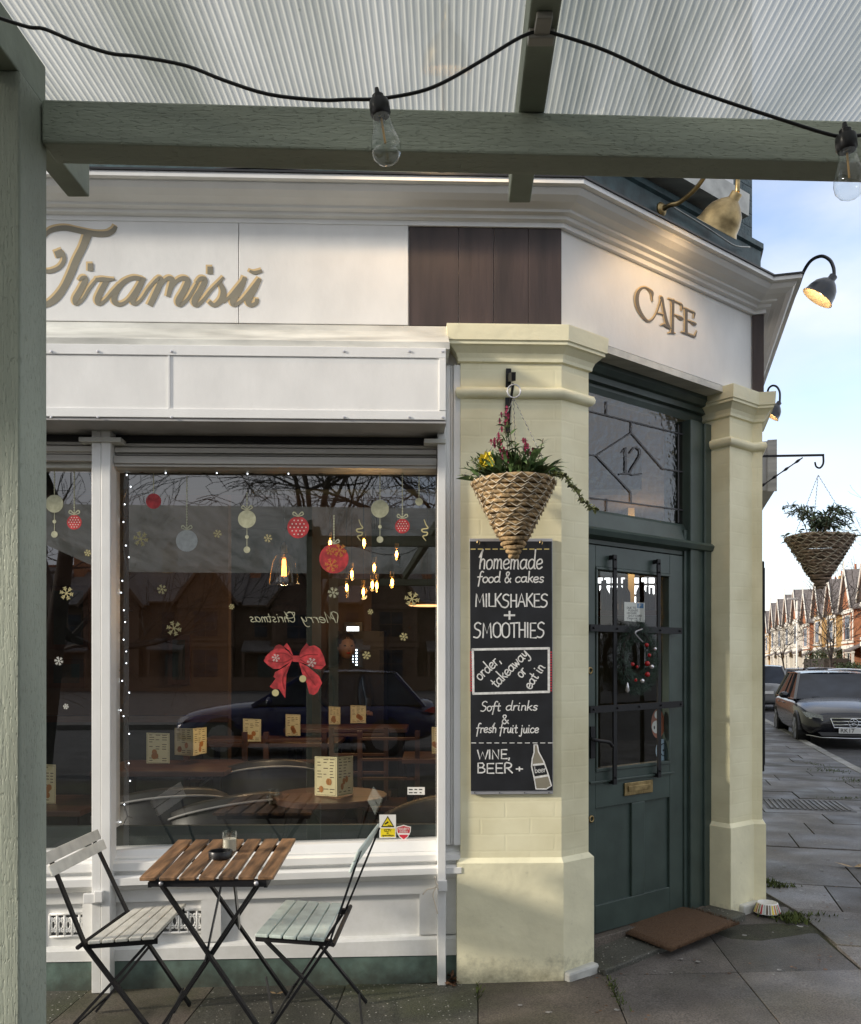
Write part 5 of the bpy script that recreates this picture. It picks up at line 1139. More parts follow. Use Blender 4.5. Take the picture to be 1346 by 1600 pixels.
bistro('pale mint slatted folding chair right of the brown table facing left', [pxz(398, 1459, .45), pxz(508, 1467, .45), pxz(536, 1411, .45), pxz(446, 1406, .45)], 'slatg',
       (Vector((-.262, 3.26, .755)), Vector((-.215, 3.70, .765))), ((-.665, 3.2), (-.63, 3.80), (-.20, 3.22), (-.275, 3.78)))
cg = thing('candle_glass', 'clear glass holding a cream candle on the slatted table', 'candle', tuple(pxz(359, 1330, .711)))
c = pxz(359, 1331, .7115)
obj('glass', MB().lathe([(.0, .001), (.029, .0), (.030, .08), (.0275, .08), (.027, .004), (0, .004)], c, 24, cap=False), 'clear', cg, smooth=True, auto=50)
obj('wax', MB().lathe([(.0262, .005), (.0262, .052), (.022, .05), (.0, .049)], c, 24), 'candle', cg, smooth=True, auto=50)
obj('wick', MB().tube([c+Vector((0, 0, .049)), c+Vector((0, 0, .056))], .001, 5), 'blackp', cg)
c = pxz(345, 1341, .7115)
tag(obj('ashtray', MB().lathe([(.036, 0), (.045, .003), (.046, .026), (.044, .029), (.038, .029), (.037, .01), (0, .008)], c, 28), 'blackp', smooth=True, auto=40), 'round black ashtray on the table in front of the candle glass', 'ashtray')

# doormat, dog bowl
q = [gp(957, 1461), gp(1049, 1498), gp(1156, 1454), gp(1061, 1423)]
dm = MB(); N_ = 14; q = [Vector((a, b, 0)) for a, b in q]
vs = []; 
for j in range(N_+1):
    for i in range(N_+1):
        p = q[0].lerp(q[1], i/N_).lerp(q[3].lerp(q[2], i/N_), j/N_); vs.append(Vector((p.x, p.y, G(p.x, p.y)+.046+random.uniform(-.0015, .0015)-(0.012 if i in (0, N_) or j in (0, N_) else 0))))
dm.add(vs, [(j*(N_+1)+i, j*(N_+1)+i+1, (j+1)*(N_+1)+i+1, (j+1)*(N_+1)+i) for j in range(N_) for i in range(N_)])
for k in range(2600):
    u, v = random.random(), random.random(); 
    if random.random() < .22: u = random.choice([0, 1])
    elif random.random() < .25: v = random.choice([0, 1])
    p = q[0].lerp(q[1], u).lerp(q[3].lerp(q[2], u), v); z = G(p.x, p.y)+.044; a = random.uniform(0, 6.28); l = random.uniform(.004, .011)
    dm.add([(p.x-.0012, p.y, z-.012), (p.x+.0012, p.y, z-.012), (p.x+l*math.cos(a), p.y+l*math.sin(a), z+.008)], [(0, 1, 2)])
tag(obj('doormat', dm, 'rug'), 'brown coir doormat lying in front of the green door', 'doormat')
bx_, by_ = gp(1205, 1431); bw = thing('dog_bowl', 'white dog bowl with coloured stripes beside the second yellow pier', 'bowl', (bx_, by_+.04, G(bx_, by_)))
c = Vector((bx_, by_+.05, G(bx_, by_)+.004))
obj('bowl', MB().lathe([(.070, 0), (.074, .004), (.056, .055), (.052, .058), (.050, .053), (.044, .02), (0, .016)], c, 30), 'paperw', bw, smooth=True, auto=40)
cols = ['cctvy', 'orange', 'leafv', 'sred', 'slatg', 'ink', 'tan']
for k in range(28):
    a0 = 2*math.pi*k/28; a1 = a0+.13; P = []
    for (r, z) in ((.0742, .006), (.0568, .053)):
        P += [c+Vector((r*math.cos(a0), r*math.sin(a0), z)), c+Vector((r*math.cos(a1), r*math.sin(a1), z))]
    P = [p+Vector((p.x-c.x, p.y-c.y, 0)).normalized()*.0008 for p in P]
    obj('stripe', MB().add(P, [(0, 1, 3, 2)]), cols[k % 7], bw)
# ============================================================ stickers on the shop window
DS = DG+.0012
FIG = {}
def flake(mb, x, y, r, w=1.1, d=DS):
    for k in range(6):
        a = k*math.pi/3+.2; c, s = math.cos(a), math.sin(a)
        ribbon(mb, FW, [(x, y, w), (x+r*c, y+r*s, w)], d, 1, False, dd=.0002*k)
        for t in (.5, .78):
            for sg in (1, -1):
                b_ = a+sg*.8; ribbon(mb, FW, [(x+r*t*c, y+r*t*s, w*.9), (x+r*(t*c+.33*math.cos(b_)), y+r*(t*s+.33*math.sin(b_)), w*.9)], d+.0013, 1, False)
M['stgold'] = mat('gold_print', (.46, .41, .2), .6, var=.1); M['stred'] = mat('red_print', (.46, .035, .04), .55, var=.3, scale=30); M['stcream'] = mat('cream_print', (.44, .44, .30), .6, var=.12, scale=50)
M['stgrey'] = mat('grey_print', (.36, .38, .37), .6, var=.1, scale=50); M['stwhite'] = mat('white_print', (.6, .6, .55), .6); M['strd2'] = mat('dark_red_print', (.22, .01, .012), .55)
def flk(x, y, r, lab, m='stgold'): mb = MB(); flake(mb, x, y, r, max(.8, r*.12)); o = obj('snowflake_sticker', mb, m); tag(o, lab, 'window sticker', 'snowflake stickers on the shop window', )
for a in [(220, 842, 11, 'gold snowflake sticker at the upper left of the large pane beside the fairy lights'), (340, 834, 6, 'small gold snowflake sticker between the grey bauble and the cream bauble'), (104, 927, 10, 'gold snowflake sticker in the left pane under the red bauble'),
          (272, 982, 11, 'gold snowflake sticker just above the framed picture'), (253, 921, 7, 'small gold snowflake sticker on the brown wall under the grey bauble'), (419, 841, 6, 'small gold snowflake sticker just above the glass pendant lamp'),
          (644, 936, 11, 'gold snowflake sticker at the right edge of the pane above the glowing shade'), (631, 995, 6, 'small gold snowflake sticker near the right edge under the glowing shade'), (573, 1024, 6, 'small gold snowflake sticker right of the red bow'),
          (579, 956, 4, 'tiny gold snowflake sticker below the cluster of bulbs'), (137, 864, 5, 'small gold snowflake sticker touching the white post in the left pane'), (362, 948, 4, 'tiny gold snowflake sticker left of the mirrored greeting')]: flk(*a)
flk(521, 926, 8, 'white star flower sticker below the big red bauble', 'stcream'); flk(92, 1033, 6.5, 'white snowflake sticker low in the left pane', 'stwhite'); flk(103, 1104, 4, 'smallest white snowflake sticker in the left pane near its lower end', 'stwhite')
def bauble(x, y, r, m, lab, dots=0, string=None, beads=0, bow=0, fl=0):
    t = thing('bauble_sticker', lab, 'window sticker', tuple(FW.w(x, y, DS)), 'bauble stickers on the shop window')
    b = MB(); disc(b, FW, x, y, r, DS, 28); obj('ball', b, m, t)
    k_ = MB()
    if string: 
        ribbon(k_, FW, [(x, string, 1.0), (x, y-r, 1.0)], DS, 1, False); yy = string
        while yy < y-r-2: disc(k_, FW, x, yy, 1.3, DS+.0004, 6); yy += 4.2
    if beads:
        ribbon(k_, FW, [(x, y+r, .9), (x, y+r+32, .9)], DS, 1, False); disc(k_, FW, x, y+r+14, 3, DS+.0004, 12); disc(k_, FW, x, y+r+34, 5.2, DS+.0004, 14)
    if bow:
        for s in (1, -1): ribbon(k_, FW, [(x, y-r-1, 1.5), (x+s*6, y-r-7, 2), (x+s*8, y-r-3, 1.6), (x, y-r, 1.2)], DS+.0006, 4)
    if k_.v: o = obj('ribbon', k_, 'stcream', t); o['kind'] = 'stuff'
    if dots:
        dd_ = MB()
        for j in range(-3, 4):
            for i in range(-3, 4):
                dx, dy = (i+(j % 2)*.5)*r*.36, j*r*.32
                if dx*dx+dy*dy < (r*.86)**2: disc(dd_, FW, x+dx, y+dy, max(.9, r*.07), DS+.0005, 6)
        obj('dots', dd_, 'stwhite', t)['kind'] = 'stuff'
    if fl:
        f = MB(); flake(f, x+9, y-13, 10, 1.1, DS+.0006); flake(f, x-4, y+10, 10, .9, DS+.0006); flake(f, x-6, y-12, 6, .7, DS+.0006); obj('snowflakes', f, 'orange', t)['kind'] = 'stuff'
    return t
bauble(466, 824, 17, 'stred', 'red bauble sticker with white dots left of the big plain red one', 1, 806, 0, 1)
bauble(522, 873, 23, 'stred', 'biggest red bauble sticker patterned with gold snowflakes', 0, 806, 0, 1, 1)
bauble(629, 822, 11.5, 'stred', 'small dotted red bauble sticker near the right of the large pane', 1, 740, 0, 1)
bauble(116, 816, 11.5, 'stred', 'small dotted red bauble sticker in the left pane', 1, 730, 0, 1)
bauble(240, 783, 12, 'stred', 'red bauble sticker over the reflected branches at the top left of the large pane', 0, 740)
bauble(292, 845, 17, 'stgrey', 'plain grey bauble sticker hanging on a thread', 0, 745, 0, 1)
bauble(386, 811, 14, 'stcream', 'gold and cream bauble sticker with two beads in the middle of the pane', 0, 770, 1, 1)
bauble(594, 795, 14, 'stcream', 'ribbed cream bauble sticker with two beads above the bulbs', 0, 740, 1)
bauble(85, 787, 14, 'stcream', 'cream bauble sticker with two beads beside the timber post', 0, 735, 1)
bauble(655, 784, 6, 'stcream', 'smallest cream disc sticker at the top right of the large pane', 0, 745)
for x, lab in ((562, 'gold curl sticker just right of the big red bauble'), (664, 'gold curl sticker at the right edge of the large pane')):
    c_ = MB(); ribbon(c_, FW, [(x-1, 812, 1), (x+2, 820, 1.6), (x+5, 825, 2), (x-4, 827, 2.2), (x-3, 831, 2), (x+4, 832, 2), (x+3, 836, 2), (x-3, 838, 2), (x+2, 845, 1)], DS, 4); tag(obj('curl_sticker', c_, 'stgold'), lab, 'window sticker', 'gold curl stickers')
# mirrored greeting
g = MB(); text(g, FW, 'Merry', 527, 973, 17, 1.15, DS, width=54, slant=.35, mirror=True); text(g, FW, 'Christmas', 463, 972, 16, 1.15, DS, width=71, slant=.35, mirror=True)
ribbon(g, FW, [(527, 973, .9), (528, 960, 1.1), (520, 956, 1.1), (517, 964, 1.1), (523, 968, .9)], DS+.0008, 4); ribbon(g, FW, [(448, 958, .9), (460, 957, 1.1), (458, 965, 1.1), (446, 966, .9)], DS+.0008, 4)
tag(obj('greeting_sticker', g, 'stcream'), 'cream Merry Christmas lettering read from inside the window', 'window lettering', kind=None)
# bow
bw_ = thing('bow_sticker', 'large red bow sticker with gold bells in the middle of the pane', 'window sticker', tuple(FW.w(460, 1030, DS)))
def b6(x, y): return (380+x/8.41, 940+y/8.41)
def bp(name, pts, m, dz): mb = MB(); ppoly(mb, FW, [b6(*p) for p in pts][::-1], DS+dz); return obj(name, mb, m, bw_)
bp('ribbon_tail', [(640, 780), (560, 850), (420, 930), (400, 990), (430, 1010), (350, 1120), (400, 1150), (470, 1150), (555, 1270), (570, 960), (600, 880)], 'stred', .0002)
bp('ribbon_tail', [(730, 790), (780, 960), (840, 1080), (870, 1210), (930, 1230), (980, 1190), (1040, 1070), (1000, 980), (930, 920), (860, 860)], 'stred', .0003)
bp('bow_loop', [(650, 720), (600, 660), (540, 620), (450, 615), (370, 650), (300, 720), (270, 780), (330, 840), (400, 885), (480, 885), (560, 830), (650, 780)], 'stred', .0006)
bp('bow_loop', [(735, 720), (790, 640), (860, 590), (940, 575), (1010, 620), (1060, 720), (1088, 830), (1030, 890), (940, 885), (850, 830), (735, 790)], 'stred', .0007)
bp('bow_fold', [(650, 712), (600, 640), (535, 590), (575, 545), (620, 610), (655, 700)], 'stred', .0010); bp('bow_fold', [(390, 640), (430, 580), (480, 562), (530, 590), (560, 625), (450, 615)], 'strd2', .0004)
bp('bow_fold', [(735, 712), (760, 640), (835, 545), (870, 590), (800, 650)], 'strd2', .0010); bp('bow_knot', [(650, 710), (738, 712), (735, 795), (655, 790)], 'stred', .0014)
sh = MB()
for p in ([(640, 750), (520, 800), (330, 780)], [(640, 735), (540, 680), (420, 680)], [(750, 760), (860, 820), (1050, 840)], [(750, 740), (840, 700), (980, 700)], [(600, 850), (520, 1000), (540, 1150)], [(770, 850), (860, 980), (950, 1100)]):
    ribbon(sh, FW, [(*b6(*q), 1.5) for q in p], DS+.0013, 5)
obj('fold_lines', sh, 'strd2', bw_)['kind'] = 'stuff'
for (x, y) in ((425, 1200), (785, 1015)): bb3 = MB(); disc(bb3, FW, *b6(x, y), 5.5, DS+.0016, 14); obj('bell', bb3, 'stgold', bw_)
st_ = MB(); flake(st_, *b6(430, 740), 6, .6, DS+.0018); flake(st_, *b6(900, 800), 7, .6, DS+.0018); obj('sparkles', st_, 'stwhite', bw_)['kind'] = 'stuff'
# security stickers at the lower right
DO = DG+.0015
cs = thing('camera_warning_sticker', 'yellow CCTV warning sticker with black triangle at the foot of the window', 'sign', tuple(FW.w(606, 1290, DO)))
m_ = MB(); ppoly(m_, FW, [(593, 1309.5), (619, 1309.5), (619, 1273), (593, 1273)], DO); obj('backing', m_, 'paperw', cs)
m_ = MB(); ppoly(m_, FW, [(595, 1308), (617.5, 1308), (617.5, 1294.5), (595, 1294.5)], DO+.0006); obj('yellow_panel', m_, 'cctvy', cs)
m_ = MB(); ppoly(m_, FW, [(595.5, 1292.8), (616.5, 1292.8), (606, 1275)], DO+.0006); obj('black_triangle', m_, 'blackp', cs)
m_ = MB(); ppoly(m_, FW, [(598, 1291), (614, 1291), (606, 1277.5)], DO+.0010); obj('yellow_triangle', m_, 'cctvy', cs)
m_ = MB(); ppoly(m_, FW, [(601, 1287.5), (602, 1289), (607.5, 1285.5), (606.5, 1283)], DO+.0014); ppoly(m_, FW, [(606, 1290.4), (612, 1290.4), (612, 1289.4), (606, 1289.4)], DO+.0014); obj('camera_symbol', m_, 'blackp', cs)
m_ = MB(); text(m_, FW, 'CCTV', 600.5, 1299.5, 3.6, .7, DO+.0011, width=11); text(m_, FW, 'in', 604.5, 1303, 3.4, .5, DO+.0011, width=3); text(m_, FW, 'operation', 597, 1306.8, 3.6, .5, DO+.0011, width=18.5); obj('lettering', m_, 'blackp', cs)['kind'] = 'stuff'
ss = thing('security_sticker', 'red shield shaped security sticker beside the yellow warning sticker', 'sign', tuple(FW.w(631, 1301, DO)))
def shield(k, cx=631, cy=1301): return [(cx+x*k, cy+y*k) for x, y in ((0, 12.5), (7, 7), (11, -1), (11.5, -9), (5, -10.5), (0, -12), (-5, -10.5), (-11.5, -9), (-11, -1), (-7, 7))]
m_ = MB(); ppoly(m_, FW, shield(1), DO+.0002); obj('border', m_, 'paperw', ss); m_ = MB(); ppoly(m_, FW, shield(.86), DO+.0008); obj('shield', m_, 'sred', ss)
m_ = MB(); ppoly(m_, FW, [(621.5, 1304.5), (640.5, 1304.5), (641, 1302), (621, 1302)], DO+.0012); text(m_, FW, 'SECURITY', 622.6, 1297, 3, .55, DO+.0014, width=17); text(m_, FW, 'SYSTEM', 624.5, 1301.2, 3, .55, DO+.0014, width=13); obj('lettering', m_, 'paperw', ss)['kind'] = 'stuff'
wc = thing('small_card_sticker', 'small white label with black print low on the right of the window', 'sticker', tuple(FW.w(650, 1236, DS)))
m_ = MB(); ppoly(m_, FW, [(637, 1242), (664, 1242), (664, 1230), (637, 1230)], DS); obj('card', m_, 'paperw', wc)
m_ = MB()
for (x, y, l, mm) in ((639, 1233, 6, 0), (648, 1233, 4, 0), (655, 1233, 5, 0), (639, 1238, 6, 0), (647, 1238, 5, 0), (656, 1238, 3, 0)): ppoly(m_, FW, [(x, y+1.6), (x+l, y+1.6), (x+l, y), (x, y)], DS+.0006)
obj('print', m_, 'blackp', wc)['kind'] = 'stuff'
# fairy lights
fw_ = thing('fairy_lights', 'string of tiny white fairy lights down the left edge of the large window', 'string lights', tuple(FW.w(195, 1000, DG-.05)))
wp = [(195+4*math.sin(i*.9)+random.uniform(-2, 2), 742+i*9.2) for i in range(62)]
wp = wp+[(200+i*16, 1306+2*math.sin(i)) for i in range(1, 4)]; P = [FW.w(x, y, DG-.045) for x, y in wp]
top_ = [FW.w(195+i*16, 738+2.5*math.sin(i*1.7), DG-.045) for i in range(31)]
m_ = MB(); m_.tube(P, .0022, 4); obj('wire', m_, 'blackp', fw_); m_ = MB(); m_.tube(top_, .0018, 4); obj('wire', m_, 'blackp', fw_)
M['fairy'] = emis('fairy_bulb', (.85, .92, 1), 3)
tw = MB()
for i in range(60):
    a = P[i]; tw.tube([a, a+Vector((random.uniform(-.02, .028), 0, random.uniform(-.012, .012)))], .0014, 3)
obj('wire_stubs', tw, 'blackp', fw_)['kind'] = 'stuff'
for p in [P[i]+Vector((random.uniform(-.02, .03), .0, 0)) for i in (0, 2, 5, 8, 12, 14, 18, 20, 23, 25, 28, 30, 32, 35, 37, 40, 41, 44, 49, 52, 56, 59)]+[top_[i] for i in (4, 9, 12, 16, 22, 28)]:
    obj('bulb', MB().ball(tuple(p), .0032, 6), 'fairy', fw_)

# ============================================================ inside the cafe
def menu_card(x, y, w, h, Y, lab, fold=0, tint='paper'):
    t = thing('menu_card', lab, 'menu', tuple(at(x, y+h/2, Y)), 'pale yellow menu cards standing on the cafe tables')
    def P(px, py, dy=0): return at(px, py, Y+dy)
    if fold:
        xm = x+w*.08
        A = [P(x-w/2, y-h/2, .10), P(xm, y-h/2+1, 0), P(xm, y+h/2+1, 0), P(x-w/2, y+h/2-1, .10)]; Bq = [P(xm, y-h/2+1, 0), P(x+w/2, y-h/2-1, .16), P(x+w/2, y+h/2-4, .16), P(xm, y+h/2+1, 0)]
    else: A = [P(x-w/2, y-h/2, .02), P(x+w/2, y-h/2+1, 0), P(x+w/2, y+h/2, 0), P(x-w/2, y+h/2, .02)]; Bq = None
    th = Vector((0, .0012, 0))
    for q in ([A, Bq] if Bq else [A]):
        obj('leaf', MB().poly(q[::-1], th), tint, t)
        ex, ez = (q[1]-q[0]), (q[3]-q[0]); off = Vector((0, -.0008, 0)); pr = MB()
        def R_(u0, v0, u1, v1, e=0): pr.add([q[0]+ex*a+ez*b+off*(1+e) for a, b in ((u0, v1), (u1, v1), (u1, v0), (u0, v0))], [(0, 1, 2, 3)])
        for v in range(12):
            for u in range(3):
                if random.random() < .75 and not (.52 < .06+v*.075 < .74 and u != 5): R_(.12+u*.28, .06+v*.075, .12+u*.28+random.uniform(.12, .22), .06+v*.075+.02)
        for (a, b) in ((.01, .0),): R_(.05, .03, .95, .038); R_(.05, .965, .95, .973); R_(.05, .03, .058, .97); R_(.942, .03, .95, .97)
        obj('print', pr, 'ink', t)['kind'] = 'stuff'
        dr_ = MB(); c = q[0]+ex*.45+ez*.63+off*3
        for k in range(3):
            cc = c+ex*random.uniform(-.2, .25)+ez*random.uniform(-.06, .2)*(k > 0); dr_.add([cc+ex.normalized()*.016*math.cos(a)+Z3*.018*math.sin(a) for a in [i*.63 for i in range(10)]], [tuple(range(10))])
        obj('cup_drawing', dr_, 'orange', t)['kind'] = 'stuff'
menu_card(522, 1213, 60, 62, 4.5, 'pale yellow folded menu standing on the round window table', 1)
menu_card(247, 1169, 36, 48, 5.0, 'single pale yellow menu card at the left of the pair above the brown table'); menu_card(298, 1159, 50, 43, 5.15, 'open pale yellow menu card just right of the single one', 1)
menu_card(394, 1141, 28, 36, 5.9, 'dim yellow menu card under the left end of the red bow'); menu_card(458, 1133, 23, 34, 6.2, 'dim brown menu card under the right part of the red bow')
menu_card(523, 1118, 18, 28, 6.6, 'small dim menu card left of the bright light strip'); menu_card(560, 1116, 24, 28, 6.4, 'brown menu card right below the bright light strip')
menu_card(681, 1157, 12, 42, 5.6, 'menu card cut by the right edge of the large pane'); menu_card(74, 1225, 26, 62, 4.9, 'yellow menu card half hidden by the timber post in the left pane')
def rtable(x, y, Y, r, zt, lab):
    t = thing('cafe_table', lab, 'table', (at(x, y, Y).x, Y, .11), 'dark wooden tables inside the cafe'); c = Vector((at(x, y, Y).x, Y, 0))
    obj('table_top', MB().lathe([(r*.97, zt-.035), (r, zt-.03), (r, zt-.005), (r*.985, zt)], c, 36), 'dwood', t, smooth=True, auto=40)
    obj('pedestal', MB().lathe([(.16, .11), (.15, .14), (.055, .2), (.05, .6), (.12, zt-.036)], c, 20), 'dwood', t, smooth=True); return t
rtable(516, 1244, 4.66, .305, .762, 'round dark wooden table with the folded menu close behind the window')
def stable(x, y, Y, w, dpt, lab):
    c = at(x, y, Y); zt = c.z; t = thing('cafe_table', lab, 'table', (c.x, c.y, .11), 'dark wooden tables inside the cafe')
    obj('table_top', MB().box((c.x-w/2, Y-dpt/2, zt-.03), (c.x+w/2, Y+dpt/2, zt)), 'dwood', t, bevel=.004)
    for sx in (-1, 1):
        for sy in (-1, 1): obj('leg', MB().box((c.x+sx*(w/2-.05)-.02, Y+sy*(dpt/2-.05)-.02, .11), (c.x+sx*(w/2-.05)+.02, Y+sy*(dpt/2-.05)+.02, zt-.031)), 'black', t)
stable(270, 1196, 5.15, .75, .6, 'square dark table carrying two menu cards behind the left of the large pane'); stable(425, 1155, 6.2, 1.0, .6, 'dark table deep in the room under the red bow')
stable(545, 1135, 6.6, .9, .5, 'dark table in front of the bright fridge'); stable(62, 1254, 4.95, .7, .6, 'dark table behind the narrow left pane'); stable(690, 1180, 5.7, .5, .5, 'dark table behind the right edge of the large pane')
def tub(x, y, Y, w, rot, lab):
    c = at(x, y, Y); t = thing('tub_chair', lab, 'armchair', (c.x, Y, .11), 'dark leather tub chairs inside the cafe')
    zt = c.z; n = 20; o_ = []; mb = MB(); rings = []
    for k in range(n+1):
        a = R(-20+220*k/n)+rot; f = math.sin(math.pi*k/n); h = .11+.42+(zt-.53)*(.25+.75*f**.8); rings.append((a, h))
    vs = []; 
    for a, h in rings:
        ca, sa = math.cos(a), math.sin(a)
        for r, z in ((w*.5, .2), (w*.55, .45), (w*.58, h), (w*.52, h+.012), (w*.47, h-.01), (w*.43, .45)): vs.append((c.x+ca*r, Y+sa*r, z))
    m6 = 6; fs = []
    for i in range(n):
        for k in range(5): p = i*m6+k; fs.append((p, p+1, p+m6+1, p+m6))
    obj('shell', MB().add(vs, fs), 'leather', t, smooth=True)
    obj('seat', MB().lathe([(w*.40, .3), (w*.44, .34), (w*.44, .46), (w*.40, .5), (.0, .51)], (c.x, Y, 0), 20), 'leather', t, smooth=True)
    pp = MB(); pp.tube([(c.x+math.cos(a)*w*.588, Y+math.sin(a)*w*.588, h-.03) for a, h in rings], .007, 5); obj('piping', pp, 'soffit', t, smooth=True)
    for a in (.8, 2.4, 4, 5.5): obj('leg', MB().tube([(c.x+math.cos(a)*w*.36, Y+math.sin(a)*w*.36, .3), (c.x+math.cos(a)*w*.42, Y+math.sin(a)*w*.42, .11)], .014, 6), 'dwood', t)
tub(255, 1222, 4.75, .62, 3.6, 'leather tub chair at the left of the large pane near the fairy lights'); tub(345, 1232, 4.72, .6, -2.4, 'leather tub chair between the brown table and the round table')
tub(410, 1180, 5.4, .66, 3.5, 'leather tub chair behind the round table on its left'); tub(655, 1250, 4.75, .62, -1.2, 'leather tub chair at the right end of the large pane'); tub(112, 1290, 4.55, .55, 3.4, 'tub chair behind the narrow left pane above the cream chair')
def dchair(x, Y, lab):
    X = at(x, 1100, Y).x; t = thing('dining_chair', lab, 'chair', (X, Y, .11), 'wooden dining chairs inside the cafe')
    obj('seat', MB().box((X-.2, Y-.2, .53), (X+.2, Y+.2, .56)), 'dwood', t, bevel=.005)
    for sx in (-.18, .18): obj('rear_post', MB().bar((X+sx, Y-.19, .11), (X+sx, Y-.22, 1.04), .03, .03), 'dwood', t); obj('front_leg', MB().bar((X+sx, Y+.18, .11), (X+sx, Y+.18, .53), .03, .03), 'dwood', t)
    for z in (.74, .86, .99): obj('back_rail', MB().bar((X-.18, Y-.215, z), (X+.18, Y-.215, z), .05, .015), 'dwood', t)
dchair(610, 5.7, 'wooden ladder back chair right of the round table'); dchair(470, 5.6, 'wooden ladder back chair behind the round table menu'); dchair(350, 5.6, 'wooden ladder back chair behind the open menu card'); dchair(565, 6.0, 'wooden ladder back chair in front of the light strip')
def picture(x0, y0, x1, y1, Y, lab):
    t = thing('framed_picture', lab, 'picture', tuple(at((x0+x1)/2, (y0+y1)/2, Y)), 'pictures on the brown cafe wall')
    a = at(x0, y1, Y); b = at(x1, y0, Y); obj('frame', MB().box((a.x, Y, a.z), (b.x, Y+.03, b.z)), 'dwood', t); obj('print', MB().box((a.x+.04, Y-.003, a.z+.04), (b.x-.04, Y-.001, b.z-.04)), 'cafedark', t)
picture(262, 992, 297, 1070, 6.97, 'tall narrow framed picture on the brown wall below a gold snowflake'); picture(76, 915, 138, 1015, 6.97, 'wide framed picture seen through the narrow left pane'); picture(76, 1030, 132, 1075, 6.97, 'low framed picture below the wide one in the left pane')
# pendant lamp with glass shade
pl_ = thing('pendant_lamp', 'clear glass pendant lamp with glowing filament bulb hanging inside the window', 'pendant lamp', tuple(at(444, 880, 4.95)))
c = at(444, 912, 4.95); s = 4.95/1365
obj('glass_shade', MB().lathe([(23*s, 0), (22*s, 12*s), (17.5*s, 34*s), (12*s, 44*s), (4*s, 48*s)], c, 28, cap=False), 'amberglass', pl_, smooth=True)
obj('socket', MB().lathe([(5*s, 48*s), (5*s, 60*s), (2*s, 64*s), (0, 65*s)], c, 14), 'brassold', pl_, smooth=True, auto=40); obj('cord', MB().tube([c+Z3*64*s, (c.x, c.y, 2.93)], .003, 5), 'blackp', pl_)
obj('bulb_glass', MB().lathe([(.0, 8*s), (6*s, 12*s), (9*s, 22*s), (7*s, 36*s), (3*s, 46*s)], c, 16, cap=False), 'amberglass', pl_, smooth=True)
fi = MB()
for k in range(8): a = k*.785; fi.tube([c+Vector((3.6*s*math.cos(a), 3.6*s*math.sin(a), 12*s)), c+Vector((2.2*s*math.cos(a), 2.2*s*math.sin(a), 38*s))], .0022, 4)
o = obj('filament', fi, 'filsoft', pl_); o['kind'] = 'stuff'
obj('shade_rim', MB().tube([c+Vector((23*s*math.cos(k*.3), 23*s*math.sin(k*.3), 0)) for k in range(22)], .0035, 5), 'clear', pl_, smooth=True)
def plight(name, p, e, col=(1, .62, .28), r=.05):
    l = bpy.data.lights.new(name, 'POINT'); l.energy = e; l.color = col; l.shadow_soft_size = r; o = bpy.data.objects.new(name, l); COL.objects.link(o); o.location = p; return o
_l = bpy.data.lights.new('pendant_light', 'SPOT'); _l.energy = 15; _l.color = (1, .74, .45); _l.spot_size = R(130); _l.spot_blend = .5; _l.shadow_soft_size = .04
_o = bpy.data.objects.new('pendant_light', _l); COL.objects.link(_o); _o.location = c+Z3*4*s; _o.rotation_euler = (R(14), 0, 0)
# cluster of bulbs
cl = thing('bulb_chandelier', 'cluster of glowing amber filament bulbs hanging deep inside the cafe', 'chandelier', (at(580, 900, 6.4).x, 6.4, 2.92))
for (x, y, w, h) in ((516, 848, 12, 16), (569, 848, 8, 18), (620, 866, 8, 19), (585, 887, 9, 17), (550, 897, 9, 20), (613, 910, 7, 18), (542, 918, 5, 30), (582, 914, 8, 18), (589, 915, 8, 22), (568, 925, 12, 22)):
    Y = 6.4+random.uniform(-.5, .5); c = at(x, y, Y); s = Y/1365
    b_ = MB().lathe([(0, -h*.55*s), (w*.35*s, -h*.48*s), (w*.55*s, -h*.2*s), (w*.45*s, h*.2*s), (w*.25*s, h*.45*s)], c, 14, cap=False); obj('bulb_glass', b_, 'amberglass', cl, smooth=True)
    obj('filament', MB().ball(tuple(c), .0105, 8, (1, 1, 2.6)), 'filament', cl, smooth=True)
    obj('socket', MB().lathe([(.014, h*.45*s), (.014, h*.45*s+.04), (.0, h*.45*s+.042)], c, 8), 'brassold', cl); obj('cord', MB().tube([c+Z3*(h*.45*s+.04), (c.x, c.y, 2.92)], .0025, 4), 'blackp', cl)
plight('chandelier_light', at(575, 900, 6.4)-Z3*.25, 7, r=.2)
gs = thing('ceiling_shade', 'flat copper shade glowing at the right edge of the large pane', 'pendant lamp', tuple(at(662, 946, 5.6)))
c = at(668, 946, 5.6); obj('shade', MB().lathe([(.12, 0), (.11, .012), (.02, .03)], c, 24), 'brass', gs, smooth=True); obj('cord', MB().tube([c+Z3*.03, (c.x, c.y, 2.92)], .003, 4), 'blackp', gs); obj('glow_disc', MB().lathe([(.115, -.002), (.0, -.003)], c, 20), emis('warm_glow', (1, .5, .2), 1.2), gs)
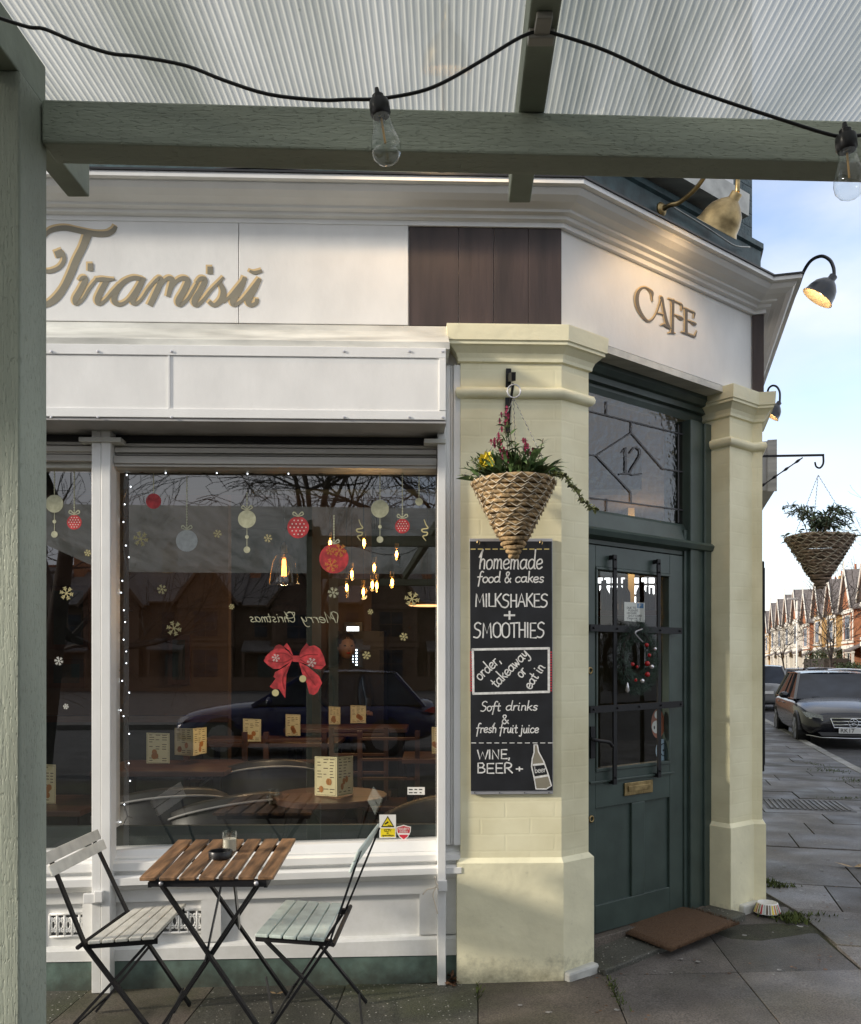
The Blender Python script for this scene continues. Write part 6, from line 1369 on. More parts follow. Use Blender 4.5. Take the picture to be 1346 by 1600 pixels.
# fridge with light strip, screen, staff member
fr_ = thing('drinks_fridge', 'dark drinks fridge with a bright vertical strip of lights deep in the cafe', 'fridge', (at(565, 1100, 7.6).x, 7.6, .11))
a, b = at(528, 1130, 7.6), at(600, 1000, 7.6); obj('cabinet', MB().box((a.x, 7.6, .11), (b.x, 8.2, 1.75)), 'black', fr_)
M['led'] = emis('white_led', (.75, .9, 1), 3.5)
for k in range(22):
    for dx in (0, 7): obj('led', MB().ball(tuple(at(551+dx*.9, 1016+k*4.6, 7.58)), .008, 6), 'led', fr_)
sn = thing('wall_screen', 'small bright screen above the light strip deep in the cafe', 'screen', tuple(at(551, 985, 7.9)))
a, b = at(538, 1002, 7.9), at(566, 972, 7.9); obj('case', MB().box((a.x, 7.9, a.z), (b.x, 7.95, b.z)), 'blackp', sn); a, b = at(542, 992, 7.89), at(561, 979, 7.89); obj('display', MB().box((a.x, 7.895, a.z), (b.x, 7.899, b.z)), emis('screen_glow', (.9, .95, 1), 1.6), sn)
# person
def person(base, height, rz, label):
    t = thing('person', label, 'person', tuple(base)); k = height/1.72
    J = dict(pel=(0, 0, .95), ch=(0, .01, 1.25), nk=(0, 0, 1.44), hd=(0, -.02, 1.50))
    V = [(0, 0, .95), (0, .0, 1.12), (0, .01, 1.30), (0, 0, 1.42), (0, -.005, 1.48), (0, -.015, 1.55), (0, -.015, 1.64),
         (.09, 0, .90), (.10, -.01, .50), (.10, .02, .09), (.10, -.10, .04), (-.09, 0, .90), (-.10, -.01, .50), (-.10, .02, .09), (-.10, -.10, .04),
         (.17, 0, 1.38), (.22, .02, 1.12), (.16, -.18, 1.02), (-.17, 0, 1.38), (-.22, .02, 1.12), (-.16, -.18, 1.02)]
    E = [(0, 1), (1, 2), (2, 3), (3, 4), (4, 5), (5, 6), (0, 7), (7, 8), (8, 9), (9, 10), (0, 11), (11, 12), (12, 13), (13, 14), (2, 15), (15, 16), (16, 17), (2, 18), (18, 19), (19, 20)]
    RR = [.13, .12, .14, .08, .055, .08, .07, .09, .06, .045, .04, .09, .06, .045, .04, .06, .045, .03, .06, .045, .03]
    me = bpy.data.meshes.new('body'); me.from_pydata([Vector(v)*k for v in V], E, []); o = link('body', me, t)
    sk = o.modifiers.new('skin', 'SKIN'); 
    for i, r in enumerate(RR): me.skin_vertices[0].data[i].radius = (r*k, r*k*.8)
    me.skin_vertices[0].data[0].use_root = True; o.modifiers.new('sub', 'SUBSURF').levels = 1; o.modifiers['sub'].render_levels = 2
    me.materials.append(M['cloth'])
    hd = MB().ball((0, -.02*k, 1.59*k), .098*k, 18, (.80, .92, 1.18)); hd.ball((0, -.112*k, 1.575*k), .016*k, 8, (.7, 1, 1.3)); hd.ball((.076*k, -.01, 1.58*k), .02*k, 8, (.4, .8, 1.2)); hd.ball((-.076*k, -.01, 1.58*k), .02*k, 8, (.4, .8, 1.2))
    ho = link('head', hd.mesh('head', M['skin'], True), t); hr = MB().ball((0, .0, 1.625*k), .104*k, 16, (.86, .92, .95)); link('hair', hr.mesh('hair', M['hair'], True), t)
    for s in (-1, 1): e = MB().ball((s*.032*k, -.105*k, 1.60*k), .010*k, 8, (1.2, .5, .7)); link('eye', e.mesh('eye', M['blackp'], True), t)
    mo = MB().ball((0, -.106*k, 1.535*k), .02*k, 8, (1.1, .3, .3)); link('mouth', mo.mesh('mouth', M['stred'], True), t)
    for s in (-1, 1):
        h = MB(); c = Vector((s*.155, -.22, 1.01))*k; h.ball(tuple(c), .034*k, 10, (.7, 1.1, .45))
        for q in range(4): h.tube([c+Vector((-.02+.0135*q, -.02, 0))*k, c+Vector((-.022+.014*q, -.055, -.008))*k, c+Vector((-.02+.013*q, -.075+.004*abs(q-1.5), -.025))*k], [.008*k, .0075*k, .006*k], 6)
        h.tube([c+Vector((-s*.02, .0, 0))*k, c+Vector((-s*.045, -.02, -.005))*k, c+Vector((-s*.05, -.045, -.01))*k], [.009*k, .008*k, .006*k], 6); link('hand', h.mesh('hand', M['skin'], True), t)
    t.rotation_euler = (0, 0, rz); return t
p = at(541, 1023, 7.45); person((p.x, 7.45, .11), 1.62, .3, 'person with dark hair in black clothes standing in the dim cafe behind the bow')

# ---- what is seen through the door glass
bwq = thing('leaded_back_window', 'bright leaded window at the back of the cafe seen through the door', 'window', tuple(at(980, 925, 8.9)))
a, b = at(932, 968, 8.9), at(1024, 900, 8.9)
obj('pane', MB().box((a.x, 8.9, a.z), (b.x, 8.91, b.z)), emis('daylit_glass', (.95, .97, 1), 1.5), bwq)
fm = MB()
for k in range(9): x = a.x+(b.x-a.x)*k/8; obj('lead_bar', MB().box((x-.008, 8.885, a.z), (x+.008, 8.899, b.z)), 'lead', bwq)
for z in (.02, .55, .8, .98): zz = a.z+(b.z-a.z)*z; obj('lead_bar', MB().box((a.x, 8.870, zz-.012), (b.x, 8.884, zz+.012)), 'lead', bwq)
sh = thing('bar_shelf', 'dark bar counter with a row of bottles seen through the door', 'counter', tuple(at(980, 960, 7.5)))
a, b = at(915, 955, 7.5), at(1040, 955, 7.5); obj('counter_top', MB().box((a.x, 7.4, a.z-.04), (b.x, 7.7, a.z)), 'dwood', sh); obj('counter_front', MB().box((a.x, 7.45, .11), (b.x, 7.65, a.z-.041)), 'cafedark', sh)
zc = a.z
for i, x in enumerate((936, 941, 948, 956, 968, 974, 981, 1000, 1006, 1013, 1019)):
    p = at(x, 955, 7.5); h = random.uniform(.20, .30); c = Vector((p.x, 7.5+random.uniform(-.05, .05), zc))
    o = obj('bottle', MB().lathe([(.034, .0), (.036, .01), (.036, h*.58), (.013, h*.74), (.012, h), (.014, h)], c, 12), 'blackp', None, smooth=True, auto=40); tag(o, ['leftmost', 'second', 'third', 'fourth', 'fifth', 'sixth', 'seventh', 'eighth', 'ninth', 'tenth', 'rightmost'][i]+' dark bottle counted from the left on the bar counter behind the door', 'bottle', 'bottles on the bar counter')
pillar = thing('timber_column', 'pale timber column in front of the bright back window seen through the door', 'column', (at(987, 950, 8.2).x, 8.2, .11))
a = at(982, 950, 8.2).x; b = at(992, 950, 8.2).x; obj('shaft', MB().box((a, 8.2, .11), (b, 8.26, 2.93)), 'paper', pillar)
plight('bar_light', (at(1000, 880, 8.0).x, 8.0, 2.6), 4)
dg = df-.028
nt_ = thing('door_notice', 'cream paper notice with handwriting taped inside the door glass', 'notice', tuple(FC.w(992, 960, dg)))
m_ = MB(); ppoly(m_, FC, [(976, 970), (1008, 972.5), (1008, 942), (976, 940.5)], dg); obj('paper', m_, 'paperw', nt_)
m_ = MB(); yy = 951
for i, s_ in enumerate(('DUE TO', 'PLEASE', 'NO CASH', 'ONLY CARD', 'THANK U')): text(m_, FC, s_ if all(c in GL for c in s_) else 'CARD', 980+(i % 2)*2, yy, 2.6, .5, dg+.001, width=random.uniform(14, 22)); yy += 4.2
obj('handwriting', m_, 'blackp', nt_)['kind'] = 'stuff'
m_ = MB(); ppoly(m_, FC, [(996, 950), (1006, 950.5), (1006, 943), (996, 942.6)], dg+.0008); obj('blue_logo', m_, mat('blue_print', (.10, .25, .5), .5), nt_)
m_ = MB(); text(m_, FC, 'P', 998.5, 949, 5, .9, dg+.0018, width=4); obj('logo_letter', m_, 'paperw', nt_)
s1 = thing('round_door_sticker', 'brown and cream oval sticker behind the right security bar', 'sticker', tuple(FC.w(1028, 1138, dg)))
m_ = MB(); disc(m_, FC, 1028.5, 1131, 10.5, dg, 26, 23); obj('disc', m_, mat('terracotta_print', (.38, .13, .07), .5), s1)
m_ = MB(); disc(m_, FC, 1026, 1136, 7, dg+.0008, 18, 10); disc(m_, FC, 1027, 1117, 4, dg+.0009, 12, 6); obj('cream_shape', m_, 'paperw', s1); m_ = MB(); disc(m_, FC, 1023, 1137, 1.1, dg+.0014, 8, 3); disc(m_, FC, 1028, 1137, 1.1, dg+.0014, 8, 3); obj('dark_marks', m_, 'blackp', s1)['kind'] = 'stuff'
s2 = thing('dog_welcome_sticker', 'pale blue round sticker with a dog face at the foot of the door glass', 'sticker', tuple(FC.w(1037, 1174, dg)))
m_ = MB(); disc(m_, FC, 1037, 1173, 12, dg+.002, 28, 18.5); obj('disc', m_, mat('pale_blue_print', (.42, .55, .66), .5), s2)
m_ = MB(); ribbon(m_, FC, [(1033, 1165, 1.2), (1033, 1176, 1.2), (1037, 1181, 1.2), (1041, 1176, 1.2), (1041, 1164, 1.2), (1037, 1162, 1.2), (1033, 1165, 1.2)], dg+.003, 4)
ribbon(m_, FC, [(1041, 1163, 2.4), (1043.5, 1168, 3), (1042.5, 1174, 1)], dg+.0035, 3); ribbon(m_, FC, [(1033, 1163, 2.4), (1030.5, 1168, 3), (1031.5, 1174, 1)], dg+.0035, 3); disc(m_, FC, 1037, 1172.5, 1.2, dg+.0038, 8, 1.6); disc(m_, FC, 1044.5, 1178.5, 1.3, dg+.003, 8, 1.9)
obj('dog_face', m_, 'blackp', s2)['kind'] = 'stuff'
# wreath hanging on the door
wt = thing('christmas_wreath', 'green pine wreath with red baubles hanging on the cafe door', 'wreath', tuple(FC.w(996, 1028, df+.04)))
wc_ = FC.w(996, 1028, df+.03); U3 = FC.u.to_3d(); nd = MB(); Rw = .118
for k in range(5200):
    a = random.uniform(0, 2*math.pi); b = random.uniform(0, 2*math.pi); r = .05*math.sqrt(random.random())
    ctr = U3*math.cos(a)*1.05+Z3*math.sin(a)*1.15; p = wc_+ctr*Rw+ctr*(r*math.cos(b))+nC*(r*.6*math.sin(b))
    d = (ctr*random.uniform(-.3, 1)+(U3*-math.sin(a)+Z3*math.cos(a))*random.uniform(-.3, 1.2)+nC*random.uniform(-.2, .8)).normalized()*random.uniform(.018, .034); sd = d.cross(nC).normalized()*.0013
    nd.add([p-sd, p+sd, p+d], [(0, 1, 2)])
obj('needles', nd, 'pine', wt)['kind'] = 'stuff'
obj('ring', MB().tube([wc_+(U3*math.cos(k*.3)*1.05+Z3*math.sin(k*.3)*1.15)*Rw for k in range(22)], .012, 6), 'bark', wt)
for (x, y, r, m) in ((1012, 1037, .014, 'redb'), (1012, 1054, .014, 'redb'), (989, 1038, .010, 'redb'), (996, 1042, .008, 'redb'), (1015, 1024, .010, 'redb'), (1011, 1008, .011, 'redb'), (1019, 1042, .012, 'silver'), (1004, 1064, .012, 'silver'), (1024, 1014, .010, 'silver'), (994, 1063, .008, 'redb')):
    obj('bauble', MB().ball(tuple(FC.w(x, y, df+.075)), r, 10), m, wt, smooth=True)
obj('silver_drop', MB().lathe([(0, 0), (.011, .012), (.004, .05), (.0, .055)], FC.w(981, 1083, df+.06), 10), 'silver', wt, smooth=True)
obj('ribbon', MB().tube(smooth_pts([FC.w(x, y, df+.075) for x, y in ((1004, 983), (993, 988), (998, 996), (1005, 1003))]), [.004]*13, 6), 'silver', wt)
# picture in the transom light: pale notice behind
# ============================================================ cars
def paint(n, c, rough=.25): return mat(n, c, rough, .0, var=.02, coat=.45)
M['carglass'] = mat('dark_car_glass', (.045, .055, .075), .06, spec=.14, scale=1.1, stretch=(1, 1, 2), col2=(.008, .009, .012), detail=3); M['tyre'] = mat('tyre_rubber', (.015, .015, .016), .8); M['rim'] = mat('alloy_rim', (.35, .36, .38), .3, .8, var=.05); M['hl'] = mat('headlight_lens', (.35, .38, .42), .08, .3, var=.3, scale=60); M['tl'] = mat('tail_light_red', (.45, .01, .01), .2); M['plate'] = mat('number_plate_white', (.72, .72, .70), .4, var=.02)
def car(label, u, c, toward, pm, L_=4.6, W=1.82, H=1.45, hatch=False, front=True, merc=False, group='cars parked along the street', world=None):
    hw = W/2
    t = bpy.data.objects.new('parked_car', None); COL.objects.link(t); t['label'] = label; t['category'] = 'car'; t['group'] = group; WM[t.name] = None
    # stations x, halfwidth, zbottom, ztop(centre), zshoulder
    xf = L_/2
    st = [(-xf, .78, .38, .80 if not hatch else .95, .62), (-xf+.10, .90, .28, .93 if not hatch else 1.0, .80), (-xf+.5, .985, .20, .98, .90), (-xf+1.2, 1.0, .19, .97, .90), (-.2, 1.0, .18, .95, .88), (xf-1.75, 1.0, .18, .95, .88), (xf-1.35, .995, .19, .965, .86), (xf-.8, .985, .19, .90, .80), (xf-.35, .93, .20, .81, .70), (xf-.10, .84, .24, .72, .58), (xf, .72, .30, .62, .46)]
    vs = []; cs_ = []
    for x, w, zb, zt, zs in st:
        w *= hw; half = [(w*.80, zb), (w*.97, zb+.10), (w, (zb+zs)/2), (w*.985, zs-.04), (w*.93, zs+.01), (w*.70, zt-.02), (w*.35, zt), (0, zt+.012)]
        ring = [(x, y, z) for y, z in half]+[(x, -y, z) for y, z in half[-2::-1]]; vs += ring; n = len(ring)
    fs = []
    for i in range(len(st)-1):
        for k in range(n-1): a = i*n+k; fs.append((a, a+n, a+n+1, a+1))
        fs.append((i*n+n-1, i*n+2*n-1, (i+1)*n, i*n))
    fs += [tuple(range(n)), tuple(reversed([(len(st)-1)*n+k for k in range(n)]))]
    body = obj('body', MB().add(vs, fs), pm, t, smooth=True, auto=50); s_ = body.modifiers.new('s', 'SUBSURF'); s_.levels = 1; s_.render_levels = 1
    zr = H; xb = -xf+(.25 if hatch else .75); xr0 = -xf+(.75 if hatch else 1.5); xr1 = xf-2.35; xw = xf-1.45; wb = hw*.90; wr = hw*.68
    if merc: xb, xr0 = -xf+.35, -xf+.9
    rp_ = [(xb, wb*.93, .93), (xr0, wr, zr-.02), ((xr0+xr1)/2, wr*1.03, zr), (xr1, wr, zr-.02), (xw, wb*.96, .95)]
    # glass hull
    vs = []; 
    for x, w, z in rp_: vs += [(x, w, z), (x, -w, z)]
    base = [(xb, wb, .90), (xb, -wb, .90), (xw, wb, .90), (xw, -wb, .90), ((xr0+xr1)/2, wb, .90), ((xr0+xr1)/2, -wb, .90)]
    g = MB(); 
    def q4(*p): g.add(list(p), [(0, 1, 2, 3)] if len(p) == 4 else [(0, 1, 2)])
    R0, R1, F0, F1 = Vector((xr0, wr, zr-.03)), Vector((xr0, -wr, zr-.03)), Vector((xr1, wr, zr-.03)), Vector((xr1, -wr, zr-.03)); bR0, bR1, bF0, bF1 = Vector((xb, wb, .90)), Vector((xb, -wb, .90)), Vector((xw, wb, .92)), Vector((xw, -wb, .92))
    q4(F1, F0, bF0, bF1); q4(R0, R1, bR1, bR0); q4(R0, bR0, bF0, F0); q4(F1, bF1, bR1, R1)
    obj('windows', g, 'carglass', t)
    rf = MB(); nn = 5; vv = []
    for i in range(nn+1):
        x = xr0+(xr1-xr0)*i/nn; cz = .045*math.sin(math.pi*i/nn)
        for k in range(7): y = wr*(1-2*k/6)*1.02; vv.append((x, y, zr-.03+cz+.03*(1-(2*k/6-1)**2)))
    rf.add(vv, [(i*7+k, i*7+k+1, (i+1)*7+k+1, (i+1)*7+k) for i in range(nn) for k in range(6)]); obj('roof', rf, pm, t, smooth=True)
    for (a, b) in ((F0, bF0), (F1, bF1), (R0, bR0), (R1, bR1)): obj('pillar', MB().bar(a, b+(b-a)*.05, .055, .06), pm, t)
    for s in (1, -1):
        for f in (.36, .66):
            a = Vector((xr0+(xr1-xr0)*f+.1, s*(wr+.004), zr-.04)); b = Vector((xb+(xw-xb)*(f*.9+.08), s*(wb+.006), .90)); obj('pillar', MB().bar(a, b, .05, .03), 'blackp', t)
        obj('roof_rail', MB().bar((xr0, s*(wr+.01), zr-.015), (xr1, s*(wr+.01), zr-.015), .03, .02), 'chrome' if merc else 'blackp', t)
        obj('window_trim', MB().bar((xb, s*(wb+.012), .905), (xw, s*(wb+.012), .915), .012, .02), 'chrome' if merc else 'blackp', t)
        mr = MB().ball((xw-.28, s*(hw+.09), .99), .1, 12, (.6, 1.05, .7)); obj('mirror', mr, pm, t, smooth=True)
        for f in (.30, .56): x = xb+(xw-xb)*f+.1; obj('door_handle', MB().bar((x, s*(hw*1.002), .80), (x+.18, s*(hw*1.002), .80), .02, .03), 'chrome' if merc else pm, t)
        for x in (-xf+.95, xf-.88):
            w_ = bpy.data.objects.new('wheel', None); COL.objects.link(w_); w_.parent = t; WM[w_.name] = None
            mx_ = Matrix.Rotation(R(90), 4, 'X'); cc = Vector((x, s*(hw-.135), .335))
            obj('arch', MB().lathe([(.375, -.12), (.375, .118)], cc, 26, mx_), 'blackp', t)
            cc = Vector((x, s*(hw-.105), .335))
            obj('tyre', MB().lathe([(.25, -.1), (.32, -.1), (.335, -.07), (.335, .07), (.32, .1), (.25, .1)], cc, 26, mx_), 'tyre', w_, smooth=True, auto=40)
            rm_ = MB().lathe([(.05, -.105), (.235, -.104), (.235, .104), (.05, .105)], cc, 20, mx_)
            for k in range(7):
                a = k*2*math.pi/7; rm_.bar(cc+Vector((.03*math.cos(a), s*.106, .03*math.sin(a))), cc+Vector((.24*math.cos(a), s*.108, .24*math.sin(a))), .045, .012, (0, 1, 0))
            rmo = obj('rim', rm_, 'rim', w_)
    # front
    for s in (1, -1):
        hl = MB(); pts = [(xf-.06, s*.50, .545), (xf-.22, s*.78, .60), (xf-.36, s*.845, .70), (xf-.20, s*.72, .70), (xf-.07, s*.52, .64)]
        n3 = Vector((.75, s*.45, .2)).normalized()*.03
        pts = [Vector(p)+n3 for p in pts]; hl.poly(pts if s == 1 else pts[::-1], n3*.3); obj('headlight', hl, 'hl', t)
        tp = [Vector((-xf+.04, s*.52, .72)), Vector((-xf+.12, s*.82, .74)), Vector((-xf+.30, s*.885, .78)), Vector((-xf+.14, s*.82, .86)), Vector((-xf+.04, s*.52, .82))]
        tp = [p+Vector((-.05, s*.03, .02)) for p in tp]; None if merc else obj('tail_light', MB().poly(tp if s == -1 else tp[::-1], Vector((-.02, s*.01, 0))), 'tl', t)
    if merc:
        gr = MB(); gp_ = [(xf+.005, -.40, .60), (xf+.005, .40, .60), (xf+.02, .34, .42), (xf+.02, -.34, .42)]; gr.poly([Vector(p) for p in gp_], Vector((.012, 0, 0))); obj('grille', gr, 'blackp', t)
        rim_ = MB(); ring = gp_+[gp_[0]]; rim_.tube([Vector(p)+Vector((.02, 0, 0)) for p in ring], .014, 6); rim_.bar((xf+.035, -.38, .54), (xf+.035, .38, .54), .016, .022); rim_.bar((xf+.035, -.36, .48), (xf+.035, .36, .48), .016, .022); obj('grille_surround', rim_, 'chrome', t, smooth=True)
        em = MB(); em.tube([(xf+.05, .085*math.cos(a), .51+.085*math.sin(a)) for a in [k*.2618 for k in range(25)]], .009, 6)
        for k in range(3): a = math.pi/2+k*2.094; em.bar((xf+.05, 0, .51), (xf+.05, .08*math.cos(a), .51+.08*math.sin(a)), .014, .014)
        obj('emblem', em, 'chrome', t, smooth=True)
        obj('intake', MB().poly([Vector(p) for p in ((xf-.04, -.62, .33), (xf-.04, .62, .33), (xf-.03, .55, .26), (xf-.03, -.55, .26))], Vector((.03, 0, 0))), 'blackp', t)
        obj('bumper_strip', MB().tube([(xf-.22, -.80, .26), (xf-.02, -.55, .225), (xf+.02, 0, .22), (xf-.02, .55, .225), (xf-.22, .80, .26)], .012, 6), 'chrome', t, smooth=True)
        for s in (1, -1): obj('daylight_bar', MB().bar((xf-.04, s*.52, .555), (xf-.16, s*.76, .595), .02, .014), 'chrome', t)
        obj('number_plate', MB().box((xf+.045, -.26, .315), (xf+.055, .26, .425)), 'plate', t)
        tx = bpy.data.curves.new('plate_text', 'FONT'); tx.body = 'RK17'; tx.size = .11; tx.align_x = 'LEFT'; tx.extrude = .001
        to = bpy.data.objects.new('plate_text_tmp', tx); COL.objects.link(to); bpy.context.view_layer.update()
        me = bpy.data.meshes.new_from_object(to.evaluated_get(bpy.context.evaluated_depsgraph_get())); bpy.data.objects.remove(to)
        me.transform(Matrix.Translation((xf+.057, -.235, .333)) @ Matrix.Rotation(R(90), 4, 'Z') @ Matrix.Rotation(R(90), 4, 'X') @ Matrix.Diagonal((1.0, 1, 1, 1))); me.materials.clear(); me.materials.append(M['blackp']); link('plate_lettering', me, t)
        # windscreen details
        obj('wiper', MB().bar((xw-.06, -.5, .955), (xw-.2, .05, 1.0), .02, .012), 'blackp', t)
    else:
        obj('grille', MB().poly([Vector(p) for p in ((xf+.0, -.35, .58), (xf+.0, .35, .58), (xf+.015, .3, .46), (xf+.015, -.3, .46))], Vector((.012, 0, 0))), 'blackp', t)
        obj('number_plate', MB().box((xf+.02, -.26, .32), (xf+.03, .26, .42)), 'plate', t); obj('number_plate', MB().box((-xf-.02, -.26, .62), (-xf-.01, .26, .72)), 'plate', t)
    if world: t.location = world[0]; t.rotation_euler = (0, 0, world[1])
    else:
        p = FS.pt(u, c, -.165); t.location = p; t.rotation_euler = (0, 0, R(-105) if toward else R(75))
    return t
car('black estate car with big chrome grille parked facing us at the right edge', 15.4, 3.0, True, paint('black_car_paint', (.006, .006, .010), .22), 4.95, 1.86, 1.47, merc=True)
car('silver grey hatchback seen from behind between the pier and the black car', 29.5, 2.95, False, paint('silver_grey_paint', (.22, .225, .23)), 4.3, 1.82, 1.6, hatch=True)
car('white car at the far left of the parked row beyond the silver hatchback', 58, 6.6, True, paint('white_car_paint', (.6, .62, .64)), 4.4, 1.8, 1.6, hatch=True)
car('dark grey car parked across the street behind the white one', 46, 6.6, True, paint('dark_grey_paint', (.06, .065, .07)), 4.4, 1.8, 1.45)
car('black hatchback across the street just above the roof of the black estate', 40, 6.6, False, paint('black_hatch_paint', (.02, .02, .024)), 4.3, 1.8, 1.5, hatch=True)
car('white car across the street cut by the right edge', 33.2, 6.6, True, paint('white_estate_paint', (.6, .6, .6)), 4.5, 1.8, 1.46)
car('blue saloon on the road behind the photographer mirrored in the shop window', 0, 0, True, paint('blue_car_paint', (.008, .014, .085), .2), 4.7, 1.84, 1.5, hatch=True, world=((-1.5, -8.3, -.165), R(180)))

# ============================================================ far houses
def house(name, brick, label, white=False):
    t = bpy.data.objects.new('terraced_house', None); COL.objects.link(t); t['label'] = label; t['category'] = 'house'; t['group'] = 'terraced houses in a row'; WM[t.name] = None
    def B_(n, a, b, m, par=t, **k): 
        mb = MB().box(a, b); mb.uv = []
        u = []
        for f in mb.f:
            vv = [mb.v[i] for i in f]; nrm = (Vector(vv[1])-Vector(vv[0])).cross(Vector(vv[2])-Vector(vv[0]))
            ax = 'y' if abs(nrm.x) > abs(nrm.y) else 'x'
            mb.uv.append([((mb.v[i][1] if ax == 'y' else mb.v[i][0]), mb.v[i][2]) for i in f])
        o = obj(n, mb, m, par, **k); return o
    W = 6.0; EZ = 5.5
    B_('wall', (-3, 0, -.3), (3, 8.5, EZ), brick)
    rv = MB().add([(-3, -.35, EZ-.1), (3, -.35, EZ-.1), (3, 4.2, 8.1), (-3, 4.2, 8.1), (3, 8.8, EZ-.1), (-3, 8.8, EZ-.1)], [(0, 1, 2, 3), (3, 2, 4, 5), (0, 3, 5), (1, 4, 2)]); rf = obj('roof', rv, 'slate', t)
    obj('ridge_tile', MB().bar((-3, 4.2, 8.12), (3, 4.2, 8.12), .2, .14), 'tile', t)
    ch = B_('chimney', (2.3, 3.4, 7.4), (3.0, 4.9, 9.3), brick, rf)
    for y in (3.7, 4.15, 4.6): o = link('chimney_pot', MB().lathe([(.11, 9.3), (.09, 9.75)], (2.65, y, 0), 10).mesh('chimney_pot', M['tile']), rf)
    # two storey bay with gable
    bx = -.75; bw = 1.75
    bay = B_('bay', (bx-bw, -.75, -.3), (bx+bw, -.001, 5.45), 'render' if white else brick)
    gp = 8.0
    gm = MB().add([(bx-bw-.1, -.78, 5.46), (bx+bw+.1, -.78, 5.46), (bx, -.78, gp-.25)], [(0, 1, 2)]); gm.uv = [[(0, 0), (3, 0), (1.5, 2.5)]]
    obj('gable', gm, 'redbrick', t)
    gr = MB(); gr.poly([(bx-bw-.3, -1.0, 5.3), (bx, -1.0, gp), (bx, 3.9, gp), (bx-bw-.3, .6, 5.3)], (0, 0, -.08)); gr.poly([(bx+bw+.3, -1.0, 5.3), (bx+bw+.3, .6, 5.3), (bx, 3.9, gp), (bx, -1.0, gp)], (0, 0, -.08)); obj('gable_roof', gr, 'slate', t)
    for s in (-1, 1): obj('barge_board', MB().bar((bx+s*(bw+.32), -1.03, 5.28), (bx, -1.03, gp+.02), .06, .17, (0, 0, 1)), 'render', t)
    obj('finial', MB().bar((bx, -1.03, gp-.2), (bx, -1.03, gp+.55), .08, .08, (0, 1, 0)), 'render', t)
    def win(x0, z0, x1, z1, y):
        f = B_('window', (x0, y-.06, z0), (x1, y-.001, z1), 'render'); n = 2 if x1-x0 > 1 else 1; w = (x1-x0-.12)/n
        for i in range(n):
            for (a, b) in ((z0+.08, (z0+z1)/2-.03), ((z0+z1)/2+.03, z1-.08)):
                m_ = MB().box((x0+.08+i*w, y-.075, a), (x0+.08+(i+1)*w-.06, y-.062, b)); p = link('pane', m_.mesh('pane', M['carglass']), f)
    for (z0, z1) in ((.6, 2.5), (3.2, 4.9)):
        win(bx-.85, z0, bx+.85, z1, -.75); win(1.3, z0+.1, 2.3, z1, 0) if z0 > 3 else None
        m_ = MB().box((bx-bw-.08, -.84, z1+.12), (bx+bw+.08, -.751, z1+.38)); obj('lintel_band', m_, 'render', t); m_ = MB().box((bx-bw-.08, -.84, z0-.2), (bx+bw+.08, -.751, z0-.05)); obj('sill_band', m_, 'render', t)
        for s in (-1, 1): obj('bay_pilaster', MB().box((bx+s*(bw-.16)-.14, -.775, z0-.04), (bx+s*(bw-.16)+.14, -.751, z1+.11)), 'render', t)
    # door and porch
    B_('door', (1.1, -.04, .0), (2.0, -.001, 2.2), 'green'); obj('porch_roof', MB().poly([(.6, -1.3, 2.5), (2.9, -1.3, 2.5), (2.9, -.0, 3.15), (.6, -.0, 3.15)], (0, 0, -.1)), 'slate', t)
    for x in (.72, 2.78): obj('porch_post', MB().box((x-.07, -1.2, -.1), (x+.07, -1.06, 2.42)), 'render', t)
    obj('porch_beam', MB().box((.6, -1.22, 2.3), (2.9, -1.04, 2.42)), 'render', t)
    obj('garden_wall', MB().box((-3, -2.4, -.1), (3, -2.2, .75)), brick, t)
    obj('gutter', MB().bar((-3, -.4, EZ-.08), (3, -.4, EZ-.08), .1, .1), 'render', t)
    return t
HS = {'y': house('a', 'stock', ''), 'r': house('b', 'redbrick', ''), 'w': house('c', 'stock', '', True)}
seq = [(52, 'y', 'yellow brick terraced house at the right edge of the photograph beyond the hedge'), (58, 'r', 'red brick gabled house with slate porch behind the bare street tree'), (64, 'y', 'sunlit yellow brick gabled house above the hedge left of the bare street tree'),
       (70, 'y', 'yellow brick gabled house behind the pale street lamp column'), (76, 'r', 'red brick gabled house just left of the street lamp column'), (82, 'w', 'first white fronted house left of the brick houses'), (88, 'w', 'second white fronted house left of the brick houses'),
       (94, 'w', 'third white fronted house towards the pier'), (100, 'w', 'fourth white fronted house towards the pier'), (106, 'y', 'yellow brick house partly behind the second yellow pier'), (112, 'r', 'farthest red brick house of the row beside the pier')]
used = set()
for u, k, lab in seq:
    p = FS.pt(u, 12.2, -.05)
    o = HS[k] if k not in used else dup(HS[k], label=lab)
    used.add(k); o['label'] = lab; o.location = p; o.rotation_euler = (0, 0, R(-105)); 
    sc2 = random.Random(int(u)); o.scale = (1, 1, (1.08 if k == 'w' else sc2.uniform(.94, 1.04)))
for i in range(11):   # houses opposite, seen only as reflections in the shop window
    o = dup(HS['ry'[i % 2]], (-30+6.0*i, -50, -.05), R(180), ['leftmost', 'second', 'third', 'fourth', 'fifth', 'sixth', 'seventh', 'eighth', 'ninth', 'tenth', 'rightmost'][10-i]+' brick house counted from the left in the dim reflection in the shop window'); o['group'] = 'houses mirrored in the shop window'
    for q_ in [o]+[c for c in bpy.data.objects if c.parent == o]:
        if q_.type == 'MESH' and q_.data.materials[0] in (M['redbrick'], M['stock'], M['render']): q_.material_slots[0].link = 'OBJECT'; q_.material_slots[0].material = M['dbrick']  # dimness put into the colour: brick and render swapped for dark brick
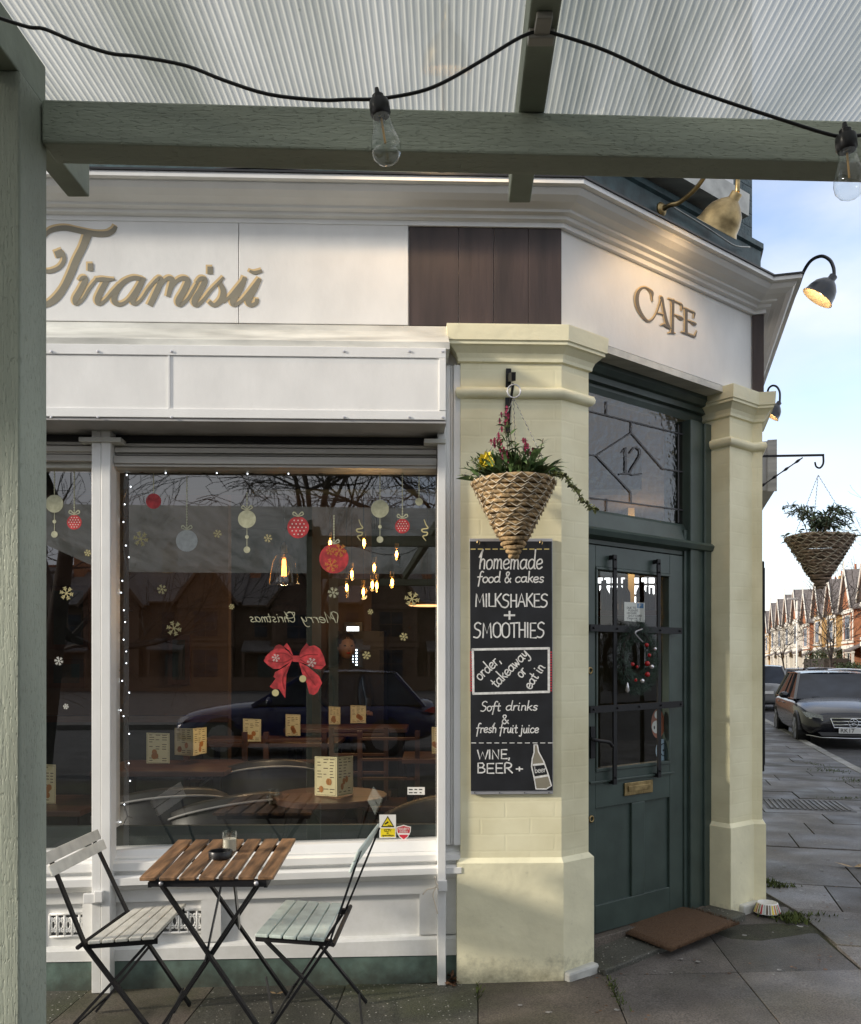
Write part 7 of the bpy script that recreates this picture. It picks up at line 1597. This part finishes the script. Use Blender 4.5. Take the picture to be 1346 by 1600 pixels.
# unseen terrace added to shade the street, kept low to leave houses sunlit
nb = thing('unseen_shade_terrace', 'unseen brick terrace added beyond the cafe to shade the street, behind the yellow pier', 'building', tuple(FS.pt(30, -4, 0)))
q = [FS.pt(24.1, -.5, 0), FS.pt(120, -.5, 0), FS.pt(120, -9, 0), FS.pt(24.1, -9, 0)]
obj('wall', MB().hexa([Vector((p.x, p.y, -.2)) for p in q]+[Vector((p.x, p.y, 4.2)) for p in q]), 'redbrick', nb)
r0, r1 = FS.pt(24.1, -4.7, 5.8), FS.pt(120, -4.7, 5.8); qq = [Vector((p.x, p.y, 4.2)) for p in q]; obj('roof', MB().add(qq+[r0, r1], [(0, 1, 5, 4), (3, 4, 5, 2), (0, 4, 3), (1, 2, 5)]), 'slate', nb)
# ============================================================ bare trees
def tree(label, base, h, r0, spread, seed, depth=6, lean=(0, 0), first=.35, group='bare winter trees', name='bare_tree', twig=.004, kids_=3, droop=.0):
    rnd = random.Random(seed); t = thing(name, label, 'tree', tuple(base), group); tr = MB(); cr = MB()
    def rv(): return Vector((rnd.gauss(0, 1), rnd.gauss(0, 1), rnd.gauss(0, 1)))
    def grow(p, d, l, r, k):
        pts = [p]; rs = [r]; n = 4 if k > 1 else 3
        for i in range(n):
            d = (d+rv()*(.13 if k > 0 else .05)+Vector((0, 0, .05-droop*k*.06))).normalized(); p = p+d*l/n; pts.append(p); rs.append(max(twig, r*(1-.45*(i+1)/n)))
        (tr if k == 0 else cr).tube(pts, rs, 8 if k == 0 else (5 if k < 3 else 3), caps=False)
        if k >= depth: return
        nb_ = kids_+(1 if k < 2 else 0)
        for j in range(nb_):
            f = 1.0 if j == 0 else rnd.uniform(.35 if k else .6, 1); i = min(n, max(1, int(round(f*n)))); a = d+rv()*(.35 if j == 0 else .62)*spread; a.z = a.z*.8+.12-droop*.25*(k > 1)
            grow(pts[i], a.normalized(), l*rnd.uniform(.62, .8), rs[i]*rnd.uniform(.55, .78), k+1)
    grow(Vector(base), Vector((lean[0], lean[1], 1)).normalized(), h*first, r0, 0)
    obj('trunk', tr, 'bark', t, smooth=True); o = obj('crown', cr, 'bark', t, smooth=False); o['kind'] = 'stuff'; return t
tree('dark bare tree behind the photographer mirrored at the upper left of the window', (-5.2, -5.0, -.05), 8, .20, 1.0, 11, 6, (.25, .1), .40, 'bare trees mirrored in the shop window', twig=.005)
tree('dark bare tree behind the photographer mirrored at the upper right of the window', (2.4, -5.6, -.05), 8, .22, 1.1, 5, 6, (-.12, .08), .40, 'bare trees mirrored in the shop window', twig=.005, droop=.5)
tree('dark bare tree behind the photographer mirrored in the middle of the window', (-1.6, -11.5, -.05), 10, .22, 1.1, 9, 6, (0, 0), .36, 'bare trees mirrored in the shop window', twig=.007, droop=.3)
p = FS.pt(50, 8.9, -.05); tree('bare street tree in front of the brick houses at the right edge', p, 8.2, .12, 1.0, 21, 5, (0, 0), .32, twig=.013)
p = FS.pt(70, 9.0, -.05); tree('small bare street tree in front of the white houses beside the pier', p, 6, .09, 1.1, 33, 5, (-.1, 0), .35, twig=.009)
p = FS.pt(74, 20, -.05); tree('tall bare tree rising behind the chimneys at the right edge', p, 13, .2, 1.0, 41, 5, (0, 0), .5, twig=.012)
# street lamp
p = FS.pt(62, 8.7, -.05); sl_ = thing('street_lamp', 'pale grey street lamp column in front of the brick houses', 'street lamp', tuple(p))
obj('column', MB().tube([p, p+Z3*1.4, p+Z3*1.5, p+Z3*6.2], [.13, .13, .08, .06], 12), 'render', sl_, smooth=True); obj('lantern', MB().box((p.x-.7, p.y-.12, p.z+6.2), (p.x+.06, p.y+.12, p.z+6.35)), 'soffit', sl_, bevel=.03)
# hedges and a shrub in the front gardens
def hedge(u0, u1, c0, c1, h, lab, n=2600, seed=1, m='hedge'):
    rnd = random.Random(seed); mb = MB(); t = thing('hedge', lab, 'hedge', tuple(FS.pt((u0+u1)/2, (c0+c1)/2, -.05)), 'garden hedges across the street')
    for _ in range(n):
        u, c = rnd.uniform(u0, u1), rnd.uniform(c0, c1); hh = h*(.86+.14*math.sin(u*1.7+c)); z = hh*math.sqrt(rnd.random()); p = FS.pt(u, c, z-.05); d = Vector((rnd.gauss(0, 1), rnd.gauss(0, 1), rnd.gauss(0, 1))).normalized(); leafstrip(mb, p, d, rnd.uniform(.1, .2), rnd.uniform(.05, .09), .2, rnd.uniform(-1, 1))
    obj('leaves', mb, m, t)['kind'] = 'stuff'
    q = [FS.pt(u0+.1, c0+.1, -.1), FS.pt(u1-.1, c0+.1, -.1), FS.pt(u1-.1, c1-.1, -.1), FS.pt(u0+.1, c1-.1, -.1)]; obj('core', MB().hexa([p for p in q]+[p+Z3*h*.75 for p in q]), 'bark', t)
hedge(49, 55, 9.9, 11.0, 1.7, 'clipped hedge in front of the house at the right edge', 2400, 2); hedge(57, 66, 9.6, 11.3, 2.7, 'taller dark green shrubbery left of the street tree', 3000, 3)
